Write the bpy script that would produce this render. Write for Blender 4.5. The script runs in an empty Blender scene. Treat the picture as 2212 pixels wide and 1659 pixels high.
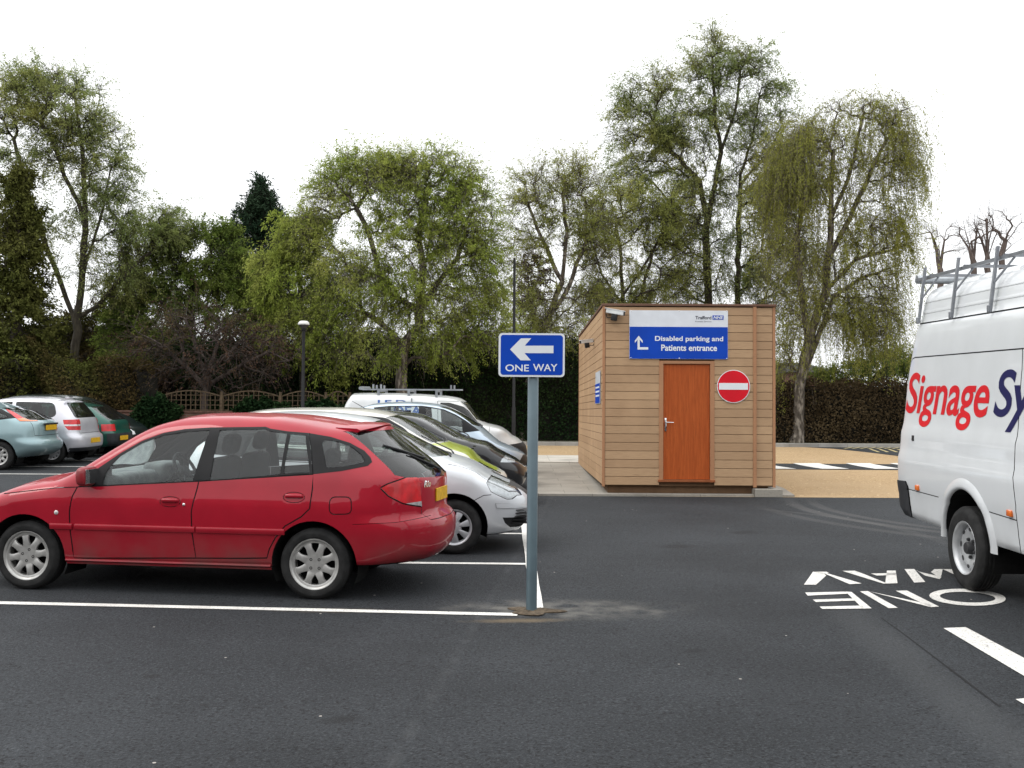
import bpy, bmesh, math, random
import numpy as np
from mathutils import Matrix, Vector

sc = bpy.context.scene
COL = sc.collection
rad = math.radians

# ------------------------------------------------------------------ camera
F, CX, CY = 2240.0, 1106.0, 829.5            # focal length and centre, in units of a 2212 px wide picture
EYE = np.array([0.0, 0.0, 1.773])
PITCH, ROLL = rad(1.62), rad(0.35)
SLOPE = 0.0233                               # the car park climbs gently away from the viewer
_f = np.array([0, math.cos(PITCH), math.sin(PITCH)])
_u = np.array([0, -math.sin(PITCH), math.cos(PITCH)])
_r = np.array([1.0, 0, 0])
RIGHT = _r*math.cos(ROLL) + _u*math.sin(ROLL)
UP = _u*math.cos(ROLL) - _r*math.sin(ROLL)
cam = bpy.data.cameras.new('camera')
cam.sensor_width = 36.0
cam.lens = 36.0*F/2212.0
cam.clip_start = 0.05
cam.clip_end = 2000
camo = bpy.data.objects.new('camera', cam)
COL.objects.link(camo)
camo.matrix_world = Matrix(((RIGHT[0], UP[0], -_f[0], EYE[0]), (RIGHT[1], UP[1], -_f[1], EYE[1]),
                            (RIGHT[2], UP[2], -_f[2], EYE[2]), (0, 0, 0, 1)))
sc.camera = camo

# ------------------------------------------------------------------ light: bright overcast spring day
SUN_EL, SUN_AZ = rad(52), rad(-100)          # from the left, a little behind the camera line
SKY_STR, SUN_STR = 0.1, 0.9
w = bpy.data.worlds.new('World'); sc.world = w
w.use_nodes = True
nt = w.node_tree
for n in list(nt.nodes): nt.nodes.remove(n)
out = nt.nodes.new('ShaderNodeOutputWorld')
bg = nt.nodes.new('ShaderNodeBackground'); bg.inputs['Strength'].default_value = SKY_STR
sky = nt.nodes.new('ShaderNodeTexSky'); sky.sky_type = 'NISHITA'; sky.sun_disc = False
sky.sun_elevation = SUN_EL; sky.sun_rotation = SUN_AZ; sky.air_density = 1.0; sky.dust_density = 4.0
geo = nt.nodes.new('ShaderNodeTexCoord')
sep = nt.nodes.new('ShaderNodeSeparateXYZ')
ramp = nt.nodes.new('ShaderNodeMapRange')
ramp.inputs['From Min'].default_value = -0.02; ramp.inputs['From Max'].default_value = 0.9
ramp.inputs['To Min'].default_value = 10.5; ramp.inputs['To Max'].default_value = 21.0
noi = nt.nodes.new('ShaderNodeTexNoise'); noi.inputs['Scale'].default_value = 2.2; noi.inputs['Detail'].default_value = 5
nmr = nt.nodes.new('ShaderNodeMapRange'); nmr.inputs['To Min'].default_value = 0.82; nmr.inputs['To Max'].default_value = 1.12
mul = nt.nodes.new('ShaderNodeMath'); mul.operation = 'MULTIPLY'
comb = nt.nodes.new('ShaderNodeVectorMath'); comb.operation = 'SCALE'; comb.inputs[0].default_value = (0.975, 0.99, 1.0)
mixs = nt.nodes.new('ShaderNodeMix'); mixs.data_type = 'RGBA'; mixs.inputs['Factor'].default_value = 0.93
L = nt.links.new
L(geo.outputs['Generated'], sep.inputs[0]); L(sep.outputs['Z'], ramp.inputs['Value'])
L(geo.outputs['Generated'], noi.inputs['Vector']); L(noi.outputs['Fac'], nmr.inputs['Value'])
L(ramp.outputs[0], mul.inputs[0]); L(nmr.outputs[0], mul.inputs[1]); L(mul.outputs[0], comb.inputs['Scale'])
L(sky.outputs[0], mixs.inputs['A']); L(comb.outputs[0], mixs.inputs['B'])
L(mixs.outputs['Result'], bg.inputs['Color']); L(bg.outputs[0], out.inputs[0])
sun = bpy.data.lights.new('sun', 'SUN'); sun.energy = SUN_STR; sun.angle = rad(25); sun.color = (1.0, 0.96, 0.9)
suno = bpy.data.objects.new('sun', sun); COL.objects.link(suno)
_sd = Vector((math.sin(SUN_AZ)*math.cos(SUN_EL), math.cos(SUN_AZ)*math.cos(SUN_EL), math.sin(SUN_EL)))
suno.rotation_euler = _sd.to_track_quat('Z', 'Y').to_euler()
sc.view_settings.view_transform = 'Standard'
sc.view_settings.look = 'None'
sc.view_settings.exposure = 0.3
sc.view_settings.gamma = 1.0
sc.render.engine = 'CYCLES'
sc.cycles.max_bounces = 8
sc.cycles.transparent_max_bounces = 16
sc.cycles.use_denoising = True

# ------------------------------------------------------------------ helpers
def ray(px, py):
    return _f + RIGHT*(px-CX)/F - UP*(py-CY)/F
def gnd(px, py, h=0.0):
    d = ray(px, py); t = (SLOPE*EYE[1]+h-EYE[2])/(d[2]-SLOPE*d[1])
    return EYE + t*d
def at(px, py, y):
    d = ray(px, py); return EYE + d*(y/d[1])
def gz(y):
    return SLOPE*min(y, 34.0)

def link(o, parent=None):
    COL.objects.link(o)
    if parent is not None: o.parent = parent
    return o
def tag(o, label=None, cat=None, group=None, kind=None):
    if label: o['label'] = label
    if cat: o['category'] = cat
    if group: o['group'] = group
    if kind: o['kind'] = kind
    return o
def empty(name, mat=None, label=None, cat=None, group=None, parent=None):
    o = bpy.data.objects.new(name, None); o.empty_display_size = 0.3
    link(o, parent)
    if mat is not None:
        if parent is None: o.matrix_world = mat
        else: o.matrix_local = mat
    return tag(o, label, cat, group)
def add(name, verts, faces, mats, parent=None, smooth=False, mi=None, edges=()):
    me = bpy.data.meshes.new(name)
    me.from_pydata([tuple(map(float, v)) for v in verts], list(edges), [tuple(map(int, f)) for f in faces])
    if not isinstance(mats, (list, tuple)): mats = [mats]
    for m in mats: me.materials.append(m)
    if mi is not None: me.polygons.foreach_set('material_index', mi)
    if smooth: me.polygons.foreach_set('use_smooth', [True]*len(me.polygons))
    me.update()
    return link(bpy.data.objects.new(name, me), parent)
def from_bm(name, bm, mats, parent=None, smooth=False, angle=None):
    me = bpy.data.meshes.new(name); bm.to_mesh(me); bm.free()
    if not isinstance(mats, (list, tuple)): mats = [mats]
    for m in mats: me.materials.append(m)
    if smooth: me.polygons.foreach_set('use_smooth', [True]*len(me.polygons))
    if angle is not None: me.set_sharp_from_angle(angle=rad(angle))
    return link(bpy.data.objects.new(name, me), parent)

class MB:
    """collects simple shapes into one mesh"""
    def __init__(s): s.v = []; s.f = []; s.m = []; s.cur = 0
    def face(s, idx): s.f.append(tuple(idx)); s.m.append(s.cur)
    def poly(s, pts):
        n = len(s.v); s.v += [tuple(p) for p in pts]; s.face(range(n, n+len(pts)))
    def hexa(s, p):                                     # 8 corners: bottom ring, top ring
        n = len(s.v); s.v += [tuple(q) for q in p]
        for a in ((3, 2, 1, 0), (4, 5, 6, 7), (0, 1, 5, 4), (1, 2, 6, 5), (2, 3, 7, 6), (3, 0, 4, 7)):
            s.face([n+i for i in a])
    def box(s, x0, x1, y0, y1, z0, z1):
        s.hexa([(x0, y0, z0), (x1, y0, z0), (x1, y1, z0), (x0, y1, z0), (x0, y0, z1), (x1, y0, z1), (x1, y1, z1), (x0, y1, z1)])
    def cbox(s, x0, x1, y0, y1, z0, z1, c=0.01):        # box with chamfered edges
        bm = bmesh.new(); bmesh.ops.create_cube(bm, size=1.0)
        for v in bm.verts:
            v.co = Vector(((x0+x1)/2+v.co.x*(x1-x0), (y0+y1)/2+v.co.y*(y1-y0), (z0+z1)/2+v.co.z*(z1-z0)))
        bmesh.ops.bevel(bm, geom=bm.edges[:], offset=c, segments=2, affect='EDGES', profile=0.6)
        s.addbm(bm)
    def addbm(s, bm, M=None):
        n = len(s.v)
        bm.verts.index_update()
        s.v += [tuple(M @ v.co) if M else tuple(v.co) for v in bm.verts]
        for f in bm.faces: s.face([n+v.index for v in f.verts])
        bm.free()
    def prism(s, poly, d, axis=1, off=0.0):             # outline in the two other axes, extruded along axis from off to off+d
        a = [i for i in range(3) if i != axis]
        n = len(s.v); k = len(poly)
        for h in (off, off+d):
            for p in poly:
                q = [0, 0, 0]; q[a[0]] = p[0]; q[a[1]] = p[1]; q[axis] = h; s.v.append(tuple(q))
        s.face(range(n, n+k)); s.face(range(n+2*k-1, n+k-1, -1))
        for i in range(k):
            j = (i+1) % k; s.face((n+j, n+i, n+k+i, n+k+j))
    def tube(s, pts, r, k=8, cap=True):
        pts = [Vector(p) for p in pts]
        rs = r if isinstance(r, (list, tuple)) else [r]*len(pts)
        n0 = len(s.v); up = None
        for i, p in enumerate(pts):
            t = (pts[min(i+1, len(pts)-1)]-pts[max(i-1, 0)]).normalized()
            if up is None: up = t.orthogonal().normalized()
            up = (up - t*up.dot(t)).normalized(); b = t.cross(up)
            for j in range(k):
                a = 2*math.pi*j/k
                s.v.append(tuple(p + (up*math.cos(a)+b*math.sin(a))*rs[i]))
        for i in range(len(pts)-1):
            for j in range(k):
                j2 = (j+1) % k
                s.face((n0+i*k+j, n0+i*k+j2, n0+(i+1)*k+j2, n0+(i+1)*k+j))
        if cap:
            s.face([n0+j for j in range(k)][::-1]); s.face([n0+(len(pts)-1)*k+j for j in range(k)])
    def lathe(s, prof, k=32, M=None, close=False):      # profile of (radius, height) about z
        n0 = len(s.v); m = len(prof)
        for j in range(k):
            a = 2*math.pi*j/k
            for (r, z) in prof:
                p = Vector((r*math.cos(a), r*math.sin(a), z))
                s.v.append(tuple(M @ p) if M else tuple(p))
        for j in range(k):
            j2 = (j+1) % k
            for i in range(m if close else m-1):
                i2 = (i+1) % m
                s.face((n0+j*m+i, n0+j2*m+i, n0+j2*m+i2, n0+j*m+i2))
    def build(s, name, mats, parent=None, smooth=False, angle=None):
        o = add(name, s.v, s.f, mats, parent, smooth, s.m)
        if angle is not None: 
            o.data.polygons.foreach_set('use_smooth', [True]*len(o.data.polygons)); o.data.set_sharp_from_angle(angle=rad(angle))
        return o

# ------------------------------------------------------------------ materials
MATS = {}
def newmat(name):
    m = bpy.data.materials.new(name); m.use_nodes = True
    nt = m.node_tree; p = nt.nodes['Principled BSDF']
    MATS[name] = m
    return m, nt, p
def N(nt, t, **kw):
    n = nt.nodes.new('ShaderNode'+t)
    for k, v in kw.items():
        if k in n.inputs: n.inputs[k].default_value = v
        else: setattr(n, k, v)
    return n
def rgb(c): return (c[0], c[1], c[2], 1.0)
def noise_mix(nt, a, b, scale, detail=4, lo=0.35, hi=0.65, coord='Object', vec=None):
    if vec is None:
        tc = N(nt, 'TexCoord'); vec = tc.outputs[coord]
    n = N(nt, 'TexNoise', Scale=scale, Detail=detail)
    nt.links.new(vec, n.inputs['Vector'])
    mr = N(nt, 'MapRange'); mr.inputs['From Min'].default_value = lo; mr.inputs['From Max'].default_value = hi
    nt.links.new(n.outputs['Fac'], mr.inputs['Value'])
    mx = N(nt, 'Mix', data_type='RGBA')
    for inp, val in (('A', a), ('B', b)):
        if isinstance(val, (tuple, list)): mx.inputs[inp].default_value = rgb(val)
        else: nt.links.new(val, mx.inputs[inp])
    nt.links.new(mr.outputs[0], mx.inputs['Factor'])
    return mx.outputs['Result'], mr.outputs[0]
def bump(nt, p, height, strength=0.3, dist=0.01):
    b = N(nt, 'Bump', Strength=strength, Distance=dist)
    nt.links.new(height, b.inputs['Height']); nt.links.new(b.outputs[0], p.inputs['Normal'])
def simple(name, c, rough=0.5, metal=0.0, var=0.12, scale=6.0, coat=0.0, bumps=0.0, bscale=80):
    m, nt, p = newmat(name)
    p.inputs['Roughness'].default_value = rough; p.inputs['Metallic'].default_value = metal
    p.inputs['Coat Weight'].default_value = coat
    if metal == 0 and coat == 0: p.inputs['Specular IOR Level'].default_value = 0.22
    a = tuple(x*(1-var) for x in c); b = tuple(min(1, x*(1+var)) for x in c)
    col, _ = noise_mix(nt, a, b, scale, 5)
    nt.links.new(col, p.inputs['Base Color'])
    if bumps:
        tc = N(nt, 'TexCoord'); n = N(nt, 'TexNoise', Scale=bscale, Detail=3); nt.links.new(tc.outputs['Object'], n.inputs['Vector'])
        bump(nt, p, n.outputs['Fac'], bumps, 0.005)
    return m

M_BLACK = simple('black_plastic', (0.02, 0.02, 0.021), 0.45)
M_DARK = simple('dark_underside', (0.008, 0.008, 0.008), 0.9)
M_STEEL = simple('galvanised_steel', (0.36, 0.38, 0.4), 0.42, 0.75, 0.15, 9)
M_WHITE_SIGN = simple('white_reflective_sheet', (0.72, 0.74, 0.76), 0.4, 0, 0.04, 3)
M_BLUE_SIGN = simple('blue_reflective_sheet', (0.001, 0.05, 0.40), 0.4, 0, 0.08, 3)
M_RED_SIGN = simple('red_reflective_sheet', (0.62, 0.008, 0.02), 0.35, 0, 0.06, 3)
M_CHROME = simple('chrome', (0.8, 0.8, 0.8), 0.12, 1.0, 0.03)
M_RUBBER = simple('tyre_rubber', (0.018, 0.018, 0.018), 0.8, 0, 0.3, 14, bumps=0.3, bscale=60)
M_NAVY = simple('navy_ink', (0.01, 0.012, 0.06), 0.4, 0, 0.05)
M_GREY_INK = simple('grey_ink', (0.18, 0.19, 0.2), 0.5)

def text_mesh(s, size, bold=0.0, shear=0.0, align='CENTER', space=1.0):
    cu = bpy.data.curves.new('txt', 'FONT'); cu.body = s; cu.size = size; cu.offset = bold; cu.shear = shear
    cu.align_x = align; cu.space_character = space; cu.resolution_u = 6
    ob = bpy.data.objects.new('txt', cu); COL.objects.link(ob)
    dg = bpy.context.evaluated_depsgraph_get()
    me = bpy.data.meshes.new_from_object(ob.evaluated_get(dg))
    V = [v.co.copy() for v in me.vertices]; Fc = [tuple(p.vertices) for p in me.polygons]
    bpy.data.objects.remove(ob); bpy.data.curves.remove(cu); bpy.data.meshes.remove(me)
    return V, Fc
def fit_text(s, x0, x1, z0, z1, **kw):
    """text as (x, z) points fitted to a box"""
    V, Fc = text_mesh(s, 1.0, **kw)
    xs = [v.x for v in V]; ys = [v.y for v in V]
    a, b, c, d = min(xs), max(xs), min(ys), max(ys)
    P = [((v.x-a)/(b-a)*(x1-x0)+x0, (v.y-c)/(d-c)*(z1-z0)+z0) for v in V]
    return P, Fc
# ------------------------------------------------------------------ ground materials
def ground_mat():
    m, nt, p = newmat('soil_and_grass')
    c1, _ = noise_mix(nt, (0.075, 0.055, 0.032), (0.05, 0.06, 0.02), 0.9, 6)
    c2, _ = noise_mix(nt, c1, (0.12, 0.09, 0.055), 14, 6, 0.45, 0.75)
    nt.links.new(c2, p.inputs['Base Color']); p.inputs['Roughness'].default_value = 0.95
    return m
def ellipse_mask(nt, pos, cx, cy, rx, ry, rot, soft, nscale, namp):
    """1 inside a soft, ragged ellipse at a fixed place on the ground"""
    mp = N(nt, 'Mapping', vector_type='TEXTURE')
    mp.inputs['Location'].default_value = (cx, cy, 0); mp.inputs['Rotation'].default_value = (0, 0, rot)
    mp.inputs['Scale'].default_value = (rx, ry, 1000)
    nt.links.new(pos, mp.inputs['Vector'])
    ln = N(nt, 'VectorMath', operation='LENGTH'); nt.links.new(mp.outputs[0], ln.inputs[0])
    ns = N(nt, 'TexNoise', Scale=nscale, Detail=7); ns.inputs['Roughness'].default_value = 0.65
    nt.links.new(pos, ns.inputs['Vector'])
    ma = N(nt, 'Math', operation='MULTIPLY_ADD'); nt.links.new(ns.outputs['Fac'], ma.inputs[0]); ma.inputs[1].default_value = namp
    nt.links.new(ln.outputs['Value'], ma.inputs[2])
    mr = N(nt, 'MapRange', interpolation_type='SMOOTHSTEP')
    mr.inputs['From Min'].default_value = 1+namp/2; mr.inputs['From Max'].default_value = 1+namp/2-soft
    nt.links.new(ma.outputs[0], mr.inputs['Value'])
    return mr.outputs[0]
def ring_mask(nt, pos, cx, cy, r, wd):
    mp = N(nt, 'VectorMath', operation='DISTANCE'); mp.inputs[1].default_value = (cx, cy, 0)
    sx = N(nt, 'VectorMath', operation='MULTIPLY'); sx.inputs[1].default_value = (1, 1, 0)
    nt.links.new(pos, sx.inputs[0]); nt.links.new(sx.outputs[0], mp.inputs[0])
    sb = N(nt, 'Math', operation='SUBTRACT'); nt.links.new(mp.outputs['Value'], sb.inputs[0]); sb.inputs[1].default_value = r
    ab = N(nt, 'Math', operation='ABSOLUTE'); nt.links.new(sb.outputs[0], ab.inputs[0])
    mr = N(nt, 'MapRange', interpolation_type='SMOOTHSTEP'); mr.inputs['From Min'].default_value = wd; mr.inputs['From Max'].default_value = wd*0.4
    nt.links.new(ab.outputs[0], mr.inputs['Value'])
    return mr.outputs[0]
def mth(nt, op, a, b):
    n = N(nt, 'Math', operation=op)
    for i, v in enumerate((a, b)):
        if isinstance(v, (int, float)): n.inputs[i].default_value = v
        else: nt.links.new(v, n.inputs[i])
    return n.outputs[0]
def mixc(nt, fac, a, b):
    mx = N(nt, 'Mix', data_type='RGBA')
    for inp, val in (('A', a), ('B', b)):
        if isinstance(val, (tuple, list)): mx.inputs[inp].default_value = rgb(val)
        else: nt.links.new(val, mx.inputs[inp])
    if isinstance(fac, (int, float)): mx.inputs['Factor'].default_value = fac
    else: nt.links.new(fac, mx.inputs['Factor'])
    return mx.outputs['Result']
POST = gnd(1148, 1321)
def asphalt_mat(name='asphalt', stains=True):
    m, nt, p = newmat(name)
    g = N(nt, 'NewGeometry'); pos = g.outputs['Position']
    c, _ = noise_mix(nt, (0.0168, 0.0190, 0.0220), (0.0248, 0.0275, 0.0312), 0.7, 6, vec=pos)
    c, _ = noise_mix(nt, c, (0.052, 0.057, 0.062), 62, 2, 0.50, 0.76, vec=pos)
    c, _ = noise_mix(nt, c, (0.006, 0.006, 0.007), 48, 2, 0.54, 0.68, vec=pos)
    # pale stone chips
    vo = N(nt, 'TexVoronoi', Scale=9.0); nt.links.new(pos, vo.inputs['Vector'])
    wn = N(nt, 'TexWhiteNoise'); nt.links.new(vo.outputs['Position'], wn.inputs['Vector'])
    near = mth(nt, 'LESS_THAN', vo.outputs['Distance'], 0.085)
    some = mth(nt, 'GREATER_THAN', wn.outputs['Value'], 0.965)
    c = mixc(nt, mth(nt, 'MULTIPLY', near, some), c, (0.4, 0.37, 0.34))
    if stains:
        brk = N(nt, 'TexNoise', Scale=5.0, Detail=6); nt.links.new(pos, brk.inputs['Vector'])
        bk = N(nt, 'MapRange'); bk.inputs['From Min'].default_value = 0.35; bk.inputs['From Max'].default_value = 0.65
        nt.links.new(brk.outputs['Fac'], bk.inputs['Value'])
        dust = ellipse_mask(nt, pos, POST[0]+0.25, POST[1]+0.1, 1.25, 0.5, 0.0, 0.9, 3.5, 0.9)
        c = mixc(nt, mth(nt, 'MULTIPLY', mth(nt, 'MULTIPLY', dust, 0.8), bk.outputs[0]), c, (0.17, 0.162, 0.145))
        d2 = ellipse_mask(nt, pos, POST[0]-0.1, POST[1]-0.33, 0.5, 0.1, 0.1, 0.9, 9, 0.9)
        c = mixc(nt, mth(nt, 'MULTIPLY', d2, 0.55), c, (0.2, 0.15, 0.09))
        d3 = ellipse_mask(nt, pos, POST[0]-1.6, POST[1]+0.0, 0.55, 0.12, 0.0, 0.9, 8, 0.9)
        c = mixc(nt, mth(nt, 'MULTIPLY', d3, 0.35), c, (0.16, 0.12, 0.07))
        # turning tyre tracks near the gravel
        e1 = ellipse_mask(nt, pos, 4.75, 14.4, 1.5, 3.1, 0.0, 0.6, 1.5, 0.3)
        for (cx, cy, r, wdt, k) in ((8.6, 15.9, 4.2, 0.14, 0.3), (8.6, 15.9, 3.86, 0.12, 0.24), (9.0, 16.2, 5.2, 0.14, 0.2), (1.2, 12.6, 3.9, 0.1, 0.16)):
            c = mixc(nt, mth(nt, 'MULTIPLY', mth(nt, 'MULTIPLY', ring_mask(nt, pos, cx, cy, r, wdt), e1), k), c, (0.13, 0.125, 0.12))
        wear = ellipse_mask(nt, pos, 2.6, 6.6, 0.3, 5.2, -0.06, 0.9, 1.2, 0.8)
        c = mixc(nt, mth(nt, 'MULTIPLY', wear, 0.22), c, (0.085, 0.088, 0.09))
    # joints between the laid strips, and a few oil drips
        sp_ = N(nt, 'SeparateXYZ'); nt.links.new(pos, sp_.inputs[0])
        for (x0, tilt, k) in ((-1.05, 0.10, 0.97), (-4.6, 0.02, 0.97)):
            t_ = mth(nt, 'ABSOLUTE', mth(nt, 'SUBTRACT', mth(nt, 'SUBTRACT', sp_.outputs['X'], mth(nt, 'MULTIPLY', sp_.outputs['Y'], tilt)), x0), 0)
            jm = N(nt, 'MapRange', interpolation_type='SMOOTHSTEP'); jm.inputs['From Min'].default_value = 0.06; jm.inputs['From Max'].default_value = 0.008
            nt.links.new(t_, jm.inputs['Value'])
            c = mixc(nt, mth(nt, 'MULTIPLY', mth(nt, 'MULTIPLY', jm.outputs[0], bk.outputs[0]), 1-k+0.22), c, (0.075, 0.078, 0.08))
        for (ox, oy, orx, ory) in ((-0.9, 5.6, .16, .10), (1.25, 7.1, .10, .07), (-2.2, 6.4, .08, .06), (1.9, 11.8, .3, .2), (2.9, 13.0, .25, .2), (0.8, 4.9, .07, .05)):
            om = ellipse_mask(nt, pos, ox, oy, orx, ory, 0.4, 0.7, 6.0, 0.7)
            c = mixc(nt, mth(nt, 'MULTIPLY', om, 0.6), c, (0.007, 0.007, 0.0075))
        # broad uneven patches left by the roller
        pn = N(nt, 'TexNoise', Scale=0.45, Detail=5); pn.inputs['Roughness'].default_value = 0.6; nt.links.new(pos, pn.inputs['Vector'])
        pm = N(nt, 'MapRange'); pm.inputs['From Min'].default_value = 0.35; pm.inputs['From Max'].default_value = 0.7; pm.inputs['To Min'].default_value = 0.82; pm.inputs['To Max'].default_value = 1.28
        nt.links.new(pn.outputs['Fac'], pm.inputs['Value'])
        vm = N(nt, 'VectorMath', operation='SCALE'); nt.links.new(c, vm.inputs[0]); nt.links.new(pm.outputs[0], vm.inputs['Scale']); c = vm.outputs[0]
    nt.links.new(c, p.inputs['Base Color'])
    p.inputs['Roughness'].default_value = 0.8
    p.inputs['Specular IOR Level'].default_value = 0.25
    n = N(nt, 'TexNoise', Scale=90.0, Detail=3); nt.links.new(pos, n.inputs['Vector'])
    bump(nt, p, n.outputs['Fac'], 0.9, 0.02)
    return m
def paint_mat(name, col, worn=0.6):
    m, nt, p = newmat(name)
    g = N(nt, 'NewGeometry'); pos = g.outputs['Position']
    c, _ = noise_mix(nt, col, tuple(x*0.8 for x in col), 4.0, 6, vec=pos)
    c, _ = noise_mix(nt, c, (0.22, 0.22, 0.21), 60, 4, worn, worn+0.14, vec=pos)
    nt.links.new(c, p.inputs['Base Color']); p.inputs['Roughness'].default_value = 0.65
    n = N(nt, 'TexNoise', Scale=90.0); nt.links.new(pos, n.inputs['Vector']); bump(nt, p, n.outputs['Fac'], 0.3, 0.01)
    return m
def gravel_mat():
    m, nt, p = newmat('tan_gravel')
    g = N(nt, 'NewGeometry'); pos = g.outputs['Position']
    vo = N(nt, 'TexVoronoi', Scale=38.0); nt.links.new(pos, vo.inputs['Vector'])
    wn = N(nt, 'TexWhiteNoise'); nt.links.new(vo.outputs['Position'], wn.inputs['Vector'])
    c = mixc(nt, wn.outputs['Value'], (0.23, 0.145, 0.066), (0.44, 0.31, 0.165))
    big, _ = noise_mix(nt, c, (0.36, 0.25, 0.135), 0.8, 5, 0.4, 0.7, vec=pos)
    vo2 = N(nt, 'TexVoronoi', Scale=11.0); nt.links.new(pos, vo2.inputs['Vector'])
    wn2 = N(nt, 'TexWhiteNoise'); nt.links.new(vo2.outputs['Position'], wn2.inputs['Vector'])
    c = mixc(nt, mth(nt, 'MULTIPLY', mth(nt, 'LESS_THAN', vo2.outputs['Distance'], 0.25), mth(nt, 'GREATER_THAN', wn2.outputs['Value'], 0.9)), big, (0.55, 0.42, 0.25))
    nt.links.new(c, p.inputs['Base Color']); p.inputs['Roughness'].default_value = 0.95
    bump(nt, p, vo.outputs['Distance'], 0.7, 0.02)
    return m
def slab_mat(name, a, b, joints=(0.6, 0.9)):
    m, nt, p = newmat(name)
    g = N(nt, 'NewGeometry'); pos = g.outputs['Position']
    br = N(nt, 'TexBrick'); br.offset = 0.5; br.inputs['Scale'].default_value = 1.0
    br.inputs['Brick Width'].default_value = joints[1]; br.inputs['Row Height'].default_value = joints[0]
    br.inputs['Mortar Size'].default_value = 0.006; br.inputs['Color1'].default_value = rgb(a); br.inputs['Color2'].default_value = rgb(b)
    br.inputs['Mortar'].default_value = rgb(tuple(x*0.55 for x in a)); nt.links.new(pos, br.inputs['Vector'])
    c, _ = noise_mix(nt, br.outputs['Color'], tuple(x*0.62 for x in a), 1.6, 7, 0.45, 0.75, vec=pos)
    c, _ = noise_mix(nt, c, tuple(x*0.7 for x in b), 30, 4, 0.5, 0.8, vec=pos)
    nt.links.new(c, p.inputs['Base Color']); p.inputs['Roughness'].default_value = 0.85
    n = N(nt, 'TexNoise', Scale=40.0); nt.links.new(pos, n.inputs['Vector']); bump(nt, p, n.outputs['Fac'], 0.25, 0.01)
    return m
M_ASPH = asphalt_mat()
M_ASPH2 = asphalt_mat('road_asphalt', False)
M_LINE = paint_mat('white_road_paint', (0.72, 0.70, 0.66), 0.545)
M_YLINE = paint_mat('yellow_road_paint', (0.5, 0.40, 0.16), 0.5)
M_GRAVEL = gravel_mat()
M_SLAB = slab_mat('concrete_paving', (0.25, 0.228, 0.195), (0.28, 0.258, 0.22))
M_KERB = slab_mat('pale_concrete_kerb', (0.42, 0.39, 0.34), (0.46, 0.43, 0.38), (5.0, 0.92))
M_KERBG = slab_mat('grey_kerb_stone', (0.27, 0.26, 0.24), (0.31, 0.3, 0.28), (5.0, 0.92))

def sheet(name, pts, mat, h, thick=0.0):
    """flat sheet on the sloping ground; pts are (x, y); h above the ground"""
    mb = MB(); mb.poly([(x, y, gz(y)+h) for x, y in pts])
    if thick:
        n = len(pts)
        for i in range(n):
            a, b = pts[i], pts[(i+1) % n]
            mb.poly([(a[0], a[1], gz(a[1])+h), (a[0], a[1], gz(a[1])+h-thick), (b[0], b[1], gz(b[1])+h-thick), (b[0], b[1], gz(b[1])+h)])
    o = mb.build(name, mat)
    bm = bmesh.new(); bm.from_mesh(o.data); bmesh.ops.recalc_face_normals(bm, faces=bm.faces[:])
    top = max(bm.faces, key=lambda f: f.calc_area())
    if top.normal.z < 0: bmesh.ops.reverse_faces(bm, faces=bm.faces[:])
    bm.to_mesh(o.data); bm.free()
    return tag(o, kind='structure')

# the ground: one sheet to the horizon
mb = MB()
xs = [-900, -60, 60, 900]; ys = [-60, 34, 60, 200, 1200]
for y in ys:
    for x in xs: mb.v.append((x, y, gz(y)-0.004))
for j in range(len(ys)-1):
    for i in range(len(xs)-1):
        a = j*len(xs)+i; mb.face((a, a+1, a+1+len(xs), a+len(xs)))
tag(mb.build('ground', ground_mat()), kind='structure')
sheet('car_park', [(-45, -58), (45, -58), (45, 17.35), (0.4, 17.3), (0.4, 27.2), (-3, 27.2), (-3, 32.0), (-45, 32.0)], M_ASPH, 0.0)
# gravel yard with the crossing road and the far road
sheet('gravel_yard', [(0.4, 17.3), (45, 17.35), (45, 32.7), (-3, 32.7), (-3, 27.2), (0.4, 27.2)], M_GRAVEL, 0.002)
Z1, Z2 = gnd(1690, 1014.5)[1], gnd(1690, 1002)[1]
sheet('crossing_road', [(2.5, Z1), (45, Z1+0.2), (45, Z2+0.2), (2.5, Z2)], M_ASPH2, 0.007)
sheet('far_road', [(gnd(1737, 965.5)[0], 32.69), (gnd(1800, 969.5)[0], gnd(1800, 969.5)[1]), (gnd(1880, 978)[0], gnd(1880, 978)[1]), (gnd(1960, 988)[0], gnd(1960, 988)[1]), (45, 26.2), (45, 32.69)], M_ASPH2, 0.006)
# white crossing stripes, their edges bowed where the road humps
zx = lambda cx, cy: (1656.2+cx*0.2304, 700.7+cy*0.2304)
def zstripe(t0, t1, b0, b1, name='crossing_stripe'):
    P = []
    for (a, b) in ((t1, b1), (b0, t0)):
        for k in range(7):
            s = k/6.0
            ss = s if (a, b) == (t1, b1) else 1-s
            e = ss**0.62
            top, bot = (t1, b1) if (a, b) == (t1, b1) else (t0, b0)
            q = gnd(*zx(top+(bot-top)*(1-(1-ss)**1.0 if False else (ss**1.7*0.5+ss*0.5)), 1305+(1358-1305)*ss))
            P.append((q[0], q[1]))
    return P
mb = MB()
for (t0, t1, b0, b1) in ((-280, -20, 10, 280), (245, 490, 520, 775), (740, 965, 1020, 1270), (1150, 1400, 1540, 1790), (1640, 1890, 2050, 2300)):
    mb.poly([(x, y, gz(y)+0.012) for x, y in zstripe(t0, t1, b0, b1)])
tag(mb.build('crossing_markings', M_LINE), kind='structure')
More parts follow.
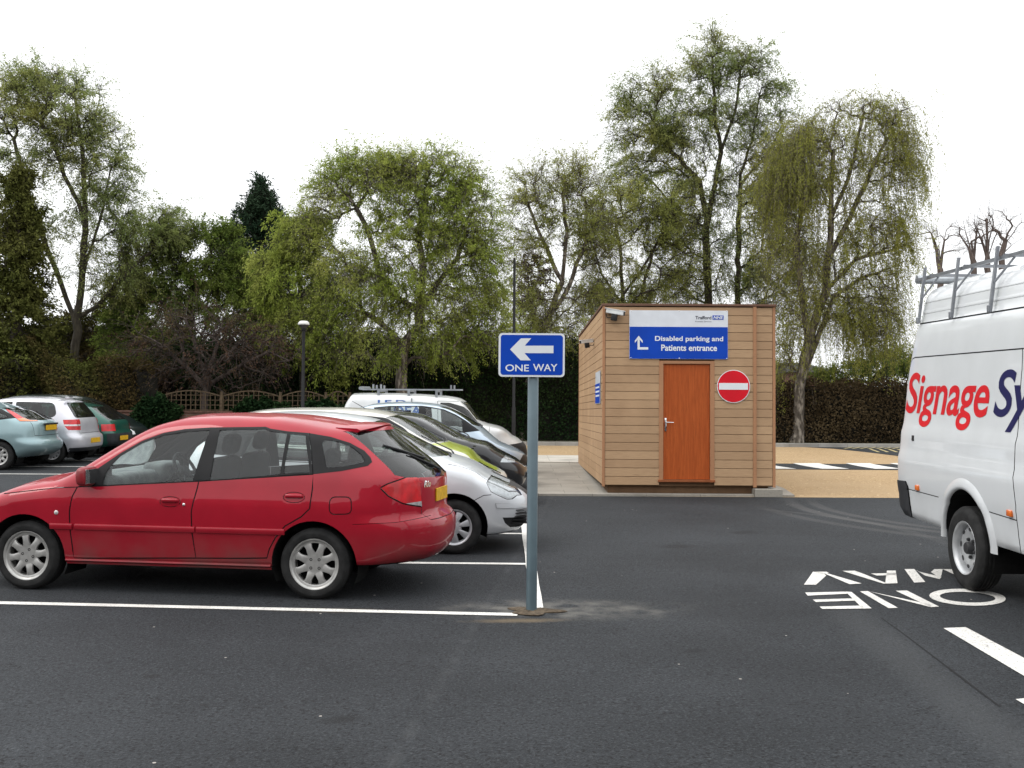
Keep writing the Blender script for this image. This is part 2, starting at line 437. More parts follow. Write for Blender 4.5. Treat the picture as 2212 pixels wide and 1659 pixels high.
# yellow hatching on the far road
mb = MB()
hx = lambda cx, cy: gnd(*zx(cx, cy))
for k in range(9):
    x0 = 830+k*75
    a, b, c, d = hx(x0, 1147), hx(x0+22, 1147), hx(x0-105+16, 1168), hx(x0-105-10, 1168)
    mb.poly([(q[0], q[1], gz(q[1])+0.011) for q in (a, b, c, d)])
for k in range(6):
    x0 = 960+k*85
    a, b, c, d = hx(x0, 1172), hx(x0+24, 1172), hx(x0+24+80, 1200), hx(x0+80-2, 1200)
    mb.poly([(q[0], q[1], gz(q[1])+0.011) for q in (a, b, c, d)])
tag(mb.build('yellow_hatching', M_YLINE), kind='structure')
# paving around the shed
e1, e2 = gnd(1690, 1058), gnd(1714, 1073)
sheet('shed_paving', [(0.4, 17.28), (e2[0], 17.34), (e1[0]+0.02, e1[1]), (4.75, 24.6), (0.4, 24.6)], M_SLAB, 0.035, 0.09)
sheet('pale_step', [(-2.5, 24.604), (4.75, 24.604), (4.75, 27.15), (-2.5, 27.15)], M_KERB, 0.055, 0.12)
# far kerbs in front of the hedges
sheet('far_kerb', [(-4, 32.7), (45, 32.7), (45, 33.0), (-4, 33.0)], M_KERBG, 0.11, 0.14)
sheet('hedge_bed', [(-60, 33.0), (60, 33.0), (60, 60), (-60, 60)], ground_mat(), 0.07)

# painted bay lines
def stripe(name, a, b, wd, mat=M_LINE, h=0.005, wdb=None):
    a = np.array(a[:2]); b = np.array(b[:2]); d = (b-a)/np.linalg.norm(b-a); n = np.array([-d[1], d[0]])
    k = max(2, int(np.linalg.norm(b-a)/0.5)); mb = MB()
    rng = random.Random(len(name)*7+int(abs(a[0])*10))
    P = []
    for i in range(k+1):
        c = a+(b-a)*i/k; e = 0.004
        P.append((c+n*(wd/2+rng.uniform(-e, e)), c-n*(wd/2+rng.uniform(-e, e))))
    for i in range(k):
        q = [P[i][1], P[i+1][1], P[i+1][0], P[i][0]]
        mb.poly([(x, y, gz(y)+h) for x, y in q])
    return tag(mb.build(name, mat), kind='structure')
nL, nR = gnd(0, 1303), gnd(1118, 1328.5)
dn = (nR-nL)/np.linalg.norm(nR-nL)
stripe('bay_line', nL-dn*2.2, nR, 0.10)
stripe('bay_line', gnd(1141, 1219), gnd(1141, 1219)+np.array([-4.9, 0.12, 0]), 0.10)
stripe('bay_line', gnd(1136, 1153.5), gnd(1136, 1153.5)+np.array([-4.9, 0.12, 0]), 0.10)
stripe('bay_line', np.array([0.1, 15.1, 0]), np.array([-4.8, 15.2, 0]), 0.10)
stripe('bay_line', np.array([0.1, 17.5, 0]), np.array([-4.8, 17.6, 0]), 0.10)
stripe('bay_line', np.array([0.1, 19.9, 0]), np.array([-4.8, 20.0, 0]), 0.10)
stripe('bay_end_line', gnd(1161.5, 1316), np.array([0.09, 24.0, 0]), 0.10, h=0.0092)
for y in (20.93, 22.95, 24.9, 27.0):
    stripe('bay_line', np.array([-13.5, y-.05, 0]), np.array([-8.3, y+.03, 0]), 0.1)
# dashed lane line on the right
def quad(name, pts):
    mb = MB(); mb.poly([(q[0], q[1], gz(q[1])+0.005) for q in (gnd(*p) for p in pts)])
    return tag(mb.build(name, M_LINE), kind='structure')
quad('lane_dash', [(2038, 1358), (2086, 1356), (2260, 1448), (2260, 1490)][::-1])
quad('lane_dash', [(2194, 1512), (2230, 1508), (2330, 1560), (2330, 1592)][::-1])

# ONE WAY painted upside down on the road: strokes as quads read off the ground
def letters(name, polys):
    mb = MB()
    for pl in polys:
        P = [gnd(*p) for p in pl]
        if sum((P[i][0]*P[(i+1) % len(P)][1]-P[(i+1) % len(P)][0]*P[i][1]) for i in range(len(P))) < 0: P = P[::-1]
        mb.poly([(q[0], q[1], gz(q[1])+0.005) for q in P])
    return tag(mb.build(name, M_LINE), kind='structure')
q4 = lambda x, y: (1656.2+x*0.6334, 509.6+y*0.6334)
def C4(*a): return [q4(a[i], a[i+1]) for i in range(0, len(a), 2)]
ONE = []
# E
ONE += [C4(269, 1215, 289, 1216, 358, 1272, 328, 1273), C4(131, 1218, 268, 1215, 276, 1222, 140, 1228.5), C4(157, 1242, 297, 1238, 306, 1245.5, 168, 1250.5),
        C4(180, 1266, 327, 1262.5, 328, 1273, 190, 1274)]
# N
ONE += [C4(318, 1214, 345, 1213, 447, 1270, 416, 1271.5), C4(345, 1213, 368, 1218, 560, 1259, 560, 1268), C4(440, 1212, 478, 1211, 588, 1266, 560, 1268)]
# O as a ring
oc = []
for i in range(28):
    a0, a1 = 2*math.pi*i/28, 2*math.pi*(i+1)/28
    def oo(a, s):
        x, y = 685+math.cos(a)*s[0]+math.sin(a)*26*s[2], 1234+math.sin(a)*s[1]
        return q4(x, y)
    o_, i_ = (128, 29, 1.0), (92, 18.5, 0.9)
    ONE.append([oo(a0, i_), oo(a0, o_), oo(a1, o_), oo(a1, i_)])
letters('painted_road_word', ONE)
WAY = []
WAY += [C4(127, 1191, 168, 1191.5, 203, 1160, 190, 1148.5, 158, 1147), C4(158, 1147, 203, 1147, 212, 1150, 190, 1156), C4(190, 1150, 206, 1152, 324, 1187, 283, 1189.5)]      # Y
WAY += [C4(300, 1144, 335, 1143, 445, 1186, 412, 1187.5), C4(258, 1144, 300, 1143.5, 325, 1152, 412, 1187.5, 398, 1187.5), C4(355, 1153, 440, 1151, 443, 1158.5, 376, 1160)]  # A
WAY[-3] = C4(410, 1143, 440, 1143, 446, 1186, 404, 1187.5)
WAY += [C4(470, 1138, 503, 1137.5, 541, 1182, 503, 1184), C4(503, 1137.5, 520, 1147, 596, 1164, 590, 1172, 540, 1160), C4(560, 1148, 572, 1138, 600, 1138, 596, 1158, 590, 1168), C4(600, 1138, 640, 1138, 690, 1164, 660, 1165)]
letters('painted_road_word', WAY)
# soil collar at the foot of the sign post
bm = bmesh.new()
bmesh.ops.create_uvsphere(bm, u_segments=40, v_segments=14, radius=1.0)
rng = random.Random(5)
for v in bm.verts:
    a = math.atan2(v.co.y, v.co.x)
    k = 1+0.25*math.sin(a*3+1)+0.15*math.sin(a*5+2)
    v.co = Vector((v.co.x*0.20*k+0.02, v.co.y*0.15*k, v.co.z*0.014*(1+rng.uniform(-0.4, 0.4))))
soil = from_bm('soil_mound', bm, simple('loose_soil', (0.085, 0.065, 0.045), 0.95, 0, 0.4, 30, bumps=0.8), smooth=True)
soil.location = (POST[0], POST[1], gz(POST[1])+0.004)
tag(soil, 'low ragged mound of brown soil around the foot of the sign post', 'soil mound')
stripe('tarmac_joint', gnd(1905, 1335), gnd(2160, 1527), 0.012, simple('tar_joint', (0.007, 0.007, 0.008), 0.7), 0.003)
# small litter and stones
def pebble(px, py, s, mat, label, name='pebble', flat=0.5):
    bm = bmesh.new(); bmesh.ops.create_icosphere(bm, subdivisions=2, radius=s)
    r_ = random.Random(int(px*7+py))
    for v in bm.verts: v.co = Vector((v.co.x*r_.uniform(0.8, 1.5), v.co.y*r_.uniform(0.7, 1.2), v.co.z*flat))
    o = from_bm(name, bm, mat, smooth=True); g = gnd(px, py); o.location = (g[0], g[1], gz(g[1])+s*flat*0.6); return o
M_STONE = simple('pale_stone', (0.45, 0.42, 0.38), 0.8)

# ------------------------------------------------------------------ shed
def clad_mat(name, a, b):
    m, nt, p = newmat(name)
    g = N(nt, 'NewGeometry')
    c = mixc(nt, g.outputs['Random Per Island'], a, b)
    tc = N(nt, 'TexCoord'); mp = N(nt, 'Mapping'); mp.inputs['Scale'].default_value = (2, 2, 40)
    nt.links.new(tc.outputs['Object'], mp.inputs['Vector'])
    c, _ = noise_mix(nt, c, tuple(x*0.86 for x in a), 3.0, 6, 0.45, 0.75, vec=mp.outputs[0])
    c, _ = noise_mix(nt, c, tuple(x*1.08 for x in b), 1.2, 3, 0.5, 0.8, vec=tc.outputs['Object'])
    nt.links.new(c, p.inputs['Base Color']); p.inputs['Roughness'].default_value = 0.65; p.inputs['Specular IOR Level'].default_value = 0.2
    n = N(nt, 'TexNoise', Scale=6.0, Detail=6); nt.links.new(mp.outputs[0], n.inputs['Vector']); bump(nt, p, n.outputs['Fac'], 0.12, 0.004)
    return m
M_CLAD = clad_mat('timber_effect_cladding', (0.375, 0.237, 0.136), (0.45, 0.295, 0.172))
M_TRIM = clad_mat('cladding_trim', (0.36, 0.18, 0.095), (0.39, 0.20, 0.105))
def door_mat():
    m, nt, p = newmat('orange_brown_wood_door')
    tc = N(nt, 'TexCoord'); mp = N(nt, 'Mapping'); mp.inputs['Scale'].default_value = (26, 26, 1.6)
    nt.links.new(tc.outputs['Object'], mp.inputs['Vector'])
    c, f = noise_mix(nt, (0.33, 0.066, 0.013), (0.41, 0.088, 0.018), 1.5, 8, 0.35, 0.65, vec=mp.outputs[0])
    c, _ = noise_mix(nt, c, (0.21, 0.05, 0.01), 4.5, 8, 0.55, 0.8, vec=mp.outputs[0])
    nt.links.new(c, p.inputs['Base Color']); p.inputs['Roughness'].default_value = 0.5; p.inputs['Specular IOR Level'].default_value = 0.2
    return m
M_DOOR = door_mat()
SX, SY = 1.528, 17.45
SYAW = math.atan2(-0.0605, 7.15)
SB = 0.585                                            # bottom of the cladding
shed = empty('site_cabin', Matrix.Translation((SX, SY, 0)) @ Matrix.Rotation(SYAW, 4, 'Z'),
             'tan timber clad flat roofed cabin with an orange brown door', 'cabin')
SW, SD, ST = 2.90, 7.15, 3.615
def k3(x, y):                                          # crop of the cabin front -> local x and z on the front plane
    q = at((1600+x/2.011)*0.6371, (1000+y/2.011)*0.6371, 17.45); return q[0]-SX, q[2]
D0, D1 = k3(1306, 800)[0], k3(1622, 800)[0]
DT, DB = k3(1460, 472)[1], k3(1460, 1258)[1]
BX = k3(1927, 700)[0]                                 # vertical batten
ROWS = 21; PIT = (ST-0.03-SB)/ROWS
def boards(mb, fn, x0, x1, skip=None):
    for i in range(ROWS):
        z0 = SB+i*PIT; z1 = z0+PIT-0.005
        segs = [(x0, x1)]
        if skip:
            (a, b, zt) = skip
            if z0 < zt:
                if z1 > zt+0.02:
                    segs = [(x0, a), (b, x1)]
                else: segs = [(x0, a), (b, x1)]
        for (a, b) in segs:
            if b-a < 0.02: continue
            P = [fn(a, 0.0, z0), fn(b, 0.0, z0), fn(b, -0.006, z0+0.005), fn(a, -0.006, z0+0.005)]
            n = len(mb.v)
            # bevelled board: back, front face standing proud, small chamfers
            pts = []
            for (dz, o) in ((0.0, 0.008), (0.003, 0.0), (z1-z0-0.003, 0.0), (z1-z0, 0.008)):
                pts += [fn(a, o, z0+dz), fn(b, o, z0+dz)]
            mb.v += pts
            for r in range(3): mb.face((n+2*r, n+2*r+1, n+2*r+3, n+2*r+2))
fz = DT+0.055
mb = MB()
front = lambda a, o, z: (a, o, z)
boards(mb, front, 0.045, BX-0.03, (D0-0.075, D1+0.075, fz))
wf = mb.build('front_wall', [M_CLAD], shed)
mb = MB()
for i in range(ROWS):
    if i < 0: continue
boards(mb, lambda a, o, z: (a, o+0.02, z), BX+0.03, SW-0.045)
mb.build('front_wall', [M_CLAD], shed)
mb = MB(); boards(mb, lambda a, o, z: (o, SD-a, z), 0.045, SD-0.045)
mb.build('side_wall', [M_CLAD], shed)
mb = MB(); boards(mb, lambda a, o, z: (SW-o, a, z), 0.045, SD-0.045); boards(mb, lambda a, o, z: (SW-a, SD-o, z), 0.045, SW-0.045)
mb.build('side_wall', [M_CLAD], shed)
mb = MB()                                             # dark structure behind the board gaps, and the base
mb.box(0.02, SW-0.02, 0.045, SD-0.02, SB-0.02, ST-0.05)
mb.box(0.10, SW-0.10, 0.10, SD-0.1, 0.42, SB-0.02)
mb.build('core', simple('dark_gap', (0.13, 0.075, 0.042), 0.9), shed)
for (x0, x1, y0, y1) in ((-0.006, 0.04, -0.006, 0.04), (SW-0.04, SW+0.006, 0.012, 0.06), (-0.006, 0.04, SD-0.04, SD+0.006), (SW-0.04, SW+0.006, SD-0.04, SD+0.006), (BX-0.028, BX+0.028, -0.014, 0.03)):
    mb = MB(); mb.cbox(x0, x1, y0, y1, SB-0.03, ST-0.022, 0.004); mb.build('corner_trim', M_TRIM, shed)
mb = MB(); mb.cbox(-0.02, SW+0.015, -0.02, SD+0.02, ST-0.02, ST+0.02, 0.006)
mb.build('roof', simple('dark_roof_edge', (0.14, 0.075, 0.05), 0.7), shed)
mb = MB()                                             # door frame
mb.cbox(D0-0.075, D0-0.004, -0.012, 0.04, DB-0.05, fz, 0.004); mb.cbox(D1+0.004, D1+0.075, -0.012, 0.04, DB-0.05, fz, 0.004)
mb.cbox(D0-0.004, D1+0.004, -0.012, 0.04, DT+0.004, fz, 0.004)
df = mb.build('door_frame', M_TRIM, shed)
mb = MB(); mb.cbox(D0, D1, 0.02, 0.05, DB, DT, 0.004); door = mb.build('door', M_DOOR, shed)
mb = MB(); mb.cbox(D0-0.09, D1+0.085, -0.03, 0.05, DB-0.045, DB-0.004, 0.006); mb.build('threshold', simple('threshold_wood', (0.25, 0.08, 0.03), 0.5), shed)
hx0, hz0 = k3(1321, 888)
mb = MB(); mb.cbox(hx0-0.016, hx0+0.016, 0.008, 0.019, hz0-0.1, hz0+0.12, 0.004)
mb.tube([(hx0, 0.01, hz0+0.05), (hx0, -0.035, hz0+0.05), (hx0+0.01, -0.042, hz0+0.05), (hx0+0.13, -0.042, hz0+0.045)], 0.009, 10)
mb.build('handle', M_CHROME, door, angle=35)
# block under the right corner
mb = MB(); bx0, bx1 = k3(1915, 1300)[0], k3(2092, 1300)[0]
mb.cbox(bx0, bx1+0.03, -0.13, 0.5, 0.40, 0.535, 0.01)
mb.build('concrete_plinth', M_SLAB, shed)

# direction sign on the cabin
g0, g1 = k3(1073, 105), k3(1743, 440)
sg = empty('direction_sign', shed.matrix_world @ Matrix.Translation((0, 0, 0)), 'large blue and white direction board above the cabin door', 'sign')
zs_ = k3(1400, 219)[1]
mb = MB(); mb.cbox(g0[0], g1[0], -0.020, -0.016+0.014, g1[1], g0[1], 0.0015); mb.build('board', simple('sign_board_white', (0.66, 0.68, 0.72), 0.45, 0, 0.04), sg)
mb = MB(); mb.box(g0[0]+0.004, g1[0]-0.004, -0.0225, -0.0195, g1[1]+0.004, zs_); mb.build('blue_panel', M_BLUE_SIGN, sg)
def on_front(mb, P, Fc, yy):
    n = len(mb.v); mb.v += [(x, yy, z) for x, z in P]
    for f in Fc: mb.face([n+i for i in f])
def tbox(s, a, b, **kw):                               # crop corners -> fitted text
    (x0, z1), (x1, z0) = k3(*a), k3(*b); return fit_text(s, x0, x1, z0, z1, **kw)
mb = MB()
on_front(mb, *tbox('Disabled parking and', (1247, 281), (1710, 327), bold=0.022), -0.0245)
on_front(mb, *tbox('Patients entrance', (1289, 339), (1668, 384), bold=0.022), -0.0245)
ar = [(1110, 312), (1136, 279), (1163, 312), (1163, 328), (1143, 306), (1143, 357), (1201, 357), (1201, 373), (1128, 373), (1128, 306), (1110, 328)]
P = [k3(*p) for p in ar]; n = len(mb.v)
mb.v += [(x, -0.0245, z) for x, z in P]
for f in ((0, 1, 9, 10), (1, 2, 3, 4), (1, 4, 9), (9, 4, 5, 8), (5, 6, 7, 8)): mb.face([n+i for i in f])
mb.build('lettering', M_WHITE_SIGN, sg)
mb = MB(); on_front(mb, *tbox('Trafford', (1521, 145), (1630, 168), bold=0.02), -0.0235); on_front(mb, *tbox('Provider Services', (1521, 178), (1630, 187)), -0.0235)
mb.build('lettering', simple('dark_ink', (0.03, 0.032, 0.05), 0.5), sg)
(a0, b1), (a1, b0) = k3(1638, 141), k3(1713, 170)
mb = MB(); mb.box(a0, a1, -0.0235, -0.0202, b0, b1); lb = mb.build('logo_box', M_BLUE_SIGN, sg)
mb = MB(); on_front(mb, *tbox('NHS', (1643, 145), (1708, 166), bold=0.03, shear=0.25), -0.025); mb.build('lettering', M_WHITE_SIGN, lb)
for (x, y) in ((1084, 430), (1411, 433), (1735, 434), (1084, 113), (1411, 113), (1733, 113)):
    mb = MB(); q = k3(x, y); mb.lathe([(0.0, 0.006), (0.006, 0.004), (0.009, 0.0)], 10, Matrix.Translation((q[0], -0.0225, q[1])) @ Matrix.Rotation(rad(90), 4, 'X')); mb.build('screw', M_CHROME, sg, smooth=True)
# no entry sign
ne = empty('no_entry_sign', shed.matrix_world.copy(), 'round red no entry sign with a white bar, right of the cabin door', 'sign')
cx_, cz_ = k3(1781, 624); R_ = 0.278
mb = MB(); MX = Matrix.Translation((cx_, -0.014, cz_)) @ Matrix.Rotation(rad(90), 4, 'X')
mb.lathe([(0, 0.0), (R_, 0.0), (R_, 0.006), (0, 0.006)], 64, MX); mb.build('plate', M_WHITE_SIGN, ne)
mb = MB(); mb.lathe([(0, 0.0085), (R_-0.012, 0.0085), (R_-0.012, 0.0055)], 64, MX); mb.build('red_disc', M_RED_SIGN, ne)
(x0, z1), (x1, z0) = k3(1682, 601), k3(1879, 647)
mb = MB(); mb.cbox(x0, x1, -0.0245, -0.0215, z0, z1, 0.001); mb.build('white_bar', M_WHITE_SIGN, ne)
# cameras
def camera_unit(M, label, s=1.0):
    e = empty('security_camera', M, label, 'security camera', 'security cameras on the cabin')
    mb = MB(); mb.cbox(-0.16*s, 0.16*s, -0.045*s, 0.045*s, -0.035*s, 0.04*s, 0.012*s); mb.cbox(-0.19*s, 0.17*s, -0.052*s, 0.052*s, 0.036*s, 0.05*s, 0.004*s)
    mb.build('housing', simple('white_camera_shell', (0.62, 0.63, 0.63), 0.4), e)
    mb = MB(); mb.cbox(0.158*s, 0.172*s, -0.04*s, 0.04*s, -0.032*s, 0.034*s, 0.006*s); mb.build('lens_window', M_BLACK, e)
    mb = MB(); mb.cbox(-0.05*s, 0.05*s, -0.04*s, 0.04*s, -0.15*s, -0.033*s, 0.01*s)
    mb.tube([(-0.04*s, 0, -0.1*s), (-0.14*s, 0.03*s, -0.11*s), (-0.17*s, 0.05*s, -0.05*s), (-0.15*s, 0.06*s, 0.0)], 0.008*s, 6); mb.build('bracket', M_BLACK, e, angle=35)
    return e
q = k3(974, 122)
camera_unit(shed.matrix_world @ Matrix.Translation((q[0], -0.09, q[1])) @ Matrix.Rotation(rad(-18), 4, 'Z') @ Matrix.Rotation(rad(11), 4, 'Y') @ Matrix.Scale(0.95, 4),
            'white security camera at the top left of the cabin front')
def on_side(px, py):                                  # point on the long left wall of the cabin
    d = ray(px, py); Mi = shed.matrix_world.inverted(); c = Mi @ Vector(EYE); dd = Mi.to_3x3() @ Vector(d)
    t = (0-c.x)/dd.x; return c+dd*t
kk = lambda x, y: ((1600+x/2.011)*0.6371, (1000+y/2.011)*0.6371)
q = on_side(*kk(833, 318))
camera_unit(shed.matrix_world @ Matrix.Translation((-0.14, q.y, q.z)) @ Matrix.Rotation(rad(-160), 4, 'Z') @ Matrix.Rotation(rad(8), 4, 'Y') @ Matrix.Scale(0.8, 4), 'small white security camera on the long side wall of the cabin')
# blue notice on the side wall, seen edge on
a, b = on_side(*kk(850, 515)), on_side(*kk(880, 740))
nb = empty('wall_notice', shed.matrix_world.copy(), 'tall blue and white notice on the long side wall of the cabin', 'notice')
zt_, zb_ = on_side(*kk(880, 515)).z, b.z
zt_ = min(zt_, a.z+0.05)
mb = MB(); mb.cbox(-0.02, -0.008, b.y, a.y, zb_, zt_, 0.002); mb.build('board', simple('notice_white', (0.5, 0.52, 0.55), 0.4), nb)
mb = MB(); mb.box(-0.0235, -0.0195, b.y+0.006, a.y-0.006, zb_+0.01, zb_+(zt_-zb_)*0.62); mb.build('blue_panel', M_BLUE_SIGN, nb)
mb = MB()
for k in range(3):
    z = zb_+(zt_-zb_)*(0.22+0.13*k); mb.box(-0.0255, -0.0235, b.y+0.1, a.y-0.12, z, z+0.03)
mb.build('text_line', M_WHITE_SIGN, nb)

# ------------------------------------------------------------------ one way sign on its post
pz = gz(POST[1]); PY = POST[1]
sgn = empty('one_way_sign', Matrix.Translation((POST[0], PY, pz)) @ Matrix.Rotation(rad(0.1), 4, 'Y'), 'blue one way sign with a white left arrow on a grey post', 'sign')
kp = lambda x, y: (at((1600+x/2.011)*0.6371, (1000+y/2.011)*0.6371, PY-0.06)[0]-POST[0], at((1600+x/2.011)*0.6371, (1000+y/2.011)*0.6371, PY-0.06)[2]-pz)
r_ = 0.0432
(x0, z1), (x1, z0) = kp(180, 260), kp(629, 560)
mb = MB(); mb.lathe([(0, z1-0.03), (r_-0.004, z1-0.03), (r_, z1-0.035), (r_, -0.2), (0, -0.2)], 32)
mb.build('post', simple('grey_painted_post', (0.085, 0.125, 0.145), 0.42, 0.15, 0.1, 5), sgn, angle=40)
def rrect(x0, x1, z0, z1, r, k=8):
    P = []
    for (cx, cz, a0) in ((x1-r, z1-r, 0), (x0+r, z1-r, 90), (x0+r, z0+r, 180), (x1-r, z0+r, 270)):
        for i in range(k+1):
            a = rad(a0+90*i/k); P.append((cx+r*math.cos(a), cz+r*math.sin(a)))
    return P
mb = MB(); mb.prism(rrect(x0, x1, z0, z1, 0.03), 0.003, 1, -0.06); mb.build('plate', M_WHITE_SIGN, sgn)
mb = MB(); mb.prism(rrect(x0-0.002, x1+0.002, z0-0.002, z1+0.002, 0.031), 0.003, 1, -0.0569); mb.build('backing', simple('grey_backing', (0.12, 0.13, 0.14), 0.5), sgn)
(a0, b1), (a1, b0) = kp(194, 272), kp(616, 547)
mb = MB(); mb.prism(rrect(a0, a1, b0, b1, 0.022), 0.002, 1, -0.0618); mb.build('blue_panel', M_BLUE_SIGN, sgn)
mb = MB(); ar = [(257, 371), (332, 296), (401, 296), (358, 346), (553, 346), (553, 397), (356, 397), (399, 446), (328, 446)]
P = [kp(*p) for p in ar]; n = len(mb.v); mb.v += [(x, -0.0632, z) for x, z in P]
for f in ((0, 1, 2, 3, 6, 7, 8), (3, 4, 5, 6)): mb.face([n+i for i in f])
mb.build('arrow', M_WHITE_SIGN, sgn)
(t0, tz1), (t1, tz0) = kp(226, 474), kp(386, 522)
mb = MB(); on_front(mb, *fit_text('ONE', t0, t1, tz0, tz1, bold=0.012), -0.0632)
(t0, tz1), (t1, tz0) = kp(414, 470), kp(580, 520)
on_front(mb, *fit_text('WAY', t0, t1, tz0, tz1, bold=0.012), -0.0632)
mb.build('lettering', M_WHITE_SIGN, sgn)
for z in (z1-0.08, z0+0.07):
    mb = MB()
    mb.lathe([(r_+0.001, -0.015), (r_+0.003, -0.015), (r_+0.003, 0.015), (r_+0.001, 0.015)], 24, Matrix.Translation((0, 0, z)))
    mb.box(-0.02, 0.02, -0.0565, -0.04, z-0.015, z+0.015)
    mb.build('clip', M_STEEL, sgn)
# ------------------------------------------------------------------ vehicles
def car_paint(name, col, metal=0.0, rough=0.35, coat=0.6, dirt=0.35, flake=0.06, top=0.75):
    m, nt, p = newmat(name)
    tc = N(nt, 'TexCoord'); obj = tc.outputs['Object']
    c, _ = noise_mix(nt, tuple(x*(1-flake) for x in col), tuple(min(1, x*(1+flake)) for x in col), 3.0, 4, vec=obj)
    sp = N(nt, 'SeparateXYZ'); nt.links.new(obj, sp.inputs[0])
    hz = N(nt, 'MapRange'); hz.inputs['From Min'].default_value = top; hz.inputs['From Max'].default_value = 0.2
    nt.links.new(sp.outputs['Z'], hz.inputs['Value'])
    dn = N(nt, 'TexNoise', Scale=3.0, Detail=7); nt.links.new(obj, dn.inputs['Vector'])
    dm = N(nt, 'MapRange'); dm.inputs['From Min'].default_value = 0.3; dm.inputs['From Max'].default_value = 0.68
    nt.links.new(dn.outputs['Fac'], dm.inputs['Value'])
    fac = mth(nt, 'MULTIPLY', mth(nt, 'MULTIPLY', hz.outputs[0], dm.outputs[0]), dirt)
    c = mixc(nt, fac, c, (0.075, 0.068, 0.06))
    g = N(nt, 'NewGeometry')
    c = mixc(nt, g.outputs['Backfacing'], c, (0.06, 0.06, 0.062))     # headlining and trim inside
    nt.links.new(c, p.inputs['Base Color'])
    p.inputs['Metallic'].default_value = metal; p.inputs['Roughness'].default_value = rough
    ct = mth(nt, 'SUBTRACT', coat, mth(nt, 'MULTIPLY', fac, 0.8)); ct2 = mth(nt, 'MAXIMUM', ct, 0.0)
    nt.links.new(ct2, p.inputs['Coat Weight'])
    p.inputs['Coat Roughness'].default_value = 0.025; p.inputs['Specular IOR Level'].default_value = 0.12
    return m
def glass_mat(name, tint, k=1.0):
    m = bpy.data.materials.new(name); m.use_nodes = True; nt = m.node_tree
    for n in list(nt.nodes): nt.nodes.remove(n)
    o = N(nt, 'OutputMaterial'); tr = N(nt, 'BsdfTransparent'); tr.inputs['Color'].default_value = rgb(tint)
    gl = N(nt, 'BsdfGlossy'); gl.inputs['Roughness'].default_value = 0.02; gl.inputs['Color'].default_value = rgb((k, k, k))
    fr = N(nt, 'Fresnel', IOR=1.5); mx = N(nt, 'MixShader')
    tc = N(nt, 'TexCoord'); n = N(nt, 'TexNoise', Scale=7.0, Detail=6); nt.links.new(tc.outputs['Object'], n.inputs['Vector'])
    df = N(nt, 'BsdfDiffuse'); df.inputs['Color'].default_value = rgb((0.3, 0.31, 0.3)); m2 = N(nt, 'MixShader')
    dmr = N(nt, 'MapRange'); dmr.inputs['From Min'].default_value = 0.3; dmr.inputs['From Max'].default_value = 0.8
    dmr.inputs['To Min'].default_value = 0.006; dmr.inputs['To Max'].default_value = 0.035
    nt.links.new(n.outputs['Fac'], dmr.inputs['Value'])
    nt.links.new(fr.outputs[0], mx.inputs[0]); nt.links.new(tr.outputs[0], mx.inputs[1]); nt.links.new(gl.outputs[0], mx.inputs[2])
    m2.inputs[0].default_value = 0.015; nt.links.new(mx.outputs[0], m2.inputs[1]); nt.links.new(df.outputs[0], m2.inputs[2])
    nt.links.new(m2.outputs[0], o.inputs[0])
    return m
M_GLASS = glass_mat('car_glass', (0.86, 0.92, 0.91))
M_GLASSD = glass_mat('dark_car_glass', (0.3, 0.34, 0.33))
M_LENS = glass_mat('clear_lens', (0.88, 0.9, 0.9))
M_REDLAMP = simple('red_lamp_lens', (0.50, 0.003, 0.008), 0.3, 0, 0.25, 9, coat=0.3)
M_CLEARLAMP = simple('clear_lamp_lens', (0.5, 0.48, 0.48), 0.15, 0.3, 0.2, 30, coat=1.0)
M_AMBER = simple('amber_lens', (0.62, 0.13, 0.012), 0.2, 0, 0.1, 9, coat=1.0)
M_REFL = simple('lamp_reflector', (0.82, 0.83, 0.85), 0.3, 0.35, 0.1, 25)
M_ALLOY = simple('alloy_wheel', (0.42, 0.415, 0.40), 0.38, 0.6, 0.12, 16)
M_HUBCAP = simple('silver_hubcap', (0.42, 0.43, 0.45), 0.42, 0.5, 0.1, 9)
M_INT = simple('grey_car_trim', (0.30, 0.32, 0.325), 0.75, 0, 0.2, 9)
M_SEAT = simple('dark_seat_cloth', (0.03, 0.032, 0.035), 0.9, 0, 0.3, 25)
M_PLATE_Y = simple('yellow_plate', (0.62, 0.36, 0.02), 0.4, 0, 0.15, 25)
M_PLATE_W = simple('white_plate', (0.65, 0.65, 0.62), 0.4, 0, 0.05)
M_SEAM = simple('seal_rubber', (0.012, 0.012, 0.013), 0.6)
M_GREYPL = simple('grey_bumper_plastic', (0.03, 0.032, 0.036), 0.6, 0, 0.2, 8)

def pchip(xs, ys):
    xs = np.array(xs, float); ys = np.array(ys, float)
    h = np.diff(xs); d = np.diff(ys)/h; m = np.zeros(len(xs))
    m[0] = d[0]; m[-1] = d[-1]
    for i in range(1, len(xs)-1):
        if d[i-1]*d[i] > 0:
            w1, w2 = 2*h[i]+h[i-1], h[i]+2*h[i-1]; m[i] = (w1+w2)/(w1/d[i-1]+w2/d[i])
    def f(x):
        x = np.clip(np.asarray(x, float), xs[0], xs[-1])
        i = np.clip(np.searchsorted(xs, x)-1, 0, len(xs)-2); t = (x-xs[i])/h[i]
        return ((1+2*t)*(1-t)**2*ys[i]+t*(1-t)**2*h[i]*m[i]+t*t*(3-2*t)*ys[i+1]+t*t*(t-1)*h[i]*m[i+1])
    return f
def curve(pts):
    p = sorted(pts); return pchip([a for a, b in p], [b for a, b in p])
def smooth01(t):
    t = np.clip(t, 0, 1); return t*t*(3-2*t)
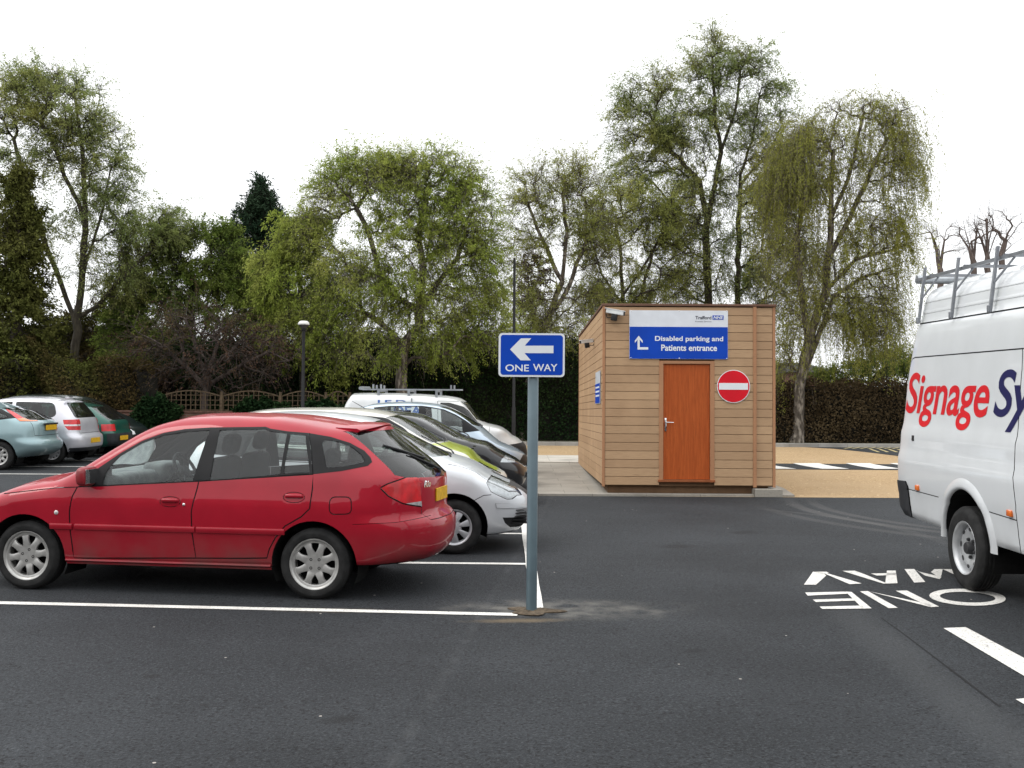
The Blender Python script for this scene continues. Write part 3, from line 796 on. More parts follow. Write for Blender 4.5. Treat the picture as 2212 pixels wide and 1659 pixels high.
def cr(pts, n=5, closed=True):
    """round a polygon with Catmull-Rom"""
    P = [np.array(p, float) for p in pts]; out = []; k = len(P)
    for i in range(k if closed else k-1):
        a, b, c, d = (P[(i-1) % k], P[i], P[(i+1) % k], P[(i+2) % k]) if closed else (P[max(i-1, 0)], P[i], P[i+1], P[min(i+2, k-1)])
        for j in range(n):
            t = j/n
            out.append(0.5*((2*b)+(c-a)*t+(2*a-5*b+4*c-d)*t*t+(3*b-a-3*c+d)*t**3))
    if not closed: out.append(P[-1])
    return [tuple(q) for q in out]
def rcorner(pts, r, n=4):
    """polygon with its corners rounded; r one radius or one per corner"""
    k = len(pts); out = []
    for i in range(k):
        p, a, b = np.array(pts[i], float), np.array(pts[i-1], float), np.array(pts[(i+1) % k], float)
        ri = r[i] if isinstance(r, (list, tuple)) else r
        da, db = np.linalg.norm(a-p), np.linalg.norm(b-p); q = min(ri, da*0.45, db*0.45)
        u, v = p+(a-p)/da*q, p+(b-p)/db*q
        for j in range(n+1):
            t = j/n; out.append(tuple((1-t)**2*u+2*t*(1-t)*p+t*t*v))
    return out
def strip(pts, wd):
    P = [np.array(p, float) for p in pts]; Lf = []; Rt = []
    for i in range(len(P)):
        t = P[min(i+1, len(P)-1)]-P[max(i-1, 0)]; t /= np.linalg.norm(t); n = np.array([-t[1], t[0]])*wd/2
        Lf.append(tuple(P[i]+n)); Rt.append(tuple(P[i]-n))
    return Lf+Rt[::-1]
def inpoly(poly, x, y):
    c = False; n = len(poly); j = n-1
    for i in range(n):
        xi, yi = poly[i]; xj, yj = poly[j]
        if (yi > y) != (yj > y) and x < (xj-xi)*(y-yi)/(yj-yi)+xi: c = not c
        j = i
    return c
def cut_zone(bm, poly, ax, filt, zone):
    a0, a1 = ax
    xs = [p[0] for p in poly]; ys = [p[1] for p in poly]
    X0, X1, Y0, Y1 = min(xs), max(xs), min(ys), max(ys)
    def bb(f):
        u = [v.co[a0] for v in f.verts]; v_ = [v.co[a1] for v in f.verts]
        return min(u), max(u), min(v_), max(v_)
    fs = []
    for f in bm.faces:
        b = bb(f)
        if b[1] > X0 and b[0] < X1 and b[3] > Y0 and b[2] < Y1 and filt(f): fs.append(f)
    n = len(poly)
    for i in range(n):
        p, q = poly[i], poly[(i+1) % n]
        du, dv = q[0]-p[0], q[1]-p[1]
        if du*du+dv*dv < 1e-10: continue
        ex0, ex1, ey0, ey1 = min(p[0], q[0])-1e-4, max(p[0], q[0])+1e-4, min(p[1], q[1])-1e-4, max(p[1], q[1])+1e-4
        sel = []; rest = []
        for f in fs:
            b = bb(f)
            (sel if b[1] > ex0 and b[0] < ex1 and b[3] > ey0 and b[2] < ey1 else rest).append(f)
        if not sel: continue
        co = [0, 0, 0]; no = [0, 0, 0]; co[a0] = p[0]; co[a1] = p[1]; no[a0] = dv; no[a1] = -du
        g = set(sel)
        for f in sel: g.update(f.edges); g.update(f.verts)
        r = bmesh.ops.bisect_plane(bm, geom=list(g), dist=1e-5, plane_co=co, plane_no=no)
        fs = rest+[e for e in r['geom'] if isinstance(e, bmesh.types.BMFace)]
    for f in set(fs):
        if not f.is_valid: continue
        c = f.calc_center_median()
        if inpoly(poly, c[a0], c[a1]): f.material_index = zone

class Shell:
    """a vehicle body: cross sections along x, then nose and tail sheared to their profiles"""
    def __init__(s, d):
        s.d = d
        s.zt = curve(d['zt']); s.zs = curve(d['zs']); s.z0 = curve(d['z0']); s.prof = curve(d['prof'])
        s.fp = curve(d['fprof']); s.rp = curve(d['rprof'])
        s.W = d['W']; s.wt = curve(d['wt']) if 'wt' in d else (lambda x: 1.0)
    def P(s, x):
        d = s.d; v = 1.0
        if x > d['fs']: v = max(0.0, 1-((x-d['fs'])/(d['xF']-d['fs']))**d['fn'])**(1/d['fn'])
        if x < d['rs']: v = max(0.0, 1-((d['rs']-x)/(d['rs']-d['xR']))**d['rn'])**(1/d['rn'])
        return v
    def warp(s, x, z):
        d = s.d
        if x > d['fw']: x = x+s.fp(z)*smooth01((x-d['fw'])/(d['xF']-d['fw']))
        elif x < d['rw']: x = x+s.rp(z)*smooth01((d['rw']-x)/(d['rw']-d['xR']))
        return float(x)
    def sy(s, x, z):
        return float(s.W*s.P(x)*s.wt(x)*s.prof(z))
    def build(s):
        d = s.d
        th = np.linspace(0, 1, 17)
        fx = d['fs']+(d['xF']-d['fs'])*np.sin(th*math.pi/2)**(2/d['fn'])
        rx = d['rs']-(d['rs']-d['xR'])*np.sin(th*math.pi/2)**(2/d['rn'])
        mid = np.linspace(d['rs'], d['fs'], d.get('nx', 64))
        X = np.concatenate([rx[::-1], mid[1:-1], fx])
        nside, nf, nc = d.get('nside', 22), 6, 9
        rf = d.get('rf', 0.1)
        bm = bmesh.new(); rows = []
        for x in X:
            x = float(x); zt, zs, z0 = float(s.zt(x)), float(s.zs(x)), float(s.z0(x))
            P = s.P(x)*float(s.wt(x))
            ysh = s.W*P*float(s.prof(zs))
            r = min(rf, max(ysh*0.5, 1e-3), (zs-z0)*0.4)
            pw = d.get('crown', 2.2)
            top = lambda y: zs+(zt-zs)*(1-(abs(y)/max(ysh, 1e-4))**pw) if ysh > 1e-3 else zt
            pts = [(0.0, z0+0.0), (s.W*P*float(s.prof(z0))*0.88, z0)]
            for i in range(nside):
                z = z0+0.02+(zs-r-z0-0.02)*i/(nside-1); pts.append((s.W*P*float(s.prof(z)), z))
            A = np.array(pts[-1]); B = np.array([ysh, zs]); C = np.array([max(ysh-r, 0), top(max(ysh-r, 0))])
            B = np.array([ysh*0.995, max(zs, C[1]-0.02)])
            for i in range(1, nf+1):
                t = i/nf; pts.append(tuple((1-t)**2*A+2*t*(1-t)*B+t*t*C))
            for i in range(1, nc+1):
                y = C[0]*(1-i/nc); pts.append((y, top(y)))
            row = []
            for (y, z) in pts:
                xw = s.warp(x, z); k = (y/s.W)**2
                if x < d['rw']: xw += d.get('rc', 0.0)*k*smooth01((d['rw']-x)/(d['rw']-d['xR']))
                if x > d['fw']: xw -= d.get('fc', 0.0)*k*smooth01((x-d['fw'])/(d['xF']-d['fw']))
                row.append((float(xw), y, z))
            rows.append(row)
        m = len(rows[0]); vid = {}
        def vert(i, j, sg):
            x, y, z = rows[i][j]
            if abs(y) < 1e-5: sg = 1; y = 0.0
            k = (i, j, sg)
            if k not in vid: vid[k] = bm.verts.new((x, y*sg, z))
            return vid[k]
        for i in range(len(rows)-1):
            for j in range(m-1):
                for sg in (1, -1):
                    q = [vert(i, j, sg), vert(i+1, j, sg), vert(i+1, j+1, sg), vert(i, j+1, sg)]
                    u = []
                    for v in q:
                        if v not in u: u.append(v)
                    if len(u) < 3: continue
                    try: bm.faces.new(u if sg == 1 else u[::-1])
                    except ValueError: pass
        bmesh.ops.remove_doubles(bm, verts=bm.verts[:], dist=0.0004)
        bmesh.ops.recalc_face_normals(bm, faces=bm.faces[:])
        bm.faces.ensure_lookup_table()
        vol = bm.calc_volume(signed=True)
        if vol < 0: bmesh.ops.reverse_faces(bm, faces=bm.faces[:])
        bm.normal_update()
        s.bm = bm
        return bm
    def split(s, zones, parent):
        """zones: index -> (name, material, parent key, push) ; zone meshes share the body's shading"""
        bm = s.bm; bm.normal_update()
        bm.verts.index_update()
        nrm = [v.normal.copy() for v in bm.verts]
        obs = {}
        used = {}
        for f in bm.faces: used.setdefault(f.material_index, []).append(f)
        for zi in sorted(used):
            if zi not in zones or zones[zi] is None: continue
            name, mat_, pk, push = zones[zi]
            mp = {}; V = []; NR = []; FF = []
            for f in used[zi]:
                q = []
                for v in f.verts:
                    if v.index not in mp:
                        mp[v.index] = len(V); n = nrm[v.index]; V.append(v.co+n*push); NR.append(tuple(n))
                    q.append(mp[v.index])
                FF.append(q)
            o = add(name, V, FF, mat_, obs.get(pk, parent) if pk is not None else parent, True)
            o.data.normals_split_custom_set_from_vertices(NR)
            obs[zi] = o
        bm.free()
        return obs

def side_f(zmin=0.0, ymin=0.25):
    return lambda f: abs(f.calc_center_median().y) > ymin and abs(f.normal.y) > 0.3 and f.calc_center_median().z > zmin
def front_f(xmin): return lambda f: f.normal.x > 0.3 and f.calc_center_median().x > xmin
def rear_f(xmax): return lambda f: f.normal.x < -0.15 and f.calc_center_median().x < xmax
def top_f(zmin, nx=None): return lambda f: f.normal.z > 0.12 and f.calc_center_median().z > zmin
def circle(cx, cz, r, n=36, a0=0, a1=360):
    return [(cx+r*math.cos(rad(a0+(a1-a0)*i/n)), cz+r*math.sin(rad(a0+(a1-a0)*i/n))) for i in range(n if a1-a0 == 360 else n+1)]

def wheel(parent, x, y, z, R, rim_r, wd, kind, sgn, spin=0.0, steer=0.0, rim_mat=None):
    """sgn: +1 the outer face looks to +y"""
    M = Matrix.Translation((x, y, z)) @ Matrix.Rotation(steer, 4, 'Z') @ Matrix.Rotation(rad(-90*sgn), 4, 'X') @ Matrix.Rotation(spin, 4, 'Z')
    e = empty('wheel', M, parent=parent)
    h = wd/2; mb = MB()
    pr_ = [(rim_r-0.004, -h*0.8), (rim_r+0.012, -h*0.97), (rim_r+(R-rim_r)*0.55, -h*1.03), (R-0.018, -h*0.9), (R-0.003, -h*0.7)]
    for k in range(5):                                   # tread grooves
        a = -h*0.6+k*h*0.27
        pr_ += [(R, a), (R, a+h*0.17), (R-0.007, a+h*0.19), (R-0.007, a+h*0.25)]
    pr_ += [(R-0.003, h*0.7), (R-0.018, h*0.9), (rim_r+(R-rim_r)*0.6, h*1.03), (rim_r+(R-rim_r)*0.55, h*1.035), (rim_r+(R-rim_r)*0.3, h*1.01), (rim_r+0.012, h*0.97), (rim_r-0.004, h*0.8)]
    mb.lathe(pr_, 56); mb.build('tyre', M_RUBBER, e, angle=35)
    rm = rim_mat or M_ALLOY
    mb = MB()
    mb.lathe([(rim_r-0.02, -h*0.75), (rim_r-0.022, h*0.6), (rim_r-0.014, h*0.8), (rim_r-0.004, h*0.93), (rim_r+0.006, h*0.96), (rim_r+0.01, h*0.9)], 56)
    def spokes(n, fn, zf, ro, ri, phase=0.0, th=0.012, ns=10):
        for s_ in range(n):
            a = 2*math.pi*s_/n+phase; ca, sa = math.cos(a), math.sin(a)
            L_ = []; 
            for i in range(ns+1):
                r = ri+(ro-ri)*i/ns; hw = fn(i/ns); zz = zf(i/ns)
                L_.append((r, hw, zz))
            n0 = len(mb.v)
            for (r, hw, zz) in L_:
                for (k, dz) in ((-1.0, -th*1.6), (-0.94, -0.004), (-0.6, 0.0), (0.6, 0.0), (0.94, -0.004), (1.0, -th*1.6)):
                    x_, y_ = r, k*hw
                    mb.v.append((x_*ca-y_*sa, x_*sa+y_*ca, zz+dz))
            for i in range(ns):
                for k in range(5): mb.face((n0+i*6+k, n0+(i+1)*6+k, n0+(i+1)*6+k+1, n0+i*6+k+1))
    if kind == 'alloy8':
        ro = rim_r-0.012
        spokes(8, lambda t: 0.0245+0.016*(1-t)**4+0.002+0.022*max(0, t-0.55)**1.5*4, lambda t: h*(0.66+0.10*math.sin(math.pi*min(1, t*1.05))), ro, 0.07, rad(22.5))
        mb.lathe([(0, h*0.68), (0.03, h*0.675), (0.055, h*0.665), (0.088, h*0.675), (0.09, h*0.3)], 40)
        mb.lathe([(ro-0.022, h*0.55), (ro-0.018, h*0.72), (ro-0.004, h*0.78), (ro+0.006, h*0.78)], 56)
    elif kind == 'cap7':
        ro = rim_r-0.004
        spokes(7, lambda t: 0.016+0.028*t, lambda t: h*(0.93-0.28*t*t), ro, 0.05, 0.1, 0.008)
        mb.lathe([(0, h*0.98), (0.03, h*0.97), (0.055, h*0.93), (0.075, h*0.9), (0.08, h*0.5)], 40)
        mb.lathe([(ro-0.016, h*0.45), (ro-0.012, h*0.72), (ro+0.002, h*0.8), (ro+0.01, h*0.82)], 56)
    elif kind == 'capholes':
        ro = rim_r
        mb.lathe([(0, h*0.9), (0.035, h*0.92), (0.06, h*0.85), (0.1, h*0.8), (ro*0.7, h*0.86)], 48)
        spokes(12, lambda t: 0.026+0.006*(2*t-1)**2, lambda t: h*(0.86-0.02*t), ro-0.01, ro*0.7, 0.0, 0.006, 6)
        mb.lathe([(ro-0.02, h*0.8), (ro-0.01, h*0.84), (ro+0.01, h*0.86)], 56)
    elif kind == 'steel':
        mb.lathe([(rim_r-0.02, h*0.15), (rim_r*0.86, h*0.22), (rim_r*0.72, h*0.5), (rim_r*0.55, h*0.45), (rim_r*0.42, h*0.3), (rim_r*0.36, h*0.28), (0, h*0.28)], 56)
    rim = mb.build('rim', rm, e, angle=40)
    mb = MB(); mb.cur = 0
    mb.lathe([(rim_r-0.024, -h*0.2), (0.0, -h*0.2)], 40)                         # dark disc behind the openings
    if kind == 'alloy8':
        for k in range(4):
            a = rad(45+90*k); Mx = Matrix.Translation((0.05*math.cos(a), 0.05*math.sin(a), h*0.655)); mb.lathe([(0.0125, 0.001), (0.0125, 0.003), (0.007, 0.002), (0.006, -0.004)], 14, Mx)
    if kind == 'steel':
        for k in range(8):
            a = 2*math.pi*k/8+0.2; 
            Mx = Matrix.Translation((rim_r*0.72*math.cos(a), rim_r*0.72*math.sin(a), h*0.505)) @ Matrix.Rotation(a, 4, 'Z') @ Matrix.Scale(0.62, 4, (1, 0, 0)); mb.lathe([(0.0, 0.001), (rim_r*0.12, 0.001)], 14, Mx)
        mb.lathe([(0, h*0.82), (rim_r*0.2, h*0.8), (rim_r*0.24, h*0.7), (rim_r*0.25, h*0.25)], 28)
        for k in range(5):
            a = 2*math.pi*k/5+0.4; mb.lathe([(0, h*0.5), (rim_r*0.055, h*0.5), (rim_r*0.07, h*0.42), (rim_r*0.07, h*0.2)], 10, Matrix.Translation((rim_r*0.36*math.cos(a), rim_r*0.36*math.sin(a), 0)))
    mb.build('hub', M_DARK if kind != 'steel' else simple('dark_hub', (0.03, 0.03, 0.032), 0.5), e, angle=40)
    return e

def wheel_well(parent, sh, x, z, R, W):
    for sg in (1, -1):
        mb = MB(); n = 20
        for i in range(n+1):
            a = rad(-25+230*i/n)
            px, pz = x+R*math.cos(a), z+R*math.sin(a)
            yo = sh.sy(px, max(pz, 0.25))-0.02
            mb.v += [(px, yo*sg, pz), (px, (yo-0.34)*sg, pz)]
        for i in range(n): mb.face((2*i, 2*i+1, 2*i+3, 2*i+2))
        c = len(mb.v); mb.v.append((x, (W-0.34)*sg, z))
        for i in range(n): mb.face((2*i+1, c, 2*i+3))
        mb.build('wheel_well', M_DARK, parent)
def rbox(x0, x1, y0, y1, z0, z1, r, seg=3):
    bm = bmesh.new(); bmesh.ops.create_cube(bm, size=1.0)
    for v in bm.verts: v.co = Vector(((x0+x1)/2+v.co.x*(x1-x0), (y0+y1)/2+v.co.y*(y1-y0), (z0+z1)/2+v.co.z*(z1-z0)))
    bmesh.ops.bevel(bm, geom=bm.edges[:], offset=r, segments=seg, affect='EDGES', profile=0.5)
    return bm
def seat(parent, x, y, z, wd=0.46, tilt=-14, head=True, mat=None, hh=0.62):
    e = empty('seat', Matrix.Translation((x, y, z)), parent=parent)
    mb = MB(); mb.addbm(rbox(-0.05, 0.46, -wd/2, wd/2, -0.02, 0.14, 0.05))
    mb.addbm(rbox(-0.07, 0.07, -wd/2, wd/2, 0.0, hh, 0.055), Matrix.Rotation(rad(tilt), 4, 'Y')); mb.build('cushion', mat or M_SEAT, e, angle=60)
    if head:
        mb = MB(); mb.addbm(rbox(-0.05, 0.05, -0.125, 0.125, hh+0.03, hh+0.21, 0.05), Matrix.Translation((-0.01, 0, 0)) @ Matrix.Rotation(rad(tilt), 4, 'Y'))
        for s_ in (-1, 1): mb.tube([(-0.16, s_*0.05, hh-0.06), (-0.19, s_*0.05, hh+0.08)], 0.006, 6)
        mb.build('headrest', mat or M_SEAT, e, angle=60)
    return e
def mirror(parent, x, y, z, sg, mat, s=1.0, arm=None, arm_w=0.05):
    bm = bmesh.new(); bmesh.ops.create_uvsphere(bm, u_segments=24, v_segments=14, radius=1.0)
    for v in bm.verts:
        q = v.co; f = lambda t: math.copysign(abs(t)**0.6, t)
        xx = f(q.x); v.co = Vector(((xx*0.055 if xx > 0 else xx*0.035)*s, f(q.y)*0.105*s, f(q.z)*0.07*s))
    o = from_bm('wing_mirror', bm, mat, parent, True); o.location = (x, y+sg*0.09*s, z)
    mb = MB(); mb.cbox(-0.02*s, (arm_w-0.02)*s, -0.14*s if sg > 0 else 0.06*s, -0.06*s if sg > 0 else 0.14*s, -0.06*s, -0.03*s, 0.008*s); mb.build('mirror_arm', arm or M_BLACK, o)
    mb = MB(); mb.cbox(-0.037*s, -0.031*s, -0.085*s, 0.085*s, -0.052*s, 0.052*s, 0.002*s); mb.build('mirror_glass', M_CHROME, o)
    return o
def plate(parent, M, mat, name='number_plate', hw=0.26):
    mb = MB(); mb.cbox(-0.006, 0.006, -hw, hw, -0.056, 0.056, 0.002); o = mb.build(name, mat, parent); o.matrix_local = M; return o
def surf_strip(sh, name, mat, parent, x0, x1, z0, z1, out=0.012, n=24, sides=(1, -1), taper=0.0, zc=None):
    """a raised moulding that follows the body side"""
    obs = []
    for sg in sides:
        mb = MB(); n0 = 0
        for i in range(n+1):
            x = x0+(x1-x0)*i/n; dz = (zc(x) if zc else 0.0)
            za, zb = z0+dz, z1+dz
            ya, yb = sh.sy(x, za), sh.sy(x, zb)
            k = 1.0
            mb.v += [(x, (ya-0.004)*sg, za), (x, (ya+out*0.75)*sg, za+0.004), (x, (ya+out)*sg, za+(zb-za)*0.35), (x, (yb+out)*sg, zb-(zb-za)*0.3), (x, (yb+out*0.6)*sg, zb-0.003), (x, (yb-0.004)*sg, zb)]
        for i in range(n):
            for j in range(5): mb.face((n0+i*6+j, n0+(i+1)*6+j, n0+(i+1)*6+j+1, n0+i*6+j+1) if sg > 0 else (n0+i*6+j+1, n0+(i+1)*6+j+1, n0+(i+1)*6+j, n0+i*6+j))
        mb.face([0, 1, 2, 3, 4, 5]); mb.face([n*6+j for j in (5, 4, 3, 2, 1, 0)])
        o = mb.build(name, mat, parent)
        if sum(p.normal.y*p.area for p in o.data.polygons)*sg < 0: o.data.flip_normals()
        o.data.polygons.foreach_set('use_smooth', [True]*len(o.data.polygons)); o.data.set_sharp_from_angle(angle=rad(40))
        obs.append(o)
    return obs
def handle(sh, parent, x, z, sg, mat, wd=0.16, recess=None):
    y = sh.sy(x, z); mb = MB()
    bm = rbox(x-wd/2, x+wd/2, y*sg-0.02, y*sg+0.02, z-0.014, z+0.02, 0.014); mb.addbm(bm)
    o = mb.build('handle', mat, parent, angle=50)
    mb = MB(); mb.addbm(rbox(x-wd/2-0.006, x+wd/2+0.006, y*sg-0.012, y*sg+0.003, z-0.045, z+0.012, 0.006)); mb.build('recess', recess or M_SEAM, o, angle=50)
    return o
def vehicle(name, p, hd, label, cat, group=None, scale=1.0):
    c, s_ = math.cos(hd), math.sin(hd)
    X = Vector((c, s_, SLOPE*s_)).normalized(); Z = Vector((0, -SLOPE, 1)); Z = (Z-X*Z.dot(X)).normalized(); Y = Z.cross(X)
    M = Matrix(((X.x, Y.x, Z.x, p[0]), (X.y, Y.y, Z.y, p[1]), (X.z, Y.z, Z.z, gz(p[1])), (0, 0, 0, 1)))
    return empty(name, M @ Matrix.Scale(scale, 4), label, cat, group)
def to_local(root, sh, px, py, sg, y0=None, it=14):
    """pixel -> (x, z) on the side surface of a vehicle"""
    Mi = root.matrix_world.inverted(); c = Mi @ Vector(EYE); d = Mi.to_3x3() @ Vector(ray(px, py))
    y = (y0 if y0 is not None else sh.W*0.97)
    for _ in range(it if y0 is None else 1):
        t = (sg*y-c.y)/d.y; q = c+d*t
        if y0 is None: y = 0.5*y+0.5*max(sh.sy(min(max(q.x, sh.d['xR']+.02), sh.d['xF']-.02), min(max(q.z, 0.2), 2.9)), 0.2)
    return (q.x, q.z)
def lamp_unit(root, sh, obs, zi, centers, depth=0.06):
    """bright bowl behind a clear headlamp cover"""
    o = obs.get(zi)
    if not o: return
    me = o.data; V = [v.co.copy() for v in me.vertices]; Nn = [v.normal.copy() for v in me.vertices]
    mb = MB(); mb.v = [tuple(v-n*0.014) for v, n in zip(V, Nn)]
    for p in me.polygons: mb.face(p.vertices)
    mb.build('reflector', M_REFL, o, smooth=True)

M_RED = car_paint('red_paint', (0.30, 0.005, 0.017), 0.0, 0.42, 0.6, 0.9, 0.08, 0.62)
M_SILVER = car_paint('silver_paint', (0.60, 0.62, 0.645), 0.3, 0.4, 0.8, 0.25)
from mathutils.bvhtree import BVHTree
class Car:
    def __init__(s, root, spec, paint):
        s.root = root; s.sh = Shell(spec); s.sh.build(); s.bm = s.sh.bm
        for f in s.bm.faces:
            if f.normal.z < -0.9 and abs(f.calc_center_median().z-float(s.sh.z0(f.calc_center_median().x))) < 0.02: f.material_index = 1
        s.zones = {0: ('body', paint, None, 0.0), 1: ('underbody', M_DARK, 0, 0.0), 2: ('shut_lines', M_SEAM, 0, -0.006)}
        s.n = 3; s.paint = paint
    def zone(s, name, mat, poly, ax, filt, push=0.0, parent=None):
        z = s.n; s.n += 1
        s.zones[z] = (name, mat, parent, push)
        cut_zone(s.bm, poly, ax, filt, z)
        return z
    def side(s, name, mat, poly, zmin=0.0, push=0.0, parent=None, sides=(1, -1), ymin=0.25, nmin=0.2):
        r = {}
        for sg in sides:
            pk = parent[sg] if isinstance(parent, dict) else parent
            r[sg] = s.zone(name, mat, poly, (0, 2), lambda f, sg=sg: f.calc_center_median().y*sg > ymin and abs(f.normal.y) > nmin and f.calc_center_median().z > zmin, push, pk)
        return r
    def line(s, pts, ax, filt, wd=0.009):
        cut_zone(s.bm, strip(pts, wd), ax, filt, 2)
    def sideline(s, pts, wd=0.009, zmin=0.0):
        s.line(pts, (0, 2), lambda f: abs(f.calc_center_median().y) > 0.3 and abs(f.normal.y) > 0.2 and f.calc_center_median().z > zmin, wd)
    def arch(s, x, z, R):
        cut_zone(s.bm, circle(x, z, R, 40), (0, 2), lambda f: abs(f.calc_center_median().y) > 0.2, 99)
        s.zones[99] = None
    def rear_x(s, y, z):
        h = s.bvh.ray_cast(Vector((-6, y, z)), Vector((1, 0, 0)))
        return h[0].x if h[0] else s.sh.d['xR']
    def front_x(s, y, z):
        h = s.bvh.ray_cast(Vector((6, y, z)), Vector((-1, 0, 0)))
        return h[0].x if h[0] else s.sh.d['xF']
    def finish(s):
        bm = s.bm
        s.bvh = BVHTree.FromBMesh(bm)
        dead = [f for f in bm.faces if f.material_index == 99]
        bmesh.ops.delete(bm, geom=dead, context='FACES')
        s.obs = s.sh.split(s.zones, s.root)
        return s.obs
def PX(car, pts, fn, sg=1):
    return [to_local(car.root, car.sh, *fn(*p), sg) for p in pts]
c1 = lambda x, y: (x*.3072, 828.1+y*.3072)
c2 = lambda x, y: (509.6+x*.3264, 828.1+y*.3264)

# ---- red estate car, side on, nearest the viewer
a_, b_ = gnd(687, 1295), gnd(68, 1273)
HD = math.atan2(b_[1]-a_[1], b_[0]-a_[0])
nY = np.array([-math.sin(HD), math.cos(HD), 0])
p_ = (a_+b_)/2 - nY*0.80
red = vehicle('parked_car', p_, HD, 'red estate car parked side on in the nearest bay', 'car', 'parked cars')
spec = dict(xR=-2.285, xF=2.15, W=0.86, fs=1.5, fn=2.5, rs=-1.55, rn=4.2, rc=.25, fw=1.3, rw=-0.55, rf=0.11, nx=70, nside=26,
    zt=[(2.2, .74), (1.944, .84), (1.588, .925), (1.333, .97), (1.15, .99), (1.06, 1.008), (.85, 1.10), (.65, 1.235), (.45, 1.36), (.30, 1.442), (.15, 1.492), (0, 1.53), (-.4, 1.54), (-.8, 1.532), (-1.2, 1.512), (-1.7, 1.478), (-2.32, 1.425)],
    zs=[(2.2, .70), (1.9, .78), (1.637, .84), (1.3, .895), (1.1, .935), (.98, .99), (.9, 1.04), (.746, 1.14), (.545, 1.27), (.359, 1.38), (.212, 1.44), (.04, 1.472), (-.35, 1.497), (-.78, 1.488), (-1.2, 1.465), (-1.7, 1.43), (-2.32, 1.375)],
    z0=[(2.2, .24), (1.7, .22), (1.0, .235), (-.9, .25), (-1.7, .29), (-2.0, .28), (-2.32, .30)],
    prof=[(.2, .90), (.27, .955), (.30, .965), (.45, .982), (.6, .997), (.74, 1.0), (.79, .998), (.84, .986), (.92, .966), (1.0, .946), (1.1, .905), (1.25, .835), (1.4, .76), (1.5, .70)],
    fprof=[(.2, -.14), (.35, -.02), (.5, 0), (.65, -.03), (.75, -.12), (.85, -.25)],
    rprof=[(.22, .30), (.30, .11), (.40, .02), (.54, 0.0), (.635, .01), (.655, .03), (.70, .085), (.85, .085), (.99, .09), (1.045, .135), (1.2, .33), (1.38, .56), (1.43, .60), (1.5, .60)])
car = Car(red, spec, M_RED)
XW = (1.335, -1.268); ZW = 0.285
# doors, from the photograph's own outline
fd = PX(car, [(545, 728), (510, 790), (488, 900), (495, 1050), (512, 1170), (520, 1229), (1378, 1229), (1350, 1050), (1345, 900), (1385, 745), (1398, 688)], c1)
rd = PX(car, [(1398, 688), (1385, 745), (1345, 900), (1350, 1050), (1378, 1229)], c1)+PX(car, [(60, 1158), (205, 1156), (222, 1095), (262, 1020), (325, 945), (430, 885), (488, 830), (506, 700), (512, 601)], c2)
d1 = car.side('door', M_RED, fd, 0.2, 0.0)
d2 = car.side('door', M_RED, rd, 0.2, 0.0)
wl = PX(car, [(545, 730), (600, 686), (690, 598), (850, 490), (1000, 405), (1150, 349), (1300, 322), (1480, 311), (1866, 306)], c1)+PX(car, [(225, 300), (340, 318), (480, 330), (620, 355), (740, 396), (830, 450), (872, 497), (884, 525), (862, 549), (700, 580), (512, 601)], c2)+PX(car, [(1866, 662), (1400, 691), (700, 726)], c1)
fr = car.side('window_frame', M_SEAM, wl, 0.8, 0.002)
g1_ = PX(car, [(722, 716), (735, 655), (760, 605), (850, 513), (1000, 424), (1150, 366), (1300, 341), (1474, 331), (1355, 688)], c1)
g2_ = PX(car, [(1545, 329), (1866, 323)], c1)+PX(car, [(225, 317), (338, 334), (293, 598)], c2)+PX(car, [(1866, 650), (1475, 681)], c1)
g3_ = PX(car, [(362, 337), (460, 347), (489, 588), (316, 597)], c2)
g4_ = PX(car, [(570, 400), (585, 378), (625, 378), (690, 393), (760, 428), (815, 474), (838, 510), (832, 527), (700, 553), (600, 558)], c2)
for gp in (g1_, g2_, g3_, g4_): car.side('window', M_GLASS, gp, 0.8, -0.004, None)
# shut lines
for ol in (fd, rd):
    car.sideline([q for q in ol]+[ol[0]], 0.011, 0.2)
car.sideline(PX(car, [(510, 0), (512, 601)], c2)[1:]+PX(car, [(508, 560), (500, 440), (482, 330)], c2), 0.010)
fl = rcorner(PX(car, [(618, 868), (622, 752), (762, 752), (765, 865)], c2), 0.05)
car.sideline(fl+[fl[0]], 0.009)
car.sideline(PX(car, [(770, 935), (900, 932), (1050, 930), (1250, 902)], c2), 0.004)
for (hx_, hy_, fn_) in ((1196, 828, c1), (384, 750, c2)):
    hq = to_local(red, car.sh, *fn_(hx_, hy_), 1)
    car.sideline([(hq[0]+.092*math.cos(t), hq[1]-.006+.043*math.sin(t)) for t in np.linspace(0, 2*math.pi, 25)], .006)  # dark oval outline put in for the shade around the handle recess
car.sideline(PX(car, [(0, 780), (150, 762), (400, 735), (545, 729)], c1), 0.008)
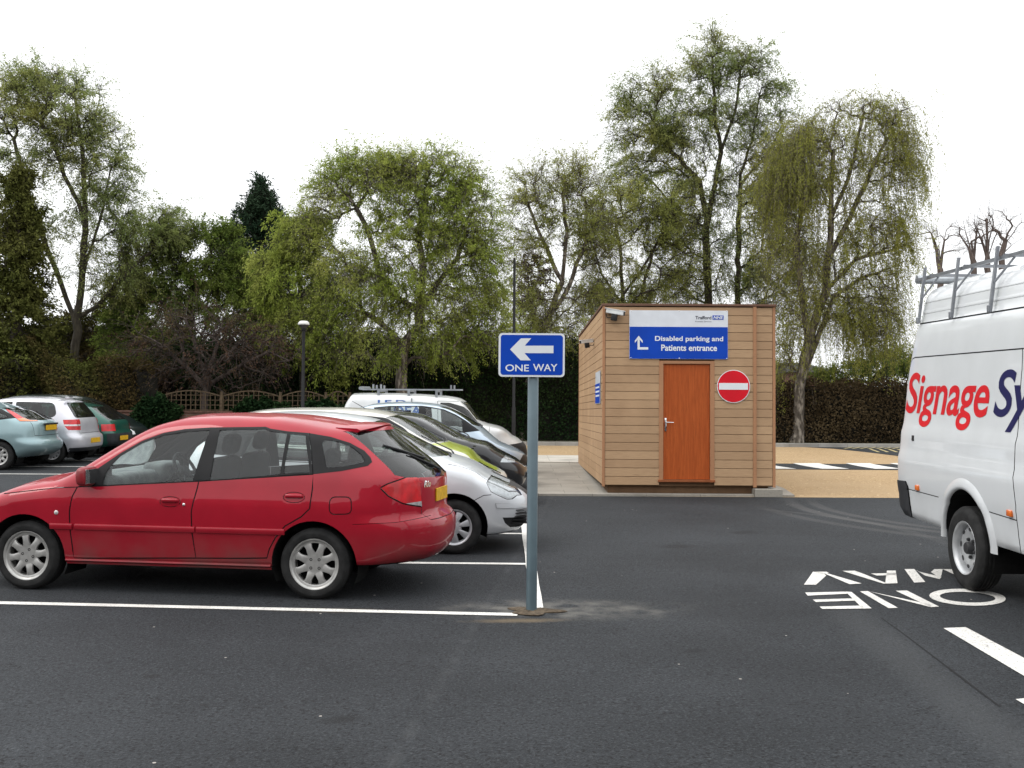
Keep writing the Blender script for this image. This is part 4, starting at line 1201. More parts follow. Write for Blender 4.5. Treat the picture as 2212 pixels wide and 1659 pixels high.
# lamps, glass
tgp = [(-.58, 1.03), (-.50, .98), (-.48, .70), (-.45, .645), (.45, .645), (.48, .70), (.50, .98), (.58, 1.03)]
car.line(tgp, (1, 2), rear_f(-1.9), 0.006)
P7 = lambda pts: [to_local(red, car.sh, *c2(*p), 1, .73) for p in pts]
tl = P7([(962, 690), (1000, 667), (1100, 632), (1205, 606), (1232, 650), (1246, 750), (1246, 852), (1180, 836), (1090, 801), (1010, 745)])
T = car.side('tail_lamp', M_REDLAMP, tl, 0.6, 0.003, ymin=0.485, nmin=0.0)
car.side('reversing_lamp', M_CLEARLAMP, P7([(1090, 803), (1246, 797), (1246, 852), (1180, 836)]), 0.6, 0.004, T, ymin=0.485, nmin=0.0)
car.line(tl+[tl[0]], (0, 2), lambda f: abs(f.calc_center_median().y) > .485, .011)
car.zone('rear_window', M_GLASSD, [(-.55, 1.40), (.55, 1.40), (.66, 1.04), (.60, 1.015), (0, .985), (-.60, 1.015), (-.66, 1.04)], (1, 2), rear_f(-1.4), -0.002)
wf_ = car.zone('windscreen', M_GLASS, [(1.12, 0), (1.09, -.4), (.97, -.68), (.31, -.55), (.33, 0), (.31, .55), (.97, .68), (1.09, .4)], (0, 1), lambda f: f.normal.x > 0.2 and f.normal.z > 0.1 and f.calc_center_median().z > 0.97, -0.002)
hl = car.side('headlamp', M_LENS, [(1.60, .70), (1.66, .62), (2.2, .55), (2.2, .72), (1.8, .76)], 0.5, 0.0, ymin=0.3)
car.arch(XW[0], ZW+0.01, 0.368); car.arch(XW[1], ZW+0.01, 0.368)
ob = car.finish(); sh = car.sh
lamp_unit(red, sh, ob, hl[1], []); lamp_unit(red, sh, ob, hl[-1], [])
for x in XW: wheel_well(red, sh, x, ZW+0.01, 0.375, 0.86)
for x in XW:
    for sg in (1, -1): wheel(red, x, 0.735*sg, ZW+0.012, 0.300, 0.207, 0.19, 'alloy8', sg, spin=rad(0 if x < 0 else 31))
# mouldings, handles, small things
for (xa, xb) in ((1.09, .885), (.86, -.228), (-.245, -1.02)):
    surf_strip(sh, 'rub_strip', M_RED, red, xa, xb, .538, .592, 0.016, 20)
surf_strip(sh, 'sill_skirt', M_RED, red, .96, -.89, .235, .285, 0.012, 24)
q1 = to_local(red, sh, *c1(1196, 825), 1); q2 = to_local(red, sh, *c2(385, 748), 1)
for sg in (1, -1):
    handle(sh, ob[d1[sg]], q1[0], q1[1], sg, M_RED, 0.155, M_RED); handle(sh, ob[d2[sg]], q2[0], q2[1], sg, M_RED, 0.155, M_RED)
q = to_local(red, sh, *c1(1292, 853), 1)
mb = MB(); y = sh.sy(*q); mb.lathe([(0, 0.006), (0.010, 0.006), (0.013, 0.003), (0.014, -0.004)], 18, Matrix.Translation((q[0], y, q[1])) @ Matrix.Rotation(rad(-90), 4, 'X')); mb.build('door_lock', M_CHROME, ob[d1[1]], smooth=True)
q = to_local(red, sh, *c1(395, 908), 1)
mb = MB(); y = sh.sy(*q); mb.lathe([(0, 0.009), (0.012, 0.009), (0.019, 0.004), (0.021, -0.004)], 18, Matrix.Translation((q[0], y, q[1])) @ Matrix.Rotation(rad(-90), 4, 'X')); mb.build('side_repeater', M_CLEARLAMP, red, smooth=True)
qm = to_local(red, sh, *c1(648, 672), 1)
for sg in (1, -1): mirror(red, qm[0]-0.0, 0.78, qm[1]+0.03, sg, M_RED, 1.2, M_RED, .03)
# spoiler lip, rear wiper, plate, badge, aerial
mb = MB()
for i in range(17):
    y = -0.50+1.0*i/16; k = abs(y/0.50); x = -1.665+0.10*k**3; z = 1.455-0.035*k**2
    mb.v += [(x+0.22, y, z+0.012), (x+0.03, y, z+0.003), (x, y, z-0.012), (x+0.02, y, z-0.03), (x+0.2, y, z-0.03)]
for i in range(16):
    for j in range(5): mb.face((i*5+j, (i+1)*5+j, (i+1)*5+(j+1) % 5, i*5+(j+1) % 5))
mb.face((0, 1, 2, 3, 4)); mb.face((84, 83, 82, 81, 80))
o = mb.build('roof_spoiler', M_RED, red)
bm = bmesh.new(); bm.from_mesh(o.data); bmesh.ops.recalc_face_normals(bm, faces=bm.faces[:]); bm.to_mesh(o.data); bm.free()
o.data.polygons.foreach_set('use_smooth', [True]*len(o.data.polygons)); o.data.set_sharp_from_angle(angle=rad(50))
wp = lambda y, z: (car.rear_x(y, z)-.015, y, z)
mb = MB(); mb.tube([wp(0, 1.045), wp(.06, 1.085), wp(.30, 1.20)], [0.014, 0.011, 0.007], 8)
mb.tube([wp(.06, 1.15), wp(.36, 1.24), wp(.46, 1.28)], 0.011, 6); mb.lathe([(0, .012), (.022, .010), (.026, 0)], 14, Matrix.Translation((car.rear_x(0, 1.04), 0, 1.04)) @ Matrix.Rotation(rad(-60), 4, 'Y')); mb.build('rear_wiper', M_BLACK, red, angle=40)
plate(red, Matrix.Translation((car.rear_x(.08, .84)-.004, 0.08, .84)) @ Matrix.Rotation(rad(-4), 4, 'Z'), M_PLATE_Y, hw=.17)
V_, F_ = text_mesh('Rio', 0.075, bold=0.002, shear=0.3, align='CENTER')
mb = MB(); mb.v = [(car.rear_x(.40-v.x, .925+v.y)-.004, .40-v.x, .925+v.y) for v in V_]
for f in F_: mb.face(f)
bo = mb.build('badge', M_CHROME, red)
bo.matrix_local = Matrix.Translation((0, 0, 0))
mb = MB(); mb.tube([(-.02, .25, 1.52), (-.08, .25, 1.545), (-.42, .25, 1.78)], [0.008, 0.006, 0.003], 6)
# interior
def cabin(root, x_dash, z_dash, x_rear, W, zf, steer_y, seats, dash_mat=None, z_belt=0.95):
    lx0 = max(x_rear, -.78)
    mb = MB(); mb.box(lx0, x_dash+0.1, -W*0.86, W*0.86, zf-0.03, zf); mb.box(x_rear, lx0, -W*.58, W*.58, .60, .63); mb.build('cabin_floor', M_INT, root)
    mb = MB(); mb.addbm(rbox(x_dash-0.05, x_dash+0.42, -W*0.84, W*0.84, z_dash-0.28, z_dash, 0.07))
    mb.addbm(rbox(x_dash-0.12, x_dash+0.12, steer_y-0.2, steer_y+0.2, z_dash-0.12, z_dash+0.06, 0.05)); mb.build('dashboard', dash_mat or M_INT, root, angle=60)
    mb = MB(); M = Matrix.Translation((x_dash-0.24, steer_y, z_dash-0.03)) @ Matrix.Rotation(rad(-62), 4, 'Y')
    mb.lathe([(0.185+0.016*math.cos(2*math.pi*i/10), 0.016*math.sin(2*math.pi*i/10)) for i in range(10)], 32, M, close=True)
    for a in (0, 130, 230):
        mb.tube([M @ Vector((0, 0, -0.02)), M @ Vector((0.18*math.cos(rad(a)), 0.18*math.sin(rad(a)), 0))], 0.016, 6)
    mb.tube([M @ Vector((0, 0, 0.0)), M @ Vector((0, 0, -0.25))], 0.035, 10); mb.lathe([(0, 0.02), (0.06, 0.012), (0.065, -0.02)], 20, M); mb.build('steering_wheel', M_SEAT, root, angle=50)
    mb = MB()
    for sg in (1, -1): mb.box(lx0, x_dash+0.1, sg*W*0.90-0.015, sg*W*0.90+0.015, zf, z_belt-0.06)
    mb.build('door_lining', M_INT, root)
    for (x, y, wd, hd_) in seats: seat(root, x, y, zf+0.13, wd, -13, hd_, hh=.62 if x > -.5 else .50)
cabin(red, .66, .99, -1.95, .86, .42, -0.34, [(-.16, -.35, .48, True), (-.16, .35, .48, True), (-1.12, -.36, .5, True), (-1.12, .36, .5, True)])
mb = MB(); mb.box(-1.95, -1.25, -.55, .55, .80, .82); mb.build('boot_cover', M_INT, red)
# ------------------------------------------------------------------ the other cars
PROF = [(.15, .88), (.27, .945), (.32, .962), (.45, .985), (.6, 1.0), (.72, .998), (.84, .98), (.93, .955), (1.0, .935), (1.1, .90), (1.25, .83), (1.4, .75), (1.55, .67)]
RPROF = [(.2, .25), (.30, .06), (.45, 0), (.60, .015), (.65, .07), (.9, .09), (1.0, .13), (1.2, .28), (1.4, .43), (1.6, .5)]
FPROF = [(.2, -.12), (.32, -.03), (.45, 0), (.58, -.02), (.66, -.07), (.74, -.16), (.82, -.25)]
def lag(zt, dx, drop, xc):
    """edge curve of the top: lower, and set back along the windscreen"""
    return [(x-(dx if x < xc+0.02 and z > 1.0 else 0)-0.0, z-(drop if x < xc-0.3 else 0.035)) for x, z in zt]
def std(zt, xR, xF, W, xc, **kw):
    d = dict(xR=xR, xF=xF, W=W, zt=zt, zs=lag(zt, .10, .052, xc), z0=[(xR, .28), (xR+.5, .22), (xF-.6, .19), (xF, .20)], prof=PROF, fprof=FPROF, rprof=RPROF,
             fs=xF-.62, fn=2.4, rs=xR+.55, rn=3.0, fw=xF-.9, rw=xR+1.5, rf=.10, nx=52, nside=22)
    d.update(kw); return d
def screen(car, xc, xs, xtc, xts, yb, yt, mat=None, name='windscreen'):
    P = [(xc, 0), (xc-(xc-xs)*.25, -yb*.5), (xs+.03, -yb*.93), (xs, -yb), (xts, -yt), (xtc-(xtc-xts)*.2, -yt*.5), (xtc, 0), (xtc-(xtc-xts)*.2, yt*.5), (xts, yt), (xs, yb), (xs+.03, yb*.93), (xc-(xc-xs)*.25, yb*.5)]
    return car.zone(name, mat or M_GLASS, P, (0, 1), lambda f: f.normal.z > 0.1 and f.normal.x > 0.12 and f.calc_center_median().z > .8, -.003)
def rscreen(car, zt, zb, yt, yb, xmax, mat=None):
    return car.zone('rear_window', mat or M_GLASSD, rcorner([(-yt, zt), (yt, zt), (yb, zb), (-yb, zb)], .08), (1, 2), rear_f(xmax), -.003)
def wipers(root, xs, xb, z0, z1, y0):
    mb = MB()
    for y in (y0, y0-.55):
        mb.tube([(xb, y, z0), (xb-.03, y+.12, z0+.03), (xs, y+.5, z1)], [.012, .009, .006], 6)
    return mb.build('wiper', M_BLACK, root, angle=40)
def doors(car, outlines, mat):
    r = []
    for ol in outlines: r.append(car.side('door', mat, ol, .15))
    return r
def wheels(root, sh, xs, z, R, rim, kind, yface, Ra, W, rim_mat=None, steer=0.0, tw=.18):
    for i, x in enumerate(xs):
        wheel_well(root, sh, x, z+.01, Ra+.006, W)
        for sg in (1, -1): wheel(root, x, (yface-tw/2)*sg, z+.012, R, rim, tw, kind, sg, spin=.3*i+.2, steer=steer if x > 0 else 0, rim_mat=rim_mat)

# ---- silver hatchback behind the red car, nose to the right
g = gnd(983, 1197)
pol = vehicle('parked_car', (g[0]-1.25, g[1]+.74, 0), 0.0, 'silver hatchback behind the red estate, its headlamp beside the sign post', 'car', 'parked cars')
spec = std([(2.1, .60), (2.0, .69), (1.95, .73), (1.83, .80), (1.66, .875), (1.378, .96), (1.22, 1.0), (1.13, 1.035), (.33, 1.41), (.18, 1.45), (0, 1.478), (-.46, 1.508), (-.9, 1.50), (-1.4, 1.46), (-1.95, 1.38)], -1.95, 2.07, .82, 1.2, fs=1.42, fn=2.3)
car = Car(pol, spec, M_SILVER)
fd = [(.98, .90), (.94, .60), (.93, .27), (-.12, .27), (-.16, .6), (-.10, .97)]
rd = [(-.10, .97), (-.16, .6), (-.12, .27), (-.78, .27), (-.86, .5), (-1.08, .72), (-1.12, 1.0)]
dd = doors(car, (fd, rd), M_SILVER)
car.side('window_frame', M_SEAM, rcorner([(.97, .955), (.70, 1.17), (.30, 1.365), (0, 1.405), (-.6, 1.415), (-1.15, 1.385), (-1.5, 1.27), (-1.42, 1.06), (-.6, .995)], .05), .85, .001)
car.side('window', M_GLASS, [(.80, .985), (.62, 1.17), (.27, 1.335), (-.06, 1.375), (-.10, 1.0)], .85, -.004)
car.side('window', M_GLASS, [(-.17, 1.38), (-.9, 1.375), (-1.02, 1.05), (-.18, 1.0)], .85, -.004)
screen(car, 1.17, 1.0, .34, .25, .66, .52)
rscreen(car, 1.36, 1.03, .5, .62, -1.4)
hl = car.side('headlamp', M_LENS, PX(car, [(1660, 662), (1668, 642), (1690, 634), (1730, 638), (1770, 650), (1840, 688), (1880, 727), (1893, 742), (1860, 744), (1830, 766), (1795, 768), (1735, 742), (1688, 718)], c2, -1), .3, 0, ymin=.2, nmin=-1)
hp = PX(car, [(1660, 662), (1668, 642), (1690, 634), (1730, 638), (1770, 650), (1840, 688), (1880, 727), (1893, 742), (1860, 744), (1830, 766), (1795, 768), (1735, 742), (1688, 718)], c2, -1)
car.line(hp+[hp[0]], (0, 2), lambda f: abs(f.calc_center_median().y) > .2, .008)
car.side('bumper_strip', M_SILVER, PX(car, [(1718, 795), (1912, 790), (1912, 818), (1722, 824)], c2, -1), .3, .012, ymin=.15, nmin=-1)
car.side('lower_grille', M_BLACK, PX(car, [(1765, 888), (1960, 872), (1960, 945), (1815, 956), (1780, 925)], c2, -1), .15, -.01, ymin=0.05, nmin=-1)
car.zone('grille', M_BLACK, [(-.36, .72), (.36, .72), (.26, .60), (.13, .52), (-.13, .52), (-.26, .60)], (1, 2), front_f(1.8), -.008)
car.sideline(PX(car, [(1560, 790), (1590, 768), (1640, 742), (1690, 738)], c2, -1), .008)
car.line([(1.17, -.74), (1.6, -.70), (1.83, -.60), (1.95, -.40), (2.0, 0), (1.95, .40), (1.83, .60), (1.6, .70), (1.17, .74)], (0, 1), top_f(.65), .008)
for ol in (fd, rd): car.sideline(ol+[ol[0]], .009, .2)
XW = (1.24, -1.24); car.arch(XW[0], .30, .36); car.arch(XW[1], .30, .36)
ob = car.finish(); sh = car.sh
for s_ in (1, -1): lamp_unit(pol, sh, ob, hl[s_], [])
wheels(pol, sh, XW, .28, .291, .185, 'cap7', .79, .36, .82, M_HUBCAP)
for sg in (1, -1):
    mb = MB()
    for i in range(5):
        z = .315+.035*i; mb.box(1.80, 2.02, min(sg*.32, sg*.60), max(sg*.32, sg*.60), z, z+.008)
    mb.build('grille_bars', M_BLACK, pol)
for sg in (1, -1): mirror(pol, .83, .80, 1.03, sg, M_SILVER)
wipers(pol, .75, 1.17, 1.02, 1.2, .25)
for k, sg in ((0, 1), (0, -1), (1, 1), (1, -1)): handle(sh, ob[dd[k][sg]], (-.02, -.95)[k], .86, sg, M_SILVER)
plate(pol, Matrix.Translation((2.075, 0, .42)), M_PLATE_W)
cabin(pol, .62, .98, -1.6, .82, .40, -.34, [(-.15, -.34, .46, True), (-.15, .34, .46, True), (-1.0, 0, 1.1, True)])

# ---- pale car with a lime green bonnet
M_CREAM = car_paint('cream_white_paint', (0.55, 0.53, 0.48), 0.0, 0.3, 0.9, 0.2)
M_LIME = car_paint('lime_green_paint', (0.36, 0.42, 0.04), 0.0, 0.3, 0.7, 0.1)
lim = vehicle('parked_car', (-2.2, 14.25, 0), 0.0, 'pale cream car with a lime green bonnet, third from the red estate', 'car', 'parked cars')
spec = std([(2.2, .62), (2.08, .70), (1.99, .78), (1.95, .83), (1.78, .94), (1.513, 1.0), (1.36, 1.035), (1.28, 1.07), (.62, 1.42), (.45, 1.465), (.196, 1.50), (-.23, 1.51), (-.9, 1.50), (-1.5, 1.47), (-2.1, 1.38)], -2.1, 2.16, .84, 1.3, fs=1.5)
car = Car(lim, spec, M_CREAM)
fd = [(1.08, .93), (1.03, .6), (1.02, .27), (0, .27), (-.05, .6), (.02, 1.0)]
rd = [(.02, 1.0), (-.05, .6), (0, .27), (-.72, .27), (-.8, .5), (-1.02, .72), (-1.05, 1.02)]
dd = doors(car, (fd, rd), M_CREAM)
car.side('lime_stripe', M_LIME, [(1.5, .78), (1.5, .90), (-1.9, .93), (-1.9, .80)], .5, .001)
car.side('window_frame', M_SEAM, rcorner([(1.06, 1.0), (.80, 1.25), (.55, 1.385), (.2, 1.42), (-.6, 1.43), (-1.2, 1.40), (-1.7, 1.28), (-1.62, 1.10), (-.6, 1.03)], .05), .85, .001)
car.side('window', M_GLASS, [(.90, 1.03), (.74, 1.22), (.50, 1.355), (.08, 1.39), (.05, 1.04)], .85, -.004)
car.side('window', M_GLASS, [(-.02, 1.395), (-.95, 1.395), (-1.05, 1.08), (-.03, 1.045)], .85, -.004)
screen(car, 1.31, 1.15, .64, .54, .68, .54)
rscreen(car, 1.38, 1.05, .52, .64, -1.5)
bn = car.zone('bonnet', M_LIME, [(1.27, -.50), (1.16, -.715), (1.5, -.715), (1.8, -.68), (1.98, -.52), (2.08, 0), (1.98, .52), (1.8, .68), (1.5, .715), (1.16, .715), (1.27, .50), (1.34, 0)], (0, 1), top_f(.68), .001)
hl = car.side('headlamp', M_LENS, [(1.72, .80), (1.8, .68), (2.2, .62), (2.2, .76), (1.95, .82)], .3, 0, ymin=.3, nmin=-1)
for ol in (fd, rd): car.sideline(ol+[ol[0]], .009, .2)
XW = (1.28, -1.28); car.arch(XW[0], .30, .365); car.arch(XW[1], .30, .365)
ob = car.finish(); sh = car.sh
for s_ in (1, -1): lamp_unit(lim, sh, ob, hl[s_], [])
wheels(lim, sh, XW, .29, .30, .19, 'cap7', .81, .365, .84, M_HUBCAP)
for sg in (1, -1): mirror(lim, .93, .82, 1.08, sg, M_BLACK)
wipers(lim, .95, 1.30, 1.05, 1.2, .25)
mb = MB(); mb.tube([(.24, -.1, 1.47), (.20, -.1, 1.50), (.02, -.1, 1.60)], [.012, .006, .003], 6); mb.build('aerial', M_BLACK, lim)
mb = MB()
for y in (-.28, .28): mb.cbox(1.66, 1.70, y-.03, y+.03, .965, .985, .006)
mb.build('washer_jet', M_BLACK, ob[bn])
plate(lim, Matrix.Translation((2.165, 0, .42)), M_PLATE_W)
cabin(lim, .78, 1.0, -1.7, .84, .42, -.35, [(0, -.35, .48, True), (0, .35, .48, True), (-.9, 0, 1.15, True)])

# ---- black hatchback
M_BLACKP = car_paint('black_paint', (0.012, 0.012, 0.014), 0.0, 0.3, 0.9, 0.25)
blk = vehicle('parked_car', (-1.95, 16.6, 0), 0.0, 'black hatchback between the lime bonnet car and the pale blue car', 'car', 'parked cars')
spec = std([(2.25, .50), (2.175, .56), (2.09, .68), (1.891, .83), (1.655, .925), (1.4, .97), (1.27, 1.0), (1.2, 1.03), (.62, 1.33), (.5, 1.37), (.257, 1.40), (-.2, 1.425), (-.9, 1.41), (-1.5, 1.37), (-2.0, 1.3)], -2.0, 2.2, .85, 1.25, fs=1.45)
car = Car(blk, spec, M_BLACKP)
fd = [(1.05, .90), (1.0, .6), (1.0, .27), (-.1, .27), (-.15, .6), (-.08, .95)]
dd = doors(car, (fd,), M_BLACKP)
car.side('window', M_GLASSD, rcorner([(.90, .98), (.70, 1.14), (.5, 1.25), (.1, 1.31), (-.04, 1.31), (-.06, .99)], .03), .85, -.003)
car.side('window', M_GLASSD, rcorner([(-.12, 1.315), (-.9, 1.31), (-1.3, 1.22), (-1.2, 1.04), (-.13, .995)], .05), .85, -.003)
screen(car, 1.24, 1.08, .62, .50, .68, .54)
rscreen(car, 1.28, 1.0, .5, .64, -1.4)
hl = car.side('headlamp', M_LENS, PX(car, [(1908, 848), (1925, 810), (1962, 782), (2010, 785), (2050, 810), (2066, 850)], lambda x, y: (668.9+x*.21602, 815.5+y*.21602), -1), .3, 0, ymin=.25, nmin=-1)
car.line([(1.24, -.74), (1.6, -.72), (1.9, -.62), (2.05, -.35), (2.09, 0), (2.05, .35), (1.9, .62), (1.6, .72), (1.24, .74)], (0, 1), top_f(.6), .008)
for ol in (fd,): car.sideline(ol+[ol[0]], .009, .2)
XW = (1.27, -1.27); car.arch(XW[0], .30, .365); car.arch(XW[1], .30, .365)
ob = car.finish(); sh = car.sh
for s_ in (1, -1): lamp_unit(blk, sh, ob, hl[s_], [])
wheels(blk, sh, XW, .29, .30, .20, 'cap7', .82, .365, .85)
for sg in (1, -1): mirror(blk, .88, .83, 1.02, sg, M_BLACKP)
wipers(blk, .9, 1.26, 1.0, 1.15, .25)
mb = MB(); mb.cbox(.18, .30, .32, .42, 1.385, 1.415, .006); mb.build('mirror_stalk', M_BLACK, blk)
plate(blk, Matrix.Translation((2.205, 0, .42)), M_PLATE_W)
cabin(blk, .72, .97, -1.6, .85, .40, -.35, [(-.05, -.35, .48, True), (-.05, .35, .48, True), (-.95, 0, 1.15, True)])

# ---- pale blue five door
M_PBLUE = car_paint('pale_blue_paint', (0.42, 0.50, 0.58), 0.45, 0.36, 0.9, 0.15)
blu = vehicle('parked_car', (-2.0, 18.9, 0), 0.0, 'pale blue five door car with a black mirror, in front of the small white van', 'car', 'parked cars')
c5 = lambda x, y: (668.9+x*.21602, 815.5+y*.21602)
spec = std([(2.36, .50), (2.27, .60), (2.2, .68), (2.09, .76), (1.9, .85), (1.75, .92), (1.6, 1.0), (1.45, 1.10), (.832, 1.45), (.6, 1.505), (.14, 1.535), (-.4, 1.51), (-.732, 1.45), (-1.3, 1.36), (-1.9, 1.22)], -1.9, 2.3, .86, 1.42, fs=1.5)
spec['zs'] = [(2.36, .46), (2.2, .63), (2.09, .71), (1.9, .79), (1.7, .86), (1.55, .94), (1.42, 1.04), (1.17, 1.26), (.817, 1.425), (.464, 1.47), (.1, 1.487), (-.4, 1.465), (-.8, 1.40), (-1.3, 1.31), (-1.9, 1.16)]
car = Car(blu, spec, M_PBLUE)
fd = [(1.08, .98), (1.14, .85), (1.10, .5), (1.06, .27), (.38, .27), (.34, .6), (.42, 1.02)]
rd = [(.42, 1.02), (.34, .6), (.38, .27), (-.5, .27), (-.7, .5), (-.8, .75), (-.72, 1.08)]
dd = doors(car, (fd, rd), M_PBLUE)
car.side('window_frame', M_SEAM, PX(car, [(640, 300), (800, 284), (1120, 282), (1200, 293), (1340, 318), (1460, 370), (1560, 430), (1700, 533), (1540, 552), (1400, 545), (1000, 390), (700, 330)][:-3]+[(1350, 545), (700, 490)], c5, -1), .8, .001)
car.side('window', M_GLASS, PX(car, [(1160, 300), (1330, 325), (1440, 370), (1522, 418), (1528, 540), (1165, 520)], c5, -1), .85, -.004)
car.side('window', M_GLASS, PX(car, [(812, 292), (1092, 292), (1090, 520), (800, 500)], c5, -1), .85, -.004)
car.side('window', M_GLASSD, PX(car, [(660, 302), (778, 290), (770, 480), (700, 480)], c5, -1), .85, -.004)
screen(car, 1.46, 1.30, .84, .72, .70, .55)
rscreen(car, 1.30, 1.0, .5, .62, -1.4)
hl = car.side('headlamp', M_LENS, PX(car, [(2028, 706), (2060, 702), (2120, 712), (2175, 740), (2175, 765), (2120, 760), (2080, 735)], c5, -1), .3, 0, ymin=.25, nmin=-1)
car.side('grille', M_BLACK, [(2.10, .44), (2.4, .40), (2.4, .62), (2.2, .60)], .2, -.005, ymin=.05, nmin=-1)
car.line([(1.5, -.76), (1.75, -.72), (2.0, -.60), (2.12, -.35), (2.16, 0), (2.12, .35), (2.0, .60), (1.75, .72), (1.5, .76)], (0, 1), top_f(.6), .008)
for ol in (fd, rd): car.sideline(ol+[ol[0]], .009, .2)
XW = (1.35, -1.25); car.arch(XW[0], .31, .37); car.arch(XW[1], .31, .37)
ob = car.finish(); sh = car.sh
for s_ in (1, -1): lamp_unit(blu, sh, ob, hl[s_], [])
wheels(blu, sh, XW, .30, .31, .20, 'alloy8', .83, .37, .86)
q = to_local(blu, sh, *c5(1545, 510), -1, 1.0); print('MIRROR', q)
for sg in (1, -1): mirror(blu, q[0], .84, q[1], sg, M_BLACK)
wipers(blu, 1.1, 1.46, 1.08, 1.25, .25)
plate(blu, Matrix.Translation((2.31, 0, .42)), M_PLATE_W)
cabin(blu, .95, 1.04, -1.5, .86, .44, -.35, [(.12, -.35, .48, True), (.12, .35, .48, True), (-.75, 0, 1.15, True)])

# ---- small white van with a roof rack
M_WHITE = car_paint('white_paint', (0.62, 0.63, 0.63), 0.0, 0.3, 0.8, 0.3)
wv = vehicle('small_van', (-2.4, 21.6, 0), 0.0, 'small white van with a roof rack and blue lettering on its side', 'van')
spec = dict(xR=-1.1, xF=2.72, W=.88, fs=2.0, fn=2.4, rs=-.75, rn=5, fw=1.9, rw=-.6, rf=.13, nx=56, nside=24,
    zt=[(2.8, .66), (2.685, .80), (2.55, .90), (2.358, .975), (2.01, 1.04), (1.87, 1.07), (1.80, 1.12), (1.45, 1.51), (1.313, 1.585), (.9, 1.64), (.065, 1.675), (-.55, 1.68), (-1.1, 1.67)],
    zs=[(2.8, .60), (2.55, .84), (2.358, .93), (2.01, .99), (1.8, 1.03), (1.70, 1.11), (1.40, 1.44), (1.25, 1.53), (.9, 1.585), (.065, 1.62), (-.55, 1.625), (-1.1, 1.61)],
    z0=[(-1.1, .3), (2.8, .26)], prof=[(.2, .9), (.35, .96), (.6, 1.0), (1.0, .985), (1.3, .94), (1.62, .86)],
    fprof=FPROF, rprof=[(.2, .05), (.5, 0), (1.0, .01), (1.4, .10), (1.7, .26)])
car = Car(wv, spec, M_WHITE)
fd = PX(car, [(1280, 235), (1540, 240), (1800, 480), (1790, 600)], c5, -1)+[(1.72, .35), (.95, .35)]
dd = doors(car, (fd,), M_WHITE)
car.side('window', M_GLASSD, rcorner(PX(car, [(1305, 250), (1400, 252), (1540, 292), (1690, 420), (1750, 480), (1560, 500), (1320, 480)], c5, -1), .03), .9, -.003)
screen(car, 1.84, 1.68, 1.46, 1.36, .70, .60)
hl = car.side('headlamp', M_LENS, PX(car, [(2105, 565), (2150, 570), (2200, 590), (2200, 650), (2150, 600)], c5, -1), .5, 0, ymin=.25, nmin=-1)
car.side('bumper', M_GREYPL, [(2.25, .3), (2.8, .3), (2.8, .70), (2.35, .66)], .2, .004, ymin=.0, nmin=-1)
car.sideline(fd+[fd[0]], .009)
XW = (2.0, -.62); car.arch(XW[0], .31, .36); car.arch(XW[1], .31, .36)
ob = car.finish(); sh = car.sh
for s_ in (1, -1): lamp_unit(wv, sh, ob, hl[s_], [])
wheels(wv, sh, XW, .30, .30, .19, 'capholes', .84, .36, .88)
for sg in (1, -1): mirror(wv, 1.52, .85, 1.15, sg, M_BLACK)
def side_text(root, sh, name, mat, s, x0, x1, z0, z1, sg=-1, out=.003, **kw):
    P, Fc = fit_text(s, x0, x1, z0, z1, **kw)
    bm = bmesh.new(); vs = [bm.verts.new((x, 0, z)) for x, z in P]
    for f in Fc:
        try: bm.faces.new([vs[i] for i in f])
        except ValueError: pass
    for k in range(1, 12):
        z = z0+(z1-z0)*k/12
        bmesh.ops.bisect_plane(bm, geom=bm.verts[:]+bm.edges[:]+bm.faces[:], plane_co=(0, 0, z), plane_no=(0, 0, 1))
    for v in bm.verts: v.co.y = sg*(sh.sy(v.co.x, v.co.z)+out)
    return from_bm(name, bm, mat, root)
M_VBLUE = simple('blue_van_lettering', (0.03, 0.10, 0.32), 0.4, 0, 0.1)
side_text(wv, sh, 'lettering', M_VBLUE, 'J.E.D', -.33, .28, 1.43, 1.54, bold=.02)
side_text(wv, sh, 'lettering', M_VBLUE, 'DEA', .04, .60, 1.24, 1.42, bold=.03)
rk = empty('roof_rack', Matrix.Identity(4), parent=wv)
mb = MB()
for y in (-.62, .62): mb.box(-.62, 1.35, y-.02, y+.02, 1.735, 1.765)
mb.build('rail', M_STEEL, rk)
mb = MB()
for x in (-.29, .32, .88): mb.box(x-.03, x+.03, -.64, .64, 1.70, 1.733)
mb.build('cross_bar', M_STEEL, rk)
for x in (-.29, .32, .88):
    for y in (-.66, .66): mb = MB(); mb.box(x-.025, x+.025, y-.012, y+.012, 1.60, 1.735); mb.build('foot', M_STEEL, rk)
mb = MB()
for (x, h) in ((-.40, .09), (-.33, .07), (1.17, .08)):
    for y in (-.62, .62): mb.box(x-.018, x+.018, y-.018, y+.018, 1.767, 1.767+h)
mb.build('stop', M_STEEL, rk)
mb = MB(); mb.tube([(-.66, -.64, 1.775), (-.66, .64, 1.775)], .035, 12); mb.build('roller', M_STEEL, rk, angle=40)
cabin(wv, 1.35, 1.08, .55, .86, .45, -.35, [(.75, -.35, .48, True), (.75, .35, .48, True)])
mb = MB(); mb.box(.38, .40, -.78, .78, .45, 1.58); mb.build('bulkhead', M_INT, wv)

# ---- cars at the far left, tails to the right, and one facing the other way
M_FORD = car_paint('pale_sea_green_paint', (0.24, 0.34, 0.36), 0.45, 0.36, 0.8, 0.25)
M_GREEN = car_paint('dark_green_paint', (0.01, 0.075, 0.055), 0.3, 0.32, 0.8, 0.25)
M_BLACKG = car_paint('greenish_black_paint', (0.010, 0.016, 0.017), 0.1, 0.3, 0.9, 0.2)
c9 = lambda x, y: (x*.144, 840.97+y*.144)
PI = math.pi
